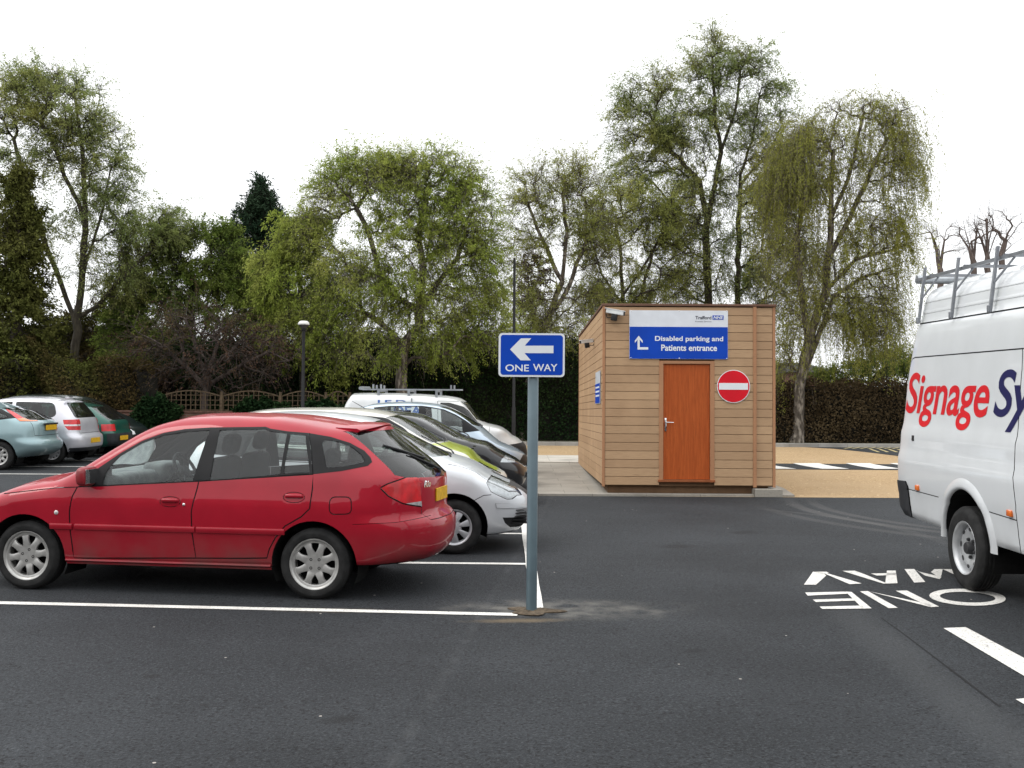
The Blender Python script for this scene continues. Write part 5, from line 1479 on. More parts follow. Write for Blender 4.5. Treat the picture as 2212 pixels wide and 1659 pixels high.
# sea green hatchback with tail lamps high on the pillars
foc = vehicle('parked_car', (-10.81-1.30, 21.97+.74, 0), PI, 'pale sea green hatchback cut by the left edge, red lamp high on its pillar', 'car', 'parked cars')
spec = std([(2.1, .62), (1.9, .78), (1.5, .92), (1.25, 1.0), (1.1, 1.08), (.4, 1.38), (.2, 1.43), (-.3, 1.46), (-.9, 1.44), (-1.5, 1.38), (-2.15, 1.26)], -2.15, 2.1, .85, 1.2,
    rprof=[(.2, .35), (.32, .14), (.42, .02), (.52, 0), (.60, .03), (.64, .10), (.95, .13), (1.03, .2), (1.1, .36), (1.3, .72), (1.4, .84), (1.5, .9)], rs=-1.6, rn=2.6, rw=-.35)
car = Car(foc, spec, M_FORD)
rd = [(.05, .97), (0, .5), (.03, .27), (-.8, .27), (-.9, .5), (-1.1, .72), (-1.12, 1.02)]
fd = [(1.0, .9), (.95, .27), (.03, .27), (0, .5), (.05, .97)]
dd = doors(car, (fd, rd), M_FORD)
car.side('window_frame', M_SEAM, rcorner([(.98, .96), (.6, 1.2), (.3, 1.33), (-.2, 1.375), (-.8, 1.36), (-1.25, 1.28), (-1.62, 1.10), (-1.0, 1.02)], .04), .85, .001)
car.side('window', M_GLASS, [(.75, 1.0), (.55, 1.17), (.25, 1.3), (.08, 1.33), (.06, 1.0)], .85, -.003)
car.side('window', M_GLASS, [(0, 1.335), (-.75, 1.325), (-1.15, 1.26), (-1.45, 1.12), (-.95, 1.045), (0, 1.0)], .85, -.003)
T = car.side('tail_lamp', M_REDLAMP, [(-1.26, 1.30), (-1.50, 1.32), (-1.98, 1.02), (-1.70, 1.03)], .9, .005, ymin=.40, nmin=-1)
car.side('indicator', M_AMBER, [(-1.62, 1.08), (-1.85, 1.11), (-1.98, 1.02), (-1.70, 1.03)], .9, .006, T, ymin=.40, nmin=-1)
rscreen(car, 1.34, 1.04, .46, .58, -1.2)
screen(car, 1.2, 1.04, .42, .32, .68, .54)
car.line([(-.60, 1.0), (-.58, .72), (.58, .72), (.60, 1.0)], (1, 2), rear_f(-1.8), .01)
XW = (1.31, -1.30); car.arch(XW[0], .30, .37); car.arch(XW[1], .30, .37)
ob = car.finish(); sh = car.sh
wheels(foc, sh, XW, .29, .30, .19, 'alloy8', .82, .37, .85)
plate(foc, Matrix.Translation((-2.045, 0, .88)), M_PLATE_Y)
mb = MB(); mb.cbox(-2.055, -2.02, -.32, .32, .94, .975, .006); mb.build('plate_lip', M_BLACK, foc)
for sg in (1, -1): mirror(foc, .8, .83, 1.02, sg, M_FORD)
cabin(foc, .65, .98, -1.5, .85, .40, -.35, [(-.1, -.35, .48, True), (-.1, .35, .48, True), (-1.0, 0, 1.15, True)])
# silver three door
M_SILV2 = car_paint('bright_silver_paint', (0.56, 0.56, 0.60), 0.45, 0.36, 0.8, 0.25)
fox = vehicle('parked_car', (-10.48-1.18, 23.76+.70, 0), PI, 'silver three door hatchback beside the sea green one, red and white lamp', 'car', 'parked cars')
spec = std([(1.9, .66), (1.75, .82), (1.4, .95), (1.2, 1.02), (1.05, 1.1), (.45, 1.42), (.2, 1.49), (-.3, 1.53), (-.9, 1.53), (-1.4, 1.50), (-1.86, 1.44)], -1.86, 1.9, .82, 1.15,
    rprof=[(.2, .25), (.32, .05), (.42, 0), (.55, 0), (.64, .03), (.68, .09), (.95, .13), (1.05, .17), (1.4, .42), (1.5, .47), (1.6, .5)], rs=-1.45, rn=3.2, rw=-.5)
car = Car(fox, spec, M_SILV2)
fd = [(.95, .95), (.9, .27), (-.30, .27), (-.35, .6), (-.28, 1.0)]
dd = doors(car, (fd,), M_SILV2)
car.side('window', M_GLASSD, rcorner([(-.28, 1.42), (-1.16, 1.40), (-1.27, 1.10), (-1.05, 1.03), (-.3, 1.0)], [.03, .12, .14, .1, .03]), .85, -.003)
car.side('window', M_GLASSD, rcorner([(.78, 1.02), (.50, 1.30), (.3, 1.39), (-.2, 1.42), (-.22, 1.0)], .03), .85, -.003)
T = car.side('tail_lamp', M_REDLAMP, [(-1.42, 1.01), (-1.95, 1.02), (-1.95, .76), (-1.55, .78), (-1.46, .88)], .6, .004, ymin=.50, nmin=-1)
car.side('reversing_lamp', M_CLEARLAMP, [(-1.44, .905), (-1.95, .90), (-1.95, .86), (-1.47, .868)], .6, .005, T, ymin=.50, nmin=-1)
rscreen(car, 1.40, 1.05, .48, .60, -1.2)
screen(car, 1.15, 1.0, .47, .37, .66, .52)
car.line([(-.58, 1.02), (-.56, .70), (.56, .70), (.58, 1.02)], (1, 2), rear_f(-1.5), .01)
XW = (1.20, -1.18); car.arch(XW[0], .30, .355); car.arch(XW[1], .30, .355)
car.zone('rear_valance', M_GREYPL, [(-.9, .18), (.9, .18), (.9, .37), (-.9, .37)], (1, 2), rear_f(-1.55), .002)
for ol in (fd,): car.sideline(ol+[ol[0]], .009, .2)
ob = car.finish(); sh = car.sh
wheels(fox, sh, XW, .28, .287, .185, 'capholes', .79, .355, .82, M_HUBCAP)
plate(fox, Matrix.Translation((-1.865, 0, .52)), M_PLATE_Y)
for sg in (1, -1): mirror(fox, .75, .80, 1.05, sg, M_SILV2)
mb = MB(); mb.cbox(-1.46, -1.36, .3, .52, 1.485, 1.525, .01); mb.build('roof_lip', M_SILV2, fox)
cabin(fox, .62, 1.0, -1.4, .82, .40, -.35, [(-.1, -.35, .48, True), (-.1, .35, .48, True), (-.95, 0, 1.1, True)])
# dark green hatchback
grn = vehicle('parked_car', (-10.65-1.2, 26.0+.70, 0), PI, 'dark green hatchback between the silver three door and the black car', 'car', 'parked cars')
spec = std([(1.9, .6), (1.7, .76), (1.4, .86), (1.15, .93), (1.0, 1.0), (.4, 1.28), (.1, 1.35), (-.4, 1.385), (-.9, 1.37), (-1.5, 1.33), (-1.95, 1.26)], -1.95, 1.9, .81, 1.1,
    rprof=[(.2, .25), (.32, .05), (.42, 0), (.60, 0), (.64, .05), (.85, .10), (.92, .16), (1.2, .55), (1.3, .64), (1.4, .7)], rs=-1.5, rn=3.0, rw=-.5)
car = Car(grn, spec, M_GREEN)
fd = [(.9, .9), (.85, .27), (-.25, .27), (-.3, .6), (-.22, .95)]
dd = doors(car, (fd,), M_GREEN)
car.side('window', M_GLASSD, rcorner([(-.25, 1.28), (-.95, 1.27), (-1.25, 1.02), (-1.0, .96), (-.27, .93)], .04), .8, -.003)
car.side('window', M_GLASSD, rcorner([(.7, .95), (.42, 1.18), (.2, 1.26), (-.18, 1.285), (-.2, .93)], .03), .8, -.003)
T = car.side('tail_lamp', M_REDLAMP, [(-1.60, .83), (-1.97, .83), (-1.97, .66), (-1.62, .66)], .5, .004, ymin=.46, nmin=-1)
rscreen(car, 1.27, .93, .5, .6, -1.2)
screen(car, 1.1, .95, .42, .32, .66, .52)
car.zone('bumper', M_GREYPL, [(-.9, .2), (.9, .2), (.9, .60), (-.9, .60)], (1, 2), rear_f(-1.75), .003)
XW = (1.2, -1.2); car.arch(XW[0], .29, .345); car.arch(XW[1], .29, .345)
ob = car.finish(); sh = car.sh
wheels(grn, sh, XW, .27, .28, .18, 'cap7', .78, .345, .81)
plate(grn, Matrix.Translation((-1.97, .22, .48)), M_PLATE_Y)
cabin(grn, .6, .93, -1.4, .81, .38, -.35, [(-.1, -.35, .46, True), (-.1, .35, .46, True)])
# black car facing right
gb = gnd(239, 979)
zaf = vehicle('parked_car', (gb[0]-1.50, gb[1]+.74, 0), 0.0, 'black car in the far left row, bright headlamp facing right', 'car', 'parked cars')
spec = std([(2.2, .60), (2.12, .72), (1.98, .80), (1.75, .88), (1.5, .97), (1.3, 1.06), (1.15, 1.16), (.75, 1.41), (.5, 1.49), (.1, 1.545), (-.6, 1.565), (-1.3, 1.55), (-2.0, 1.46)], -2.0, 2.16, .86, 1.35)
car = Car(zaf, spec, M_BLACKG)
fd = [(1.1, .95), (1.05, .27), (.1, .27), (.05, .6), (.1, 1.0)]
dd = doors(car, (fd,), M_BLACKG)
car.side('window', M_GLASSD, rcorner([(1.0, 1.05), (.62, 1.34), (.4, 1.42), (.12, 1.45), (.1, 1.03)], .03), .9, -.003)
car.side('window', M_GLASSD, rcorner([(.03, 1.46), (-1.0, 1.46), (-1.05, 1.05), (.02, 1.03)], .03), .9, -.003)
screen(car, 1.33, 1.16, .74, .62, .70, .55)
rscreen(car, 1.45, 1.05, .5, .62, -1.3)
hl = car.side('headlamp', M_REFL, PX(car, [(1805, 605), (1850, 592), (1940, 598), (2010, 635), (2035, 672), (1960, 682), (1860, 672), (1825, 640)], c9, -1), .5, .002, ymin=.2, nmin=-1)
XW = (1.30, -1.35); car.arch(XW[0], .30, .36); car.arch(XW[1], .30, .36)
ob = car.finish(); sh = car.sh
wheels(zaf, sh, XW, .29, .30, .20, 'alloy8', .82, .36, .86)
for sg in (1, -1): mirror(zaf, .9, .84, 1.08, sg, M_BLACKG)
plate(zaf, Matrix.Translation((2.165, 0, .42)), M_PLATE_W)
cabin(zaf, .85, 1.03, -1.6, .86, .42, -.35, [(0, -.35, .48, True), (0, .35, .48, True)])

# ---- large white van on the right
bv = vehicle('large_van', (4.15+.86, 9.6-1.9, 0), rad(-90), 'large white high roof van with red and navy lettering and a roof rack', 'van')
spec = dict(xR=-3.345, xF=2.75, W=.985, fs=1.9, fn=2.6, rs=-2.95, rn=5.5, fw=1.6, rw=-1.9, rf=.13, nx=80, nside=34, crown=3.0,
    zt=[(2.8, .85), (2.6, 1.02), (2.3, 1.15), (2.0, 1.27), (1.85, 1.36), (1.2, 2.1), (.9, 2.5), (.5, 2.78), (.2, 2.87), (-.4, 2.93), (-2.0, 2.93), (-3.345, 2.90)],
    zs=[(2.8, .78), (2.6, .95), (2.3, 1.08), (2.0, 1.2), (1.75, 1.32), (1.1, 2.05), (.8, 2.4), (.4, 2.66), (0, 2.78), (-.4, 2.82), (-2.0, 2.82), (-3.345, 2.78)],
    z0=[(-3.345, .50), (-2.7, .475), (2.0, .455), (2.8, .4)],
    prof=[(.4, .945), (.5, .955), (.70, .97), (.745, .968), (.755, .978), (.95, .995), (1.10, 1.0), (1.125, .998), (1.15, .984), (1.38, .972), (1.405, .968), (1.42, .957), (2.0, .925), (2.455, .885), (2.47, .868), (2.60, .845), (2.78, .81), (2.95, .76)],
    fprof=[(.4, -.05), (.6, 0), (.85, -.05), (1.0, -.2)], rprof=[(.4, .2), (.487, .15), (.6, .01), (.84, 0), (1.14, .02), (1.8, .09), (2.31, .24), (2.47, .28), (2.7, .31), (2.95, .35)])
M_VAN = car_paint('white_van_paint', (0.60, 0.62, 0.635), 0.0, 0.32, 0.7, 0.45, 0.03, 1.1)
car = Car(bv, spec, M_VAN)
c7 = lambda x, y: (1911.3+x*.32655, 732.6+y*.32655)
c8 = lambda x, y: (1879.4+x*.21115, 414.1+y*.21115)
side2 = lambda f: abs(f.calc_center_median().y) > .3 and abs(f.normal.y) > .2
bp = PX(car, [(60, 925), (140, 938), (156, 975), (165, 1040), (188, 1198), (60, 1200)], c7, -1)
bp = [(x if x > -3.2 else x-.3, z) for x, z in bp]
bump_ = car.side('rear_bumper', M_GREYPL, bp, .3, .012, ymin=.0, nmin=-1)
dl = PX(car, [(912, 60), (908, 200), (890, 420), (870, 650), (858, 820), (852, 980), (866, 1100), (880, 1200), (905, 1440)], c7, -1)
sd = [(.75, .49), (.75, 2.40)]+[(q[0], q[1]) for q in dl]
sdz = car.side('sliding_door', M_VAN, sd, .4)
car.sideline(dl, .012); car.sideline([(.75, .49), (.75, 2.40)], .01)
pn = PX(car, [(921, 62), (560, 92), (200, 122), (182, 130), (172, 150), (160, 200), (140, 360), (118, 560)], c7, -1)
car.sideline(pn, .012); car.sideline([(-.6, 2.122), (.7, 2.12)], .012)
car.sideline(PX(car, [(150, 990), (355, 1045)], c7, -1), .009); car.sideline(PX(car, [(650, 1130), (880, 1200)], c7, -1), .009)
car.sideline([(-3.02, 2.462), (-2, 2.462), (.2, 2.462)], .016)
fdv = [(.80, .49), (.80, 2.05), (1.05, 1.98), (1.65, 1.34), (1.72, 1.0), (1.70, .49)]
fdz = car.side('door', M_VAN, fdv, .4)
car.side('window', M_GLASSD, rcorner([(.88, 1.42), (.88, 1.98), (1.02, 1.92), (1.5, 1.40)], .04), 1.2, -.003)
screen(car, 1.88, 1.72, 1.02, .85, .78, .66)
hl = car.side('headlamp', M_LENS, [(2.2, .80), (2.8, .75), (2.8, .98), (2.3, 1.05)], .5, 0, ymin=.4, nmin=-1)
car.side('front_bumper', M_GREYPL, [(2.1, .4), (2.9, .4), (2.9, .68), (2.2, .68)], .3, .006, ymin=0, nmin=-1)
car.sideline(fdv+[fdv[0]], .01)
rl = car.side('tail_lamp', M_REDLAMP, [(-3.6, 1.1), (-3.27, 1.1), (-3.2, 1.5), (-3.6, 1.5)], 1.0, .003, ymin=.6, nmin=-1) if False else None
XW = (-1.60, 2.05)
car.arch(XW[0], .43, .475); car.arch(XW[1], .43, .46)
ob = car.finish(); sh = car.sh
for s_ in (1, -1): lamp_unit(bv, sh, ob, hl[s_], [])
for x in XW:
    wheel_well(bv, sh, x, .43, .482, .97)
    for sg in (1, -1): wheel(bv, x-.035 if x < 0 else x, .852*sg, .376, .372, .232, .215, 'steel', sg, spin=.5, rim_mat=simple('silver_steel_wheel', (0.45, 0.46, 0.47), 0.4, 0.5, 0.12, 9) if 'silver_steel_wheel' not in MATS else MATS['silver_steel_wheel'])
# wheel arch lip
for sg in (1, -1):
    mb = MB(); n = 30
    for i in range(n+1):
        a = rad(-2+184*i/n)
        for (rr, o) in ((.474, -.01), (.476, .016), (.50, .022), (.545, .012), (.575, -.002)):
            x, z = XW[0]+rr*math.cos(a), .43+rr*math.sin(a); mb.v.append((x, sg*(sh.sy(x, max(z, .46))+o), z))
    for i in range(n):
        for j in range(4): mb.face((i*5+j, (i+1)*5+j, (i+1)*5+j+1, i*5+j+1) if sg < 0 else (i*5+j+1, (i+1)*5+j+1, (i+1)*5+j, i*5+j))
    o = mb.build('arch_flare', M_VAN, bv)
    me = o.data; yc = sum(p.normal.y for p in me.polygons)
    if yc*sg < 0: me.flip_normals()
    me.polygons.foreach_set('use_smooth', [True]*len(me.polygons))
for zz in (2.555, 2.665):
    surf_strip(sh, 'roof_rib', M_VAN, bv, -2.85, .2, zz, zz+.035, .0035, 30)
q = lambda *p: to_local(bv, sh, *c7(*p), -1)
mb_l = []
for (px, py) in ((218, 983), (830, 1152)):
    x, z = q(px, py); y = sh.sy(x, z)
    for sg in (1, -1):
        mb = MB(); mb.addbm(rbox(x-.042, x+.042, sg*y-.018, sg*y+.018, z-.028, z+.028, .01)); mb.build('side_marker', M_AMBER, bv, angle=50)
x, z = q(187, 655); y = sh.sy(x, z); mb = MB(); mb.addbm(rbox(x-.025, x+.025, -y-.008, -y+.008, z-.028, z+.028, .006)); mb.build('lock', M_BLACK, bv, angle=50)
M_SRED = simple('red_van_lettering', (0.58, 0.012, 0.02), 0.35, 0, 0.05, 3)
(xa, za), (xb, zb) = q(140, 490), q(690, 310)
zd = q(515, 604)[1]; ztop = q(245, 226)[1]
side_text(bv, sh, 'lettering', M_SRED, 'Signage', q(138, 480)[0], q(693, 400)[0], zd, ztop+.01, bold=.015, shear=.26, space=.97)
side_text(bv, sh, 'lettering', simple('navy_van_lettering', (0.012, 0.012, 0.075), 0.35, 0, 0.05, 3), 'Sys', q(718, 500)[0], q(718, 500)[0]+.90, zd+.02, ztop+.005, bold=.015, shear=.26, space=.97)
# ladder rack: posts up the high roof, side rail, cross bars, mesh deck, roller
rk = empty('roof_rack', Matrix.Identity(4), parent=bv)
pxs = [(525, 770, 1335), (862, 655, 1295), (1258, 530, 1222)]
post_x = []
for (px, pt, pb) in pxs:
    xt, zt_ = to_local(bv, sh, *c8(px, pt), -1, .83); xb_, zb_ = to_local(bv, sh, *c8(px-12, pb), -1, .88); post_x.append((xb_, zb_, zt_))
post_x += [(post_x[-1][0]+.75, 2.465, 3.03), (post_x[-1][0]+1.5, 2.465, 3.03)]
M_RACK = simple('grey_rack_steel', (0.24, 0.25, 0.27), 0.45, 0.7, 0.15, 9)
for (x, zb_, zt_) in post_x:
    for sg in (1, -1):
        mb = MB()
        mb.hexa([(x-.016, sg*.895-.011, 2.47), (x+.016, sg*.895-.011, 2.47), (x+.016, sg*.895+.011, 2.47), (x-.016, sg*.895+.011, 2.47),
                 (x-.016, sg*.83-.011, 3.03), (x+.016, sg*.83-.011, 3.03), (x+.016, sg*.83+.011, 3.03), (x-.016, sg*.83+.011, 3.03)])
        mb.tube([(x+.03, sg*.87, 2.72), (x+.17, sg*.76, 2.925)], .010, 6); mb.addbm(rbox(x-.026, x+.02, sg*.90-.016, sg*.90+.016, 2.46, 2.525, .008)); mb.build('post', M_RACK, rk)
mb = MB(); mb.box(post_x[0][0]-.32, 1.1, -.81, -.78, 2.915, 2.945); mb.build('rail', M_RACK, rk)
mb = MB(); mb.box(post_x[0][0]-.32, 1.1, .78, .81, 2.915, 2.945); mb.build('rail', M_RACK, rk)
for x in [post_x[0][0]-.0]+[p[0] for p in post_x[1:]]:
    mb = MB(); mb.box(x-.02, x+.02, -.779, .779, 2.94, 2.965); mb.build('cross_bar', M_RACK, rk)
mb = MB(); mb.tube([(post_x[0][0]-.30, -.80, 2.94), (post_x[0][0]-.30, .80, 2.94)], .045, 16); mb.build('roller', M_STEEL, rk, angle=40)
mb = MB()
for k in range(3): mb.box(post_x[0][0], 1.05, .12+.14*k, .15+.14*k, 2.977, 2.988)
for k in range(22): mb.box(post_x[0][0]+.1+k*.12, post_x[0][0]+.16+k*.12, .10, .45, 2.9885, 2.992)
mb.build('walkway', M_RACK, rk)
for sg in (1, -1): mirror(bv, 1.55, .95, 1.45, sg, M_BLACK, 1.5)
cabin(bv, 1.45, 1.3, .5, .95, .62, -.45, [(.9, -.45, .5, True), (.9, .3, .8, True)], z_belt=1.3)
mb = MB(); mb.box(.38, .40, -.88, .88, .6, 2.4); mb.build('bulkhead', M_INT, bv)
mb = MB()
for x in (-3.0, -1.0): mb.box(x-.1, x+.1, -.25, .25, .3, .47)
mb.tube([(-1.62, -.75, .36), (-1.62, .75, .36)], .07, 12); mb.build('rear_axle', M_DARK, bv)
# ------------------------------------------------------------------ trees, hedges and what stands behind the car park
RNG = np.random.default_rng(11)
def leaf_mat(name, a, b, c=None, trans=0.35):
    m = bpy.data.materials.new(name); m.use_nodes = True; nt = m.node_tree
    for n in list(nt.nodes): nt.nodes.remove(n)
    o = N(nt, 'OutputMaterial'); g = N(nt, 'NewGeometry')
    col = mixc(nt, g.outputs['Random Per Island'], a, b)
    tc = N(nt, 'TexCoord')
    col, _ = noise_mix(nt, col, c or tuple(x*1.5 for x in b), 0.55, 3, 0.45, 0.72, vec=tc.outputs['Object'])
    d = N(nt, 'BsdfDiffuse'); t = N(nt, 'BsdfTranslucent'); mx = N(nt, 'MixShader'); mx.inputs[0].default_value = trans
    nt.links.new(col, d.inputs[0]); nt.links.new(col, t.inputs[0]); nt.links.new(d.outputs[0], mx.inputs[1]); nt.links.new(t.outputs[0], mx.inputs[2])
    nt.links.new(mx.outputs[0], o.inputs[0])
    return m
def bark_mat(name, a, b, scale=(6, 6, 1.5), pale=None):
    m, nt, p = newmat(name)
    tc = N(nt, 'TexCoord'); mp = N(nt, 'Mapping'); mp.inputs['Scale'].default_value = scale
    nt.links.new(tc.outputs['Object'], mp.inputs['Vector'])
    c, f = noise_mix(nt, a, b, 2.2, 8, 0.35, 0.65, vec=mp.outputs[0])
    if pale: c, _ = noise_mix(nt, c, pale, 1.1, 5, 0.5, 0.62, vec=mp.outputs[0])
    nt.links.new(c, p.inputs['Base Color']); p.inputs['Roughness'].default_value = 0.9; bump(nt, p, f, 0.6, 0.03)
    return m
def fast_mesh(name, V, Fq, mat, parent=None, smooth=False):
    V = np.asarray(V, np.float32); Fq = np.asarray(Fq, np.int32); k = Fq.shape[1]
    me = bpy.data.meshes.new(name)
    me.vertices.add(len(V)); me.vertices.foreach_set('co', V.ravel())
    me.loops.add(Fq.size); me.loops.foreach_set('vertex_index', Fq.ravel())
    me.polygons.add(len(Fq)); me.polygons.foreach_set('loop_start', np.arange(0, Fq.size, k, dtype=np.int32))
    me.materials.append(mat)
    if smooth: me.polygons.foreach_set('use_smooth', np.ones(len(Fq), bool))
    me.update(calc_edges=True); me.validate()
    return link(bpy.data.objects.new(name, me), parent)
def unit(v): return v/np.maximum(np.linalg.norm(v, axis=-1, keepdims=True), 1e-9)
def tubes(segs, k):
    """segs: p0, p1, r0, r1 arrays -> verts, quads"""
    p0, p1, r0, r1 = segs; n = len(p0)
    t = unit(p1-p0); ref = np.where(np.abs(t[:, 2:3]) > 0.9, np.array([[1., 0, 0]]), np.array([[0, 0, 1.]]))
    a = unit(np.cross(t, ref)); b = np.cross(t, a)
    an = 2*np.pi*np.arange(k)/k
    ring = a[:, None, :]*np.cos(an)[None, :, None]+b[:, None, :]*np.sin(an)[None, :, None]
    V = np.concatenate([p0[:, None]+ring*r0[:, None, None], p1[:, None]+ring*r1[:, None, None]], 1).reshape(-1, 3)
    i = np.arange(k); j = (i+1) % k
    q = np.stack([i, j, k+j, k+i], 1)
    Fq = (np.arange(n)[:, None, None]*2*k+q[None]).reshape(-1, 4)
    return V, Fq
def leaves_mesh(pos, dirs, size, wid):
    n = len(pos)
    nrm = unit(RNG.normal(size=(n, 3))); side = unit(np.cross(dirs, nrm)); s = size*RNG.uniform(0.65, 1.35, n)
    mid = pos+dirs*(s*0.5)[:, None]
    w = (wid*RNG.uniform(0.7, 1.3, n)*0.5)[:, None]
    up = unit(np.cross(side, dirs))*(s*0.08)[:, None]
    V = np.stack([pos, mid+side*w+up, pos+dirs*s[:, None], mid-side*w+up], 1).reshape(-1, 3)
    return V, np.arange(4*n).reshape(n, 4)
def grow(stems, targets, bf=0.35, step=0.4, arch=0.1):
    P = []; par = []; pl = []
    for st in stems:
        st = [np.array(q, float) for q in st]; prev = -1
        if P:
            d = [np.linalg.norm(q-st[0]) for q in P]; prev = int(np.argmin(d))
        for i in range(len(st)-1):
            L_ = np.linalg.norm(st[i+1]-st[i]); n = max(1, int(L_/step))
            for j in range(n):
                q = st[i]+(st[i+1]-st[i])*j/n
                if prev >= 0 and np.linalg.norm(q-P[prev]) < 1e-3: continue
                q = q+RNG.normal(size=3)*0.02
                pl.append(0 if prev < 0 else pl[prev]+np.linalg.norm(q-P[prev])); P.append(q); par.append(prev); prev = len(P)-1
        pl.append(pl[prev]+0.1); P.append(st[-1]); par.append(prev)
    ntr = len(P)
    low = int(ntr*0.0)
    top = np.array(P)
    zmin = min(q[2] for q in P)+1.6
    d0 = np.array([np.min(np.linalg.norm(top-t, axis=1)) for t in targets])
    tips = []
    cap = len(P)+len(targets)*60
    A = np.zeros((cap, 3)); A[:len(P)] = P; LP = np.zeros(cap); LP[:len(P)] = pl; cnt = len(P)
    for ti in np.argsort(d0):
        t = targets[ti]
        d = np.linalg.norm(A[:cnt]-t, axis=1)
        cost = d+bf*LP[:cnt]+np.where(A[:cnt, 2] > t[2]+0.3, 0.5*(A[:cnt, 2]-t[2]), 0)+np.where(A[:cnt, 2] < zmin, 5.0, 0)
        k = int(np.argmin(cost)); L_ = d[k]; n = max(2, int(L_/step))
        a = A[k].copy(); ph = RNG.normal(size=3)*0.06*L_; prev = k
        for j in range(1, n+1):
            s = j/n
            q = a+(t-a)*s+np.array([0, 0, arch*L_])*math.sin(math.pi*s)+ph*math.sin(math.pi*s)+RNG.normal(size=3)*0.018*(1 if j < n else 0)
            A[cnt] = q; par.append(prev); LP[cnt] = LP[prev]+np.linalg.norm(q-A[prev]); prev = cnt; cnt += 1
        tips.append(prev)
    return A[:cnt].copy(), np.array(par), np.array(tips), ntr
def pxp(px, py, y): return at(px, py, y)
def blob_points(blobs, y, squash=0.8):
    out = []
    for b in blobs:
        px, py, rx, ry, n = b[:5]; yo = b[5] if len(b) > 5 else 0.0
        u = RNG.normal(size=(n, 3)); u = unit(u)*(RNG.uniform(0.12, 1, (n, 1))**0.45)
        m = y/F; 
        c = at(px, py, y+yo)
        out.append(c+np.stack([u[:, 0]*rx*m, u[:, 2]*min(rx, ry*1.4)*m*squash, u[:, 1]*ry*m], 1))
    return np.concatenate(out)
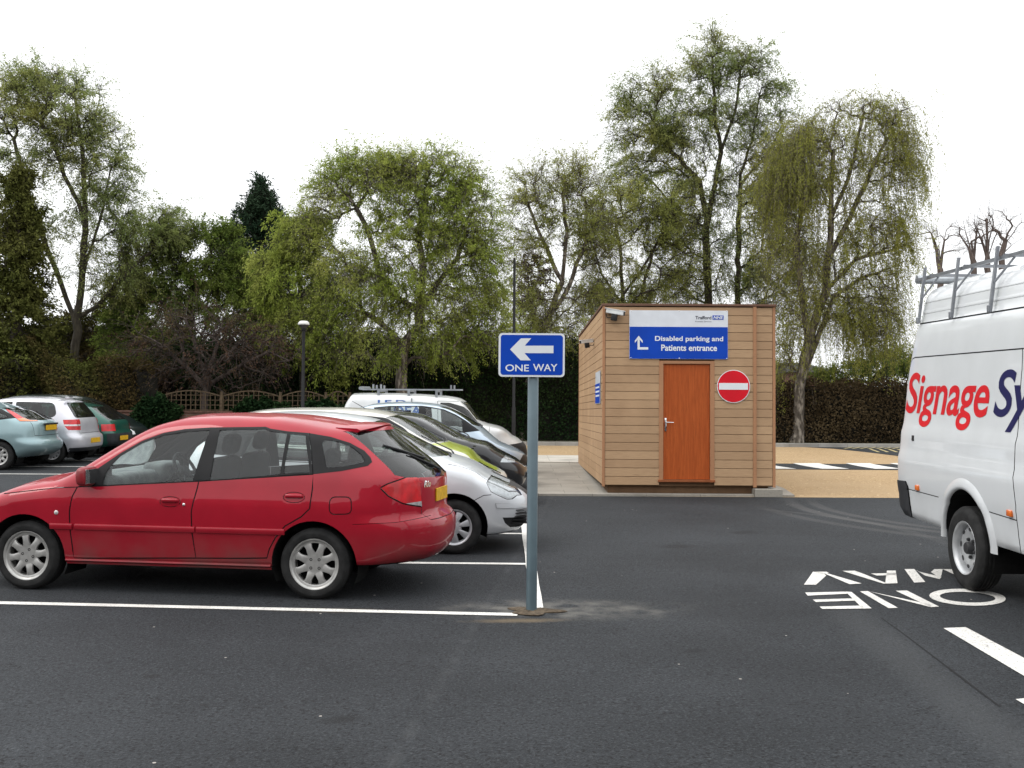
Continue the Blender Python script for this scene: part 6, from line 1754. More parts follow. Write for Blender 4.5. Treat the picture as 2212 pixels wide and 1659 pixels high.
def tree(name, label, cat, y, stems, blobs, r_trunk, bark, leaf, group=None, nleaf=20000, lsize=0.085, lwid=0.03, twigs=5, tlen=0.7, droop=0.5, bf=0.3, arch=0.1, squash=0.8, rtip=0.006, tw_r=0.004, step=0.4, world=False, outward=0.6, lspread=0.04):
    if not world: stems = [[at(q[0], q[1], y+(q[2] if len(q) > 2 else 0)) for q in st] for st in stems]
    base = np.array(stems[0][0]); base[2] = gz(base[1])+0.02; stems[0][0] = base.copy()
    T = blob_points(blobs, y, squash)
    A, par, tips, ntr = grow(stems, T, bf, step, arch)
    n = len(A); cnt = np.zeros(n); cnt[tips] += 1
    has = np.ones(n, bool)
    for i in range(n-1, 0, -1):
        if par[i] >= 0: cnt[par[i]] += max(cnt[i], 0.35)
    cnt = np.maximum(cnt, 0.35)
    e_ = math.log(r_trunk/rtip)/math.log(max(cnt[0], 2)); rr = np.minimum(rtip*np.maximum(cnt, 1)**e_, r_trunk)
    hgt = A[:, 2]-base[2]
    rr = rr*np.where(hgt < 0.5, 1+0.5*(1-np.clip(hgt/0.5, 0, 1))**2, 1)
    root = empty(name, Matrix.Translation(base), label, cat, group)
    L_ = A-base
    ch = [i for i in range(n) if par[i] >= 0]; ch = np.array(ch)
    p0, p1 = L_[par[ch]], L_[ch]; r0 = np.minimum(rr[par[ch]], rr[ch]*1.25); r1 = rr[ch]
    main = np.zeros(n, bool)
    best = {}
    for i in ch:
        if rr[i] > best.get(par[i], (0, 0))[0]: best[par[i]] = (rr[i], i)
    for v in best.values(): main[v[1]] = True
    r0 = np.where(main[ch], rr[par[ch]], r0)
    p0 = p0-unit(p1-p0)*np.minimum(r0*0.4, 0.05)[:, None]
    V = []; Q = []; off = 0
    for lo, hi, k in ((0.05, 9, 9), (0.016, 0.05, 5), (0, 0.016, 3)):
        s = (r1 >= lo) & (r1 < hi)
        if s.any():
            v, q = tubes((p0[s], p1[s], r0[s], r1[s]), k); V.append(v); Q.append(q+off); off += len(v)
    # twigs
    nt_ = len(tips)*twigs; src = np.repeat(tips, twigs); M_ = 6
    # a share of the twigs start a little back along the branch
    back = RNG.integers(0, 4, nt_)
    for _ in range(3):
        s = back > 0; ok = s & (par[src] >= ntr-1) ; src = np.where(ok, par[src], src); back = back-1
    bd = unit(L_[src]-L_[np.maximum(par[src], 0)])
    cen = T.mean(0)-base
    outw = unit((L_[src]-cen)*np.array([1, 1, 0.8]))
    d = unit(bd*0.6+outw*outward+RNG.normal(size=(nt_, 3))*0.55+np.array([0, 0, 0.15]))
    L1 = tlen*RNG.uniform(0.5, 1.4, nt_); pts = [L_[src]]
    for j in range(M_):
        d = unit(d+np.array([0, 0, -droop])*(j+0.5)/M_+RNG.normal(size=(nt_, 3))*0.13)
        pts.append(pts[-1]+d*(L1/M_)[:, None])
    pts = np.stack(pts, 1)
    a_ = pts[:, :-1].reshape(-1, 3); b_ = pts[:, 1:].reshape(-1, 3)
    tr0 = np.tile(np.linspace(1, 0.45, M_+1)[:-1]*tw_r, nt_); tr1 = np.tile(np.linspace(1, 0.45, M_+1)[1:]*tw_r, nt_)
    v, q = tubes((a_, b_, tr0, tr1), 3)
    V.append(v); Q.append(q+off)
    fast_mesh('trunk', np.concatenate(V), np.concatenate(Q), bark, root, True)
    if nleaf:
        w_ = RNG.gamma(0.8, 1.0, len(tips)).repeat(twigs)*RNG.gamma(1.5, 1.0, nt_); ti = RNG.choice(nt_, nleaf, p=w_/w_.sum()); s = RNG.uniform(0.05, 1, nleaf)**0.8*M_; j = np.minimum(s.astype(int), M_-1); fr = (s-j)[:, None]
        pos = pts[ti, j]*(1-fr)+pts[ti, j+1]*fr+RNG.normal(size=(nleaf, 3))*lspread
        td = unit(pts[ti, j+1]-pts[ti, j])
        ld = unit(td*0.5+RNG.normal(size=(nleaf, 3))*0.6+np.array([0, 0, -0.45*min(1, droop+0.3)]))
        v, q = leaves_mesh(pos, ld, lsize, lwid)
        fast_mesh('crown', v, q, leaf, root)
    return root

BK_BIRCH = bark_mat('birch_bark', (0.05, 0.04, 0.03), (0.11, 0.09, 0.07), (7, 7, 2.5), (0.26, 0.225, 0.185))
BK_DARK = bark_mat('dark_bark', (0.028, 0.021, 0.016), (0.055, 0.043, 0.033))
BK_OLIVE = bark_mat('mossy_bark', (0.032, 0.026, 0.017), (0.07, 0.058, 0.038), (6, 6, 1.5))
BK_PURPLE = bark_mat('brown_twigs', (0.026, 0.018, 0.015), (0.085, 0.062, 0.05))
BK_POLL = bark_mat('grey_brown_bark', (0.075, 0.055, 0.048), (0.15, 0.115, 0.10))
LF_OLIVE = leaf_mat('olive_spring_leaves', (0.218, 0.248, 0.061), (0.349, 0.372, 0.106), (0.393, 0.389, 0.122), 0.5)
LF_LIME = leaf_mat('yellow_green_leaves', (0.218, 0.287, 0.053), (0.364, 0.426, 0.090), (0.422, 0.443, 0.122), 0.5)
LF_MID = leaf_mat('mid_green_leaves', (0.097, 0.155, 0.032), (0.195, 0.252, 0.058), (0.243, 0.276, 0.065), 0.4)
LF_BIRCH = leaf_mat('grey_green_leaves', (0.181, 0.238, 0.076), (0.302, 0.349, 0.126), (0.348, 0.341, 0.101), 0.5)
LF_WEEP = leaf_mat('bronze_green_leaves', (0.224, 0.235, 0.053), (0.369, 0.367, 0.090), (0.320, 0.340, 0.081), 0.5)
LF_DARKO = leaf_mat('dark_olive_needles', (0.057, 0.068, 0.018), (0.116, 0.124, 0.033), (0.151, 0.149, 0.045), 0.2)
LF_CONIF = leaf_mat('dark_conifer_needles', (0.017, 0.036, 0.022), (0.036, 0.066, 0.038), (0.048, 0.074, 0.043), 0.1)
LF_HEDGE = leaf_mat('dark_hedge_leaves', (0.012, 0.026, 0.012), (0.029, 0.055, 0.019), (0.034, 0.048, 0.017), 0.15)
LF_BROWN = leaf_mat('brown_beech_leaves', (0.046, 0.034, 0.020), (0.111, 0.080, 0.046), (0.130, 0.096, 0.053), 0.2)
LF_BROWNG = leaf_mat('brown_green_leaves', (0.039, 0.034, 0.014), (0.111, 0.078, 0.034), (0.098, 0.124, 0.029), 0.2)
LF_PURP = leaf_mat('brown_buds', (0.05, 0.032, 0.024), (0.10, 0.06, 0.04), (0.08, 0.075, 0.03), 0.2)
LF_IVY = leaf_mat('ivy_leaves', (0.008, 0.02, 0.009), (0.025, 0.05, 0.02), (0.02, 0.035, 0.012), 0.1)
TG = 'trees behind the car park'

tree('birch_tree', 'tall thin leaved tree at the far left, wide olive crown and pale limbs', 'tree', 34.5,
     [[(160, 955), (158, 800), (166, 690), (178, 590), (184, 470), (178, 330), (160, 200)], [(166, 690), (210, 660), (262, 600), (335, 540)], [(172, 640), (190, 560), (225, 450), (240, 360)], [(166, 700), (110, 560), (60, 420), (30, 300)], [(184, 470), (140, 380), (110, 290)]],
     [(130, 250, 120, 100, 130), (60, 300, 100, 130, 90), (205, 370, 75, 120, 70), (170, 480, 110, 90, 40), (335, 500, 60, 50, 22), (10, 210, 110, 60, 40), (255, 620, 90, 50, 22), (-70, 420, 100, 180, 50), (90, 190, 90, 45, 40), (290, 560, 70, 50, 18), (235, 440, 60, 60, 35), (290, 500, 70, 40, 30), (210, 560, 80, 60, 28), (180, 330, 80, 60, 40), (350, 480, 40, 40, 20)],
     0.14, BK_OLIVE, LF_BIRCH, TG, 85000, 0.09, 0.028, 10, 0.85, 0.3, 0.24, rtip=0.010)
tree('yew_column', 'dark olive columnar evergreen rising at the left edge in front of the tall thin leaved tree', 'tree', 32.5,
     [[(35, 950), (38, 800), (40, 600), (42, 400)]],
     [(45, 410, 24, 50, 50), (42, 490, 45, 70, 90), (40, 590, 62, 90, 150), (25, 700, 90, 90, 160), (20, 800, 110, 90, 120)], 0.2, BK_DARK, LF_DARKO, TG, 44000, 0.13, 0.055, 7, 0.4, 0.1, 0.3, squash=1.0)
tree('conifer_tree', 'dark blue green conifer with a ragged pointed top', 'tree', 38,
     [[(562, 950), (562, 700), (562, 500), (561, 412)]],
     [(561, 412, 6, 12, 16), (562, 438, 21, 16, 44), (563, 470, 42, 20, 80), (560, 510, 60, 26, 110), (560, 550, 74, 30, 110), (563, 595, 76, 40, 130), (566, 660, 85, 50, 120)], 0.2, BK_DARK, LF_CONIF, TG, 42000, 0.15, 0.045, 8, 0.5, 0.1, 0.25, arch=0.0, squash=1.0, outward=1.2)
tree('garden_tree', 'dense mid green bushy tree left of the dark conifer', 'tree', 35.5,
     [[(400, 950), (405, 800), (410, 680), (415, 600)]],
     [(430, 545, 100, 55, 110), (350, 600, 75, 70, 100), (500, 600, 70, 60, 90), (415, 650, 140, 60, 130), (330, 690, 90, 60, 70), (300, 560, 45, 45, 30), (285, 640, 55, 70, 60), (380, 760, 150, 60, 90), (520, 740, 100, 70, 80), (270, 740, 60, 60, 50), (470, 515, 50, 28, 40), (395, 508, 60, 25, 40), (440, 620, 120, 60, 70), (560, 690, 60, 60, 50)], 0.18, BK_DARK, LF_MID, TG, 95000, 0.095, 0.038, 7, 0.55, 0.25, 0.3, squash=0.7)
tree('bare_shrub', 'spreading bare brown shrub behind the trellis, pale crossing branches', 'shrub', 32.3,
     [[(440, 930), (442, 860), (450, 800), (470, 740)], [(446, 840), (400, 790), (360, 750), (300, 720)], [(450, 830), (520, 790), (580, 760), (625, 780)], [(448, 850), (430, 760), (400, 690)], [(455, 800), (520, 740), (560, 690)]],
     [(470, 745, 150, 70, 130), (380, 720, 110, 70, 80), (560, 760, 85, 65, 75), (320, 790, 80, 60, 45), (460, 810, 140, 45, 50)], 0.12, BK_PURPLE, LF_PURP, None, 6000, 0.08, 0.04, 3, 0.85, 0.35, 0.25, tw_r=0.006, rtip=0.012, outward=0.5)
tree('weeping_shrub', 'yellow green weeping bush behind the lamp post', 'shrub', 34,
     [[(660, 950), (655, 800), (650, 680), (645, 580)]],
     [(645, 540, 55, 60, 70), (620, 620, 65, 60, 90), (680, 660, 60, 80, 90), (625, 700, 60, 60, 60), (700, 760, 70, 60, 60), (600, 580, 40, 50, 40), (655, 490, 32, 32, 35)], 0.12, BK_DARK, LF_LIME, None, 42000, 0.11, 0.04, 7, 0.8, 0.9, 0.3)
tree('willow_tree', 'broad yellow green tree with a forked mossy trunk behind the small white van', 'tree', 33.5,
     [[(868, 955), (868, 830), (868, 761), (880, 735), (908, 706), (905, 673)], [(905, 673), (870, 650), (824, 622), (812, 560), (800, 510), (770, 450)], [(905, 673), (925, 640), (944, 615), (985, 560), (1010, 500)], [(905, 673), (915, 600), (905, 520), (920, 430)], [(868, 761), (850, 720), (800, 680)]],
     [(790, 375, 100, 45, 90), (930, 375, 120, 48, 100), (715, 440, 50, 55, 50), (1010, 470, 70, 90, 90), (870, 430, 120, 50, 70), (1045, 600, 50, 100, 60), (745, 590, 75, 60, 60), (900, 590, 110, 60, 45), (860, 520, 110, 60, 45), (900, 680, 120, 60, 35), (660, 500, 40, 60, 25), (1060, 720, 50, 50, 30), (920, 490, 110, 60, 60), (960, 560, 90, 70, 60), (840, 620, 110, 55, 50), (780, 640, 80, 60, 50), (960, 650, 90, 50, 40), (960, 730, 80, 60, 45), (720, 690, 70, 80, 60), (800, 740, 70, 60, 40), (1010, 680, 60, 70, 40)],
     0.19, BK_BIRCH, LF_LIME, TG, 140000, 0.088, 0.030, 10, 0.85, 0.4, 0.24, rtip=0.010)
tree('leaning_tree', 'slender light crowned tree with a leaning pale trunk beside the sign post', 'tree', 36,
     [[(1126, 955), (1128, 920), (1140, 830), (1152, 770), (1180, 690), (1215, 610), (1222, 500), (1215, 420)], [(1180, 690), (1230, 620), (1262, 520), (1265, 430)], [(1215, 610), (1170, 520), (1140, 440)]],
     [(1205, 385, 90, 60, 80), (1150, 470, 55, 80, 50), (1255, 460, 55, 90, 50), (1215, 520, 90, 60, 40), (1180, 640, 80, 60, 50), (1270, 620, 60, 60, 30), (1150, 720, 60, 50, 30), (1215, 700, 90, 60, 50), (1310, 520, 50, 60, 30), (1130, 560, 50, 60, 30)],
     0.14, BK_BIRCH, LF_OLIVE, TG, 46000, 0.08, 0.026, 11, 0.9, 0.35, 0.24, rtip=0.010)
tree('plum_tree', 'small dark red leaved tree behind the black lamp pole', 'tree', 39,
     [[(1150, 955), (1150, 760), (1150, 640)]], [(1150, 600, 35, 45, 40), (1160, 660, 40, 40, 40)], 0.08, BK_DARK, leaf_mat('dark_red_leaves', (0.04, 0.016, 0.018), (0.085, 0.035, 0.035), (0.06, 0.03, 0.025)), TG, 5000, 0.09, 0.045, 6, 0.4, 0.2)
tree('multi_stem_tree', 'low thin tree seen over the cabin roof, dark stems spreading like a fan', 'tree', 37.5,
     [[(1340, 955), (1342, 760), (1345, 640), (1340, 560), (1330, 480)], [(1345, 640), (1400, 560), (1440, 490)], [(1344, 660), (1300, 590), (1275, 520)], [(1360, 955), (1365, 750), (1390, 620), (1410, 540)]],
     [(1340, 455, 70, 70, 80), (1290, 510, 50, 70, 40), (1410, 500, 60, 60, 60), (1370, 580, 90, 50, 30), (1290, 640, 60, 50, 40), (1400, 650, 70, 40, 40), (1470, 560, 60, 70, 40), (1450, 450, 60, 60, 40), (1340, 640, 80, 50, 40)],
     0.11, BK_DARK, LF_OLIVE, TG, 48000, 0.08, 0.027, 10, 0.85, 0.45, 0.24, rtip=0.010)
tree('birch_tree', 'tallest tree, its narrow open grey green crown rising over the cabin', 'tree', 39.5,
     [[(1530, 955), (1530, 654), (1525, 493), (1545, 400), (1557, 327), (1544, 239), (1539, 124)], [(1525, 470), (1511, 396), (1451, 327), (1410, 260)], [(1594, 955), (1594, 631), (1599, 378), (1625, 300), (1640, 210)], [(1599, 400), (1660, 330), (1690, 270)], [(1557, 327), (1590, 240), (1600, 150)]],
     [(1542, 105, 26, 40, 26), (1545, 165, 70, 45, 70), (1450, 160, 55, 40, 18), (1620, 150, 55, 50, 40), (1380, 215, 55, 50, 40), (1415, 285, 75, 50, 60), (1660, 225, 50, 70, 40), (1570, 270, 80, 60, 75), (1480, 350, 80, 60, 50), (1370, 390, 60, 55, 30), (1610, 390, 80, 70, 60), (1520, 520, 80, 70, 45), (1600, 560, 70, 70, 45), (1500, 610, 70, 50, 50), (1640, 620, 60, 60, 40), (1440, 480, 80, 60, 40), (1680, 450, 70, 80, 60), (1700, 560, 70, 70, 50), (1440, 600, 70, 60, 40), (1650, 330, 60, 60, 40), (1560, 460, 110, 70, 50), (1450, 240, 60, 60, 40), (1500, 290, 60, 70, 45), (1395, 350, 70, 60, 40), (1345, 280, 35, 60, 18), (1470, 420, 80, 50, 40), (1690, 400, 60, 60, 50), (1700, 310, 45, 50, 35)],
     0.18, BK_OLIVE, LF_BIRCH, TG, 125000, 0.095, 0.029, 11, 0.95, 0.5, 0.22, rtip=0.010)
tree('weeping_birch', 'weeping tree right of the cabin, long hanging bronze green curtains of twigs', 'tree', 35,
     [[(1722, 955), (1727, 840), (1745, 740), (1783, 631), (1790, 562), (1797, 424), (1800, 330)], [(1790, 562), (1835, 470), (1872, 391), (1915, 300)], [(1783, 631), (1850, 560), (1930, 540), (1975, 500)], [(1745, 740), (1735, 640), (1720, 520), (1740, 420)], [(1797, 470), (1840, 360), (1860, 270)], [(1727, 840), (1800, 640), (1860, 600), (1955, 565)]],
     [(1845, 235, 75, 25, 40), (1922, 250, 42, 34, 45), (1780, 290, 60, 40, 50), (1880, 320, 80, 50, 45), (1945, 340, 22, 70, 40), (1740, 400, 80, 50, 70), (1925, 480, 38, 60, 40), (1850, 500, 90, 60, 50), (1715, 520, 60, 60, 60), (1740, 660, 70, 60, 60), (1880, 640, 60, 50, 40), (1690, 760, 40, 60, 30), (1900, 690, 50, 50, 40), (1820, 660, 60, 50, 40), (1770, 560, 80, 60, 40), (1905, 600, 45, 60, 35), (1690, 420, 40, 60, 30), (1735, 310, 60, 45, 45), (1700, 350, 50, 50, 35), (1830, 400, 80, 60, 35)],
     0.19, BK_BIRCH, LF_WEEP, TG, 125000, 0.08, 0.026, 8, 1.9, 2.2, 0.22, outward=0.25, lspread=0.035, rtip=0.011, tw_r=0.003)
for i, (px, tops) in enumerate((((2031, 583), [(2012, 505), (2025, 498), (2044, 497), (2040, 520)]), ((2103, 566), [(2080, 476), (2091, 478), (2072, 505), (2110, 500)]), ((2133, 562), [(2120, 478), (2132, 474), (2146, 474), (2170, 470), (2110, 490)]), ((2163, 552), [(2187, 488), (2198, 488), (2215, 510)]))):
    y = 52
    st = [[(px[0]+4, 930), (px[0]+2, 700), px]]+[[px, ((px[0]*0.6+t[0]*0.4), px[1]*0.5+t[1]*0.5), t] for t in tops]
    lab = ['pollarded bare tree, leftmost of those behind the van rack', 'pollarded bare tree, second from left of those behind the van rack', 'pollarded bare tree, third from left of those behind the van rack', 'pollarded bare tree, rightmost of those behind the van rack'][i]
    tree('pollarded_tree', lab, 'tree', y, st, [(px[0], px[1]-60, 55, 45, 30)], 0.15, BK_POLL, LF_PURP, 'pollarded trees behind the van', 0, twigs=4, tlen=1.2, droop=-0.1, bf=0.2, rtip=0.011, tw_r=0.006, squash=0.8)

tree('evergreen_bush', 'rounded green bush standing behind the beech hedge beside the large van', 'shrub', 38,
     [[(1880, 945), (1880, 860), (1880, 800)]], [(1850, 805, 50, 30, 60), (1920, 785, 55, 40, 80), (1985, 800, 50, 40, 60), (1800, 815, 40, 25, 40)], 0.1, BK_DARK, LF_MID, None, 16000, 0.10, 0.045, 6, 0.45, 0.2)
tree('garden_bush', 'dark leafy bush hiding the low dark building, under the tall thin leaved tree', 'shrub', 37,
     [[(200, 945), (200, 840), (205, 740)]], [(150, 715, 55, 35, 60), (215, 705, 60, 35, 70), (275, 700, 50, 40, 60), (190, 760, 90, 45, 80), (110, 740, 40, 40, 40), (265, 640, 35, 40, 22), (235, 665, 45, 30, 22)], 0.09, BK_DARK, LF_BROWNG, None, 26000, 0.10, 0.042, 6, 0.5, 0.2)
# hedges: a ragged mass of leaves over a solid near-black core
def hedge(name, label, px0, px1, y, top, depth, leaf, n, lsize=0.10, lwid=0.06, wob=0.25, core=True):
    """px0..px1 give its ends, top is a list of heights above the ground along it"""
    xa, xb = at(px0, 900, y)[0], at(px1, 900, y)[0]; Lg = xb-xa; g = gz(y)+0.05
    tp = pchip(np.linspace(0, 1, len(top)), top)
    root = empty(name, Matrix.Translation((xa, y, g)), label, 'hedge')
    ph = RNG.uniform(0, 6, 8)
    def sw(x, z): return wob*(0.4*np.sin(1.7*x+ph[0])+0.3*np.sin(3.1*x+2*z+ph[1])+0.3*np.sin(2.3*z+ph[2]+x))
    nf = int(n*0.72); x = RNG.uniform(0, Lg, nf); hh = tp(x/Lg); z = RNG.uniform(0.0, 1, nf)**0.9*hh
    yy = -0.02+sw(x, z)+RNG.exponential(0.10, nf)+np.clip((z/hh-0.85)*2, 0, 1)*0.25
    x2 = RNG.uniform(0, Lg, n-nf); h2 = tp(x2/Lg); y2 = RNG.uniform(0, depth, n-nf); z2 = h2+0.12*np.sin(5*x2+ph[3])*np.sin(3*y2)+RNG.normal(size=n-nf)*0.08
    pos = np.concatenate([np.stack([x, yy, z], 1), np.stack([x2, y2, z2], 1)])
    d = unit(RNG.normal(size=(n, 3))+np.array([0, -0.7, 0.1]))
    v, q = leaves_mesh(pos, d, lsize, lwid); fast_mesh('foliage', v, q, leaf, root)
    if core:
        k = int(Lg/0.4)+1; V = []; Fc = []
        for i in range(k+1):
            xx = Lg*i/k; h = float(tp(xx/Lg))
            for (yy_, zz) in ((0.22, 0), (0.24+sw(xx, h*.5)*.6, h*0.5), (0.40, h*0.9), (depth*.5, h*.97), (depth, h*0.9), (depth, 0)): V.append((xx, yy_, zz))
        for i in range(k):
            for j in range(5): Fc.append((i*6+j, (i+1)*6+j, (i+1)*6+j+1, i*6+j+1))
        add('dark_core', V, Fc, simple('hedge_depth', (0.012, 0.011, 0.008), 0.95, 0, 0.5, 3) if 'hedge_depth' not in MATS else MATS['hedge_depth'], root)
    return root
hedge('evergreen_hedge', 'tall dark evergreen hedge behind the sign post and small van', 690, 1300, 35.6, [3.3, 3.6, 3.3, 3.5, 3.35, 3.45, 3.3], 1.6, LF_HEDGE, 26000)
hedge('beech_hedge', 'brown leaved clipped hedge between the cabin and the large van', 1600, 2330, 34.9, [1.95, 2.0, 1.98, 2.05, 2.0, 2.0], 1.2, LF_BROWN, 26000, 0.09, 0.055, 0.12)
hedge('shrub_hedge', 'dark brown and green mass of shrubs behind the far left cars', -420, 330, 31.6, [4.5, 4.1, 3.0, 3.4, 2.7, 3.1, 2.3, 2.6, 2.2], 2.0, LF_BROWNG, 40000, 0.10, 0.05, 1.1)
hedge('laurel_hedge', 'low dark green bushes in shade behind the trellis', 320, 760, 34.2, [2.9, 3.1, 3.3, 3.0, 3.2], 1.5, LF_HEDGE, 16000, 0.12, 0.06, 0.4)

# brick wall with trellis panels on top
def brick_mat():
    m, nt, p = newmat('red_brick')
    tc = N(nt, 'TexCoord'); mp = N(nt, 'Mapping'); mp.inputs['Rotation'].default_value = (rad(90), 0, 0); nt.links.new(tc.outputs['Object'], mp.inputs['Vector'])
    br = N(nt, 'TexBrick'); br.inputs['Scale'].default_value = 1.0; br.inputs['Brick Width'].default_value = 0.225; br.inputs['Row Height'].default_value = 0.075; br.inputs['Mortar Size'].default_value = 0.008
    br.inputs['Color1'].default_value = rgb((0.15, 0.06, 0.04)); br.inputs['Color2'].default_value = rgb((0.21, 0.09, 0.055)); br.inputs['Mortar'].default_value = rgb((0.16, 0.14, 0.12))
    nt.links.new(mp.outputs[0], br.inputs['Vector']); c, f = noise_mix(nt, br.outputs['Color'], (0.07, 0.045, 0.03), 2.0, 6, 0.45, 0.75, vec=tc.outputs['Object'])
    nt.links.new(c, p.inputs['Base Color']); p.inputs['Roughness'].default_value = 0.9; bump(nt, p, br.outputs['Fac'], 0.4, 0.01)
    return m
WY = 30.4; wz = gz(WY)
d6 = lambda cx: at(191.1+cx*.288, 880, WY)[0]
wx0, wx1 = -19.0, at(770, 880, WY)[0]
bw = empty('brick_wall', Matrix.Translation((wx0, WY, wz)), 'low red brick wall behind the parked cars, carrying the trellis', 'wall')
mb = MB(); mb.box(0, wx1-wx0, 0.06, 0.28, -0.05, 1.02); mb.build('wall', brick_mat(), bw)
mb = MB(); mb.cbox(-0.03, wx1-wx0+0.03, 0.03, 0.31, 1.023, 1.085, 0.008); mb.build('coping', simple('brick_coping', (0.10, 0.055, 0.04), 0.9, 0, 0.3, 8), bw)
M_LATH = simple('weathered_trellis_timber', (0.085, 0.06, 0.036), 0.85, 0, 0.3, 14)
posts = [d6(525), d6(990), d6(1432), d6(1775), d6(1955)]
labs = ['arched trellis panel half hidden by ivy, leftmost on the brick wall', 'arched trellis panel second from left on the brick wall, clear of ivy', 'arched trellis panel left of the lamp post', 'arched trellis panel right of the lamp post']
for i in range(4):
    xa, xb = posts[i]+0.05, posts[i+1]-0.05; wv_ = xb-xa
    t = empty('trellis', Matrix.Translation((xa, WY+0.12, wz+1.09)), labs[i], 'trellis', 'trellis panels on the brick wall')
    topz = lambda x: 0.44+0.15*math.sin(math.pi*min(max(x/wv_, 0), 1))
    mb = MB(); k = max(4, round(wv_/0.148))
    for j in range(k+1):
        x = wv_*j/k; mb.box(x-0.011, x+0.011, -0.008, 0.008, 0.0, topz(x))
    for r in range(5):
        z = 0.02+r*0.145
        xs_ = [wv_*j/60 for j in range(61) if topz(wv_*j/60) > z]
        if len(xs_) > 2: mb.box(xs_[0], xs_[-1], 0.009, 0.024, z-0.011, z+0.011)
    mb.build('lattice', M_LATH, t)
    mb = MB()
    for j in range(24):
        x, x2 = wv_*j/24, wv_*(j+1)/24
        mb.hexa([(x, -0.015, topz(x)-0.02), (x2, -0.015, topz(x2)-0.02), (x2, 0.015, topz(x2)-0.02), (x, 0.015, topz(x)-0.02), (x, -0.015, topz(x)+0.015), (x2, -0.015, topz(x2)+0.015), (x2, 0.015, topz(x2)+0.015), (x, 0.015, topz(x)+0.015)])
    mb.build('frame', M_LATH, t)
for i, x in enumerate(posts):
    mb = MB(); mb.cbox(-0.035, 0.035, -0.035, 0.035, 0, 0.56, 0.006); o = mb.build('trellis_post', M_LATH, None); o.location = (x, WY+0.12, wz+1.09)
    tag(o, ['square timber post at the ivy covered end of the trellis', 'square timber post between the first and second trellis panels', 'square timber post between the second and third trellis panels', 'square timber post just right of the lamp post in the trellis', 'square timber post at the van end of the trellis'][i], 'post', 'posts of the trellis')
def ivy(label, cx0, cx1, z0, z1, n):
    xa, xb = d6(cx0), d6(cx1); c = np.array([(xa+xb)/2, WY+0.05, (z0+z1)/2])
    root = empty('ivy', Matrix.Translation((c[0], WY+0.05, wz)), label, 'climbing plant')
    u = unit(RNG.normal(size=(n, 3)))*RNG.uniform(0.3, 1, (n, 1))**0.5
    pos = np.stack([u[:, 0]*(xb-xa)/2*(1+0.15*np.sin(5*u[:, 2])), -0.05+u[:, 1]*0.22, (z0+z1)/2+u[:, 2]*(z1-z0)/2+0.08*np.sin(9*u[:, 0])], 1)
    v, q = leaves_mesh(pos, unit(RNG.normal(size=(n, 3))+np.array([0, -0.8, -0.3])), 0.11, 0.085); fast_mesh('foliage', v, q, LF_IVY, root)
    return root
ivy('dark ivy covering the trellis beside the black car', 330, 690, 0.1, 1.55, 5200)
ivy('dark ivy sprawling over the trellis left of the lamp post', 1090, 1500, 0.75, 1.45, 3600)
ivy('dark ivy over the trellis right of the lamp post', 1560, 1960, 0.75, 1.4, 3200)

# lamp post with a white dome, and a plain black pole
LY = 29.2
b = at(655, 800, LY); zt_ = at(655, 693, LY)[2]; lz = gz(LY)
lp = empty('lamp_post', Matrix.Translation((b[0], LY, lz)), 'black lamp post with a white domed top in front of the trellis', 'lamp post')
H_ = zt_-lz
M_POLE = simple('black_painted_pole', (0.016, 0.016, 0.017), 0.4)
mb = MB(); mb.lathe([(0, 0), (0.075, 0), (0.075, 0.9), (0.05, 0.95), (0.045, H_-0.28), (0.07, H_-0.27), (0.075, H_-0.22), (0, H_-0.22)], 20); mb.build('pole', M_POLE, lp, angle=40)
mb = MB(); mb.lathe([(0.05, H_-0.22), (0.10, H_-0.17), (0.145, H_-0.125), (0.05, H_-0.12)], 24); mb.build('lantern', simple('smoky_lantern', (0.10, 0.10, 0.10), 0.3), lp, angle=40)
mb = MB(); mb.lathe([(0.15, H_-0.118), (0.165, H_-0.105), (0.145, H_-0.04), (0.10, H_-0.008), (0, H_)], 28); mb.build('dome', simple('white_lamp_dome', (0.72, 0.72, 0.70), 0.4), lp, smooth=True)
BY = 31.6; b = at(1110, 800, BY); H_ = at(1110, 558, BY)[2]-gz(BY)
mb = MB(); mb.lathe([(0, 0), (0.06, 0), (0.06, 1.2), (0.045, 1.25), (0.04, H_), (0, H_)], 16); o = mb.build('black_pole', M_POLE, None, angle=40); o.location = (b[0], BY, gz(BY))
tag(o, 'tall plain black pole behind the one way sign', 'pole')

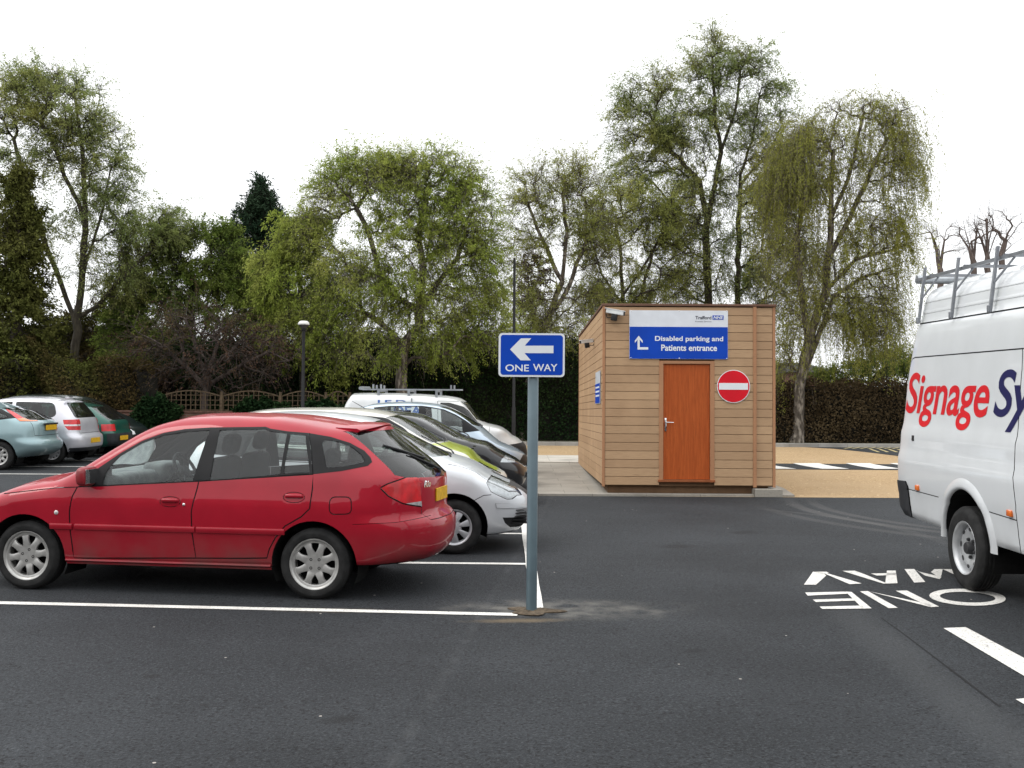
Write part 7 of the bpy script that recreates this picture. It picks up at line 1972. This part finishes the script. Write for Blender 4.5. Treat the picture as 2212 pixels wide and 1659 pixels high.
# buildings half seen through the trees
M_ROOF = simple('dark_slate_roof', (0.016, 0.015, 0.015), 0.8, 0, 0.2, 4)
M_REND = simple('grey_brown_wall', (0.05, 0.042, 0.036), 0.9, 0, 0.2, 2)
M_WIN = simple('dark_window_pane', (0.02, 0.022, 0.025), 0.15)
def house(name, label, px0, px1, pytop, pyeave, y, dep, wallm, hip=0.0, roofm=None):
    xa, xb = at(px0, 800, y)[0], at(px1, 800, y)[0]; zr, ze = at(px0, pytop, y)[2]-gz(y), at(px0, pyeave, y)[2]-gz(y)
    r = empty(name, Matrix.Translation((xa, y, gz(y))), label, 'building'); w_ = xb-xa
    mb = MB(); mb.box(0, w_, 0, dep, 0, ze); wl_ = mb.build('wall', wallm, r)
    mb = MB(); o = 0.3
    A_ = [(-o, -o, ze), (w_+o, -o, ze), (w_+o, dep+o, ze), (-o, dep+o, ze), (hip, dep/2, zr), (w_-hip, dep/2, zr)]
    n0 = len(mb.v); mb.v += A_
    for f in ((0, 1, 5, 4), (2, 3, 4, 5), (1, 2, 5), (3, 0, 4), (3, 2, 1, 0)): mb.face(f)
    mb.build('roof', roofm or M_ROOF, r)
    k = max(2, int(w_/2.6))
    for i in range(k):
        x = w_*(i+0.5)/k; z = min(ze-1.6, 1.0)
        mb = MB(); mb.cbox(x-0.6, x+0.6, -0.03, 0.03, z, z+1.2, 0.01); fr = mb.build('window', M_WHITE_SIGN if False else simple('painted_frame', (0.4, 0.4, 0.38), 0.5) if 'painted_frame' not in MATS else MATS['painted_frame'], r)
        mb = MB(); mb.box(x-0.53, x+0.53, -0.04, -0.032, z+0.07, z+1.13); mb.build('pane', M_WIN, fr)
    return r
house('outbuilding', 'long low dark roofed building glimpsed through the far left trees', 40, 320, 690, 715, 46, 7.0, M_REND, 0.4)
house('brick_house', 'pinkish brick house glimpsed under the weeping tree', 1712, 1792, 776, 804, 52, 7.0, simple('pink_brick_wall', (0.20, 0.10, 0.08), 0.9, 0, 0.25, 3), 0.3)

# unseen brick block, added behind the viewer to darken reflections in the car paint
hb = empty('added_reflection_block', Matrix.Translation((-30, -16, gz(-16))), 'unseen long brick block added behind the viewer for the car paint to reflect', 'building')
mb = MB(); mb.box(0, 60, -9, 0, 0, 6.6); mb.build('wall', brick_mat() if 'red_brick_block' not in MATS else MATS['red_brick_block'], hb)
mb = MB(); mb.hexa([(-.4, -9.4, 6.603), (60.4, -9.4, 6.603), (60.4, .4, 6.603), (-.4, .4, 6.603), (-.4, -5.0, 9.0), (60.4, -5.0, 9.0), (60.4, -4.0, 9.0), (-.4, -4.0, 9.0)]); mb.build('roof', M_ROOF, hb)
for i in range(16):
    for z in (0.9, 3.9):
        x = 2+i*3.7
        mb = MB(); mb.cbox(x-0.7, x+0.7, -0.03, 0.05, z, z+1.5, 0.02); fr = mb.build('window', MATS['painted_frame'], hb)
        mb = MB(); mb.box(x-0.62, x+0.62, 0.053, 0.06, z+0.08, z+1.42); mb.build('pane', M_WIN, fr)
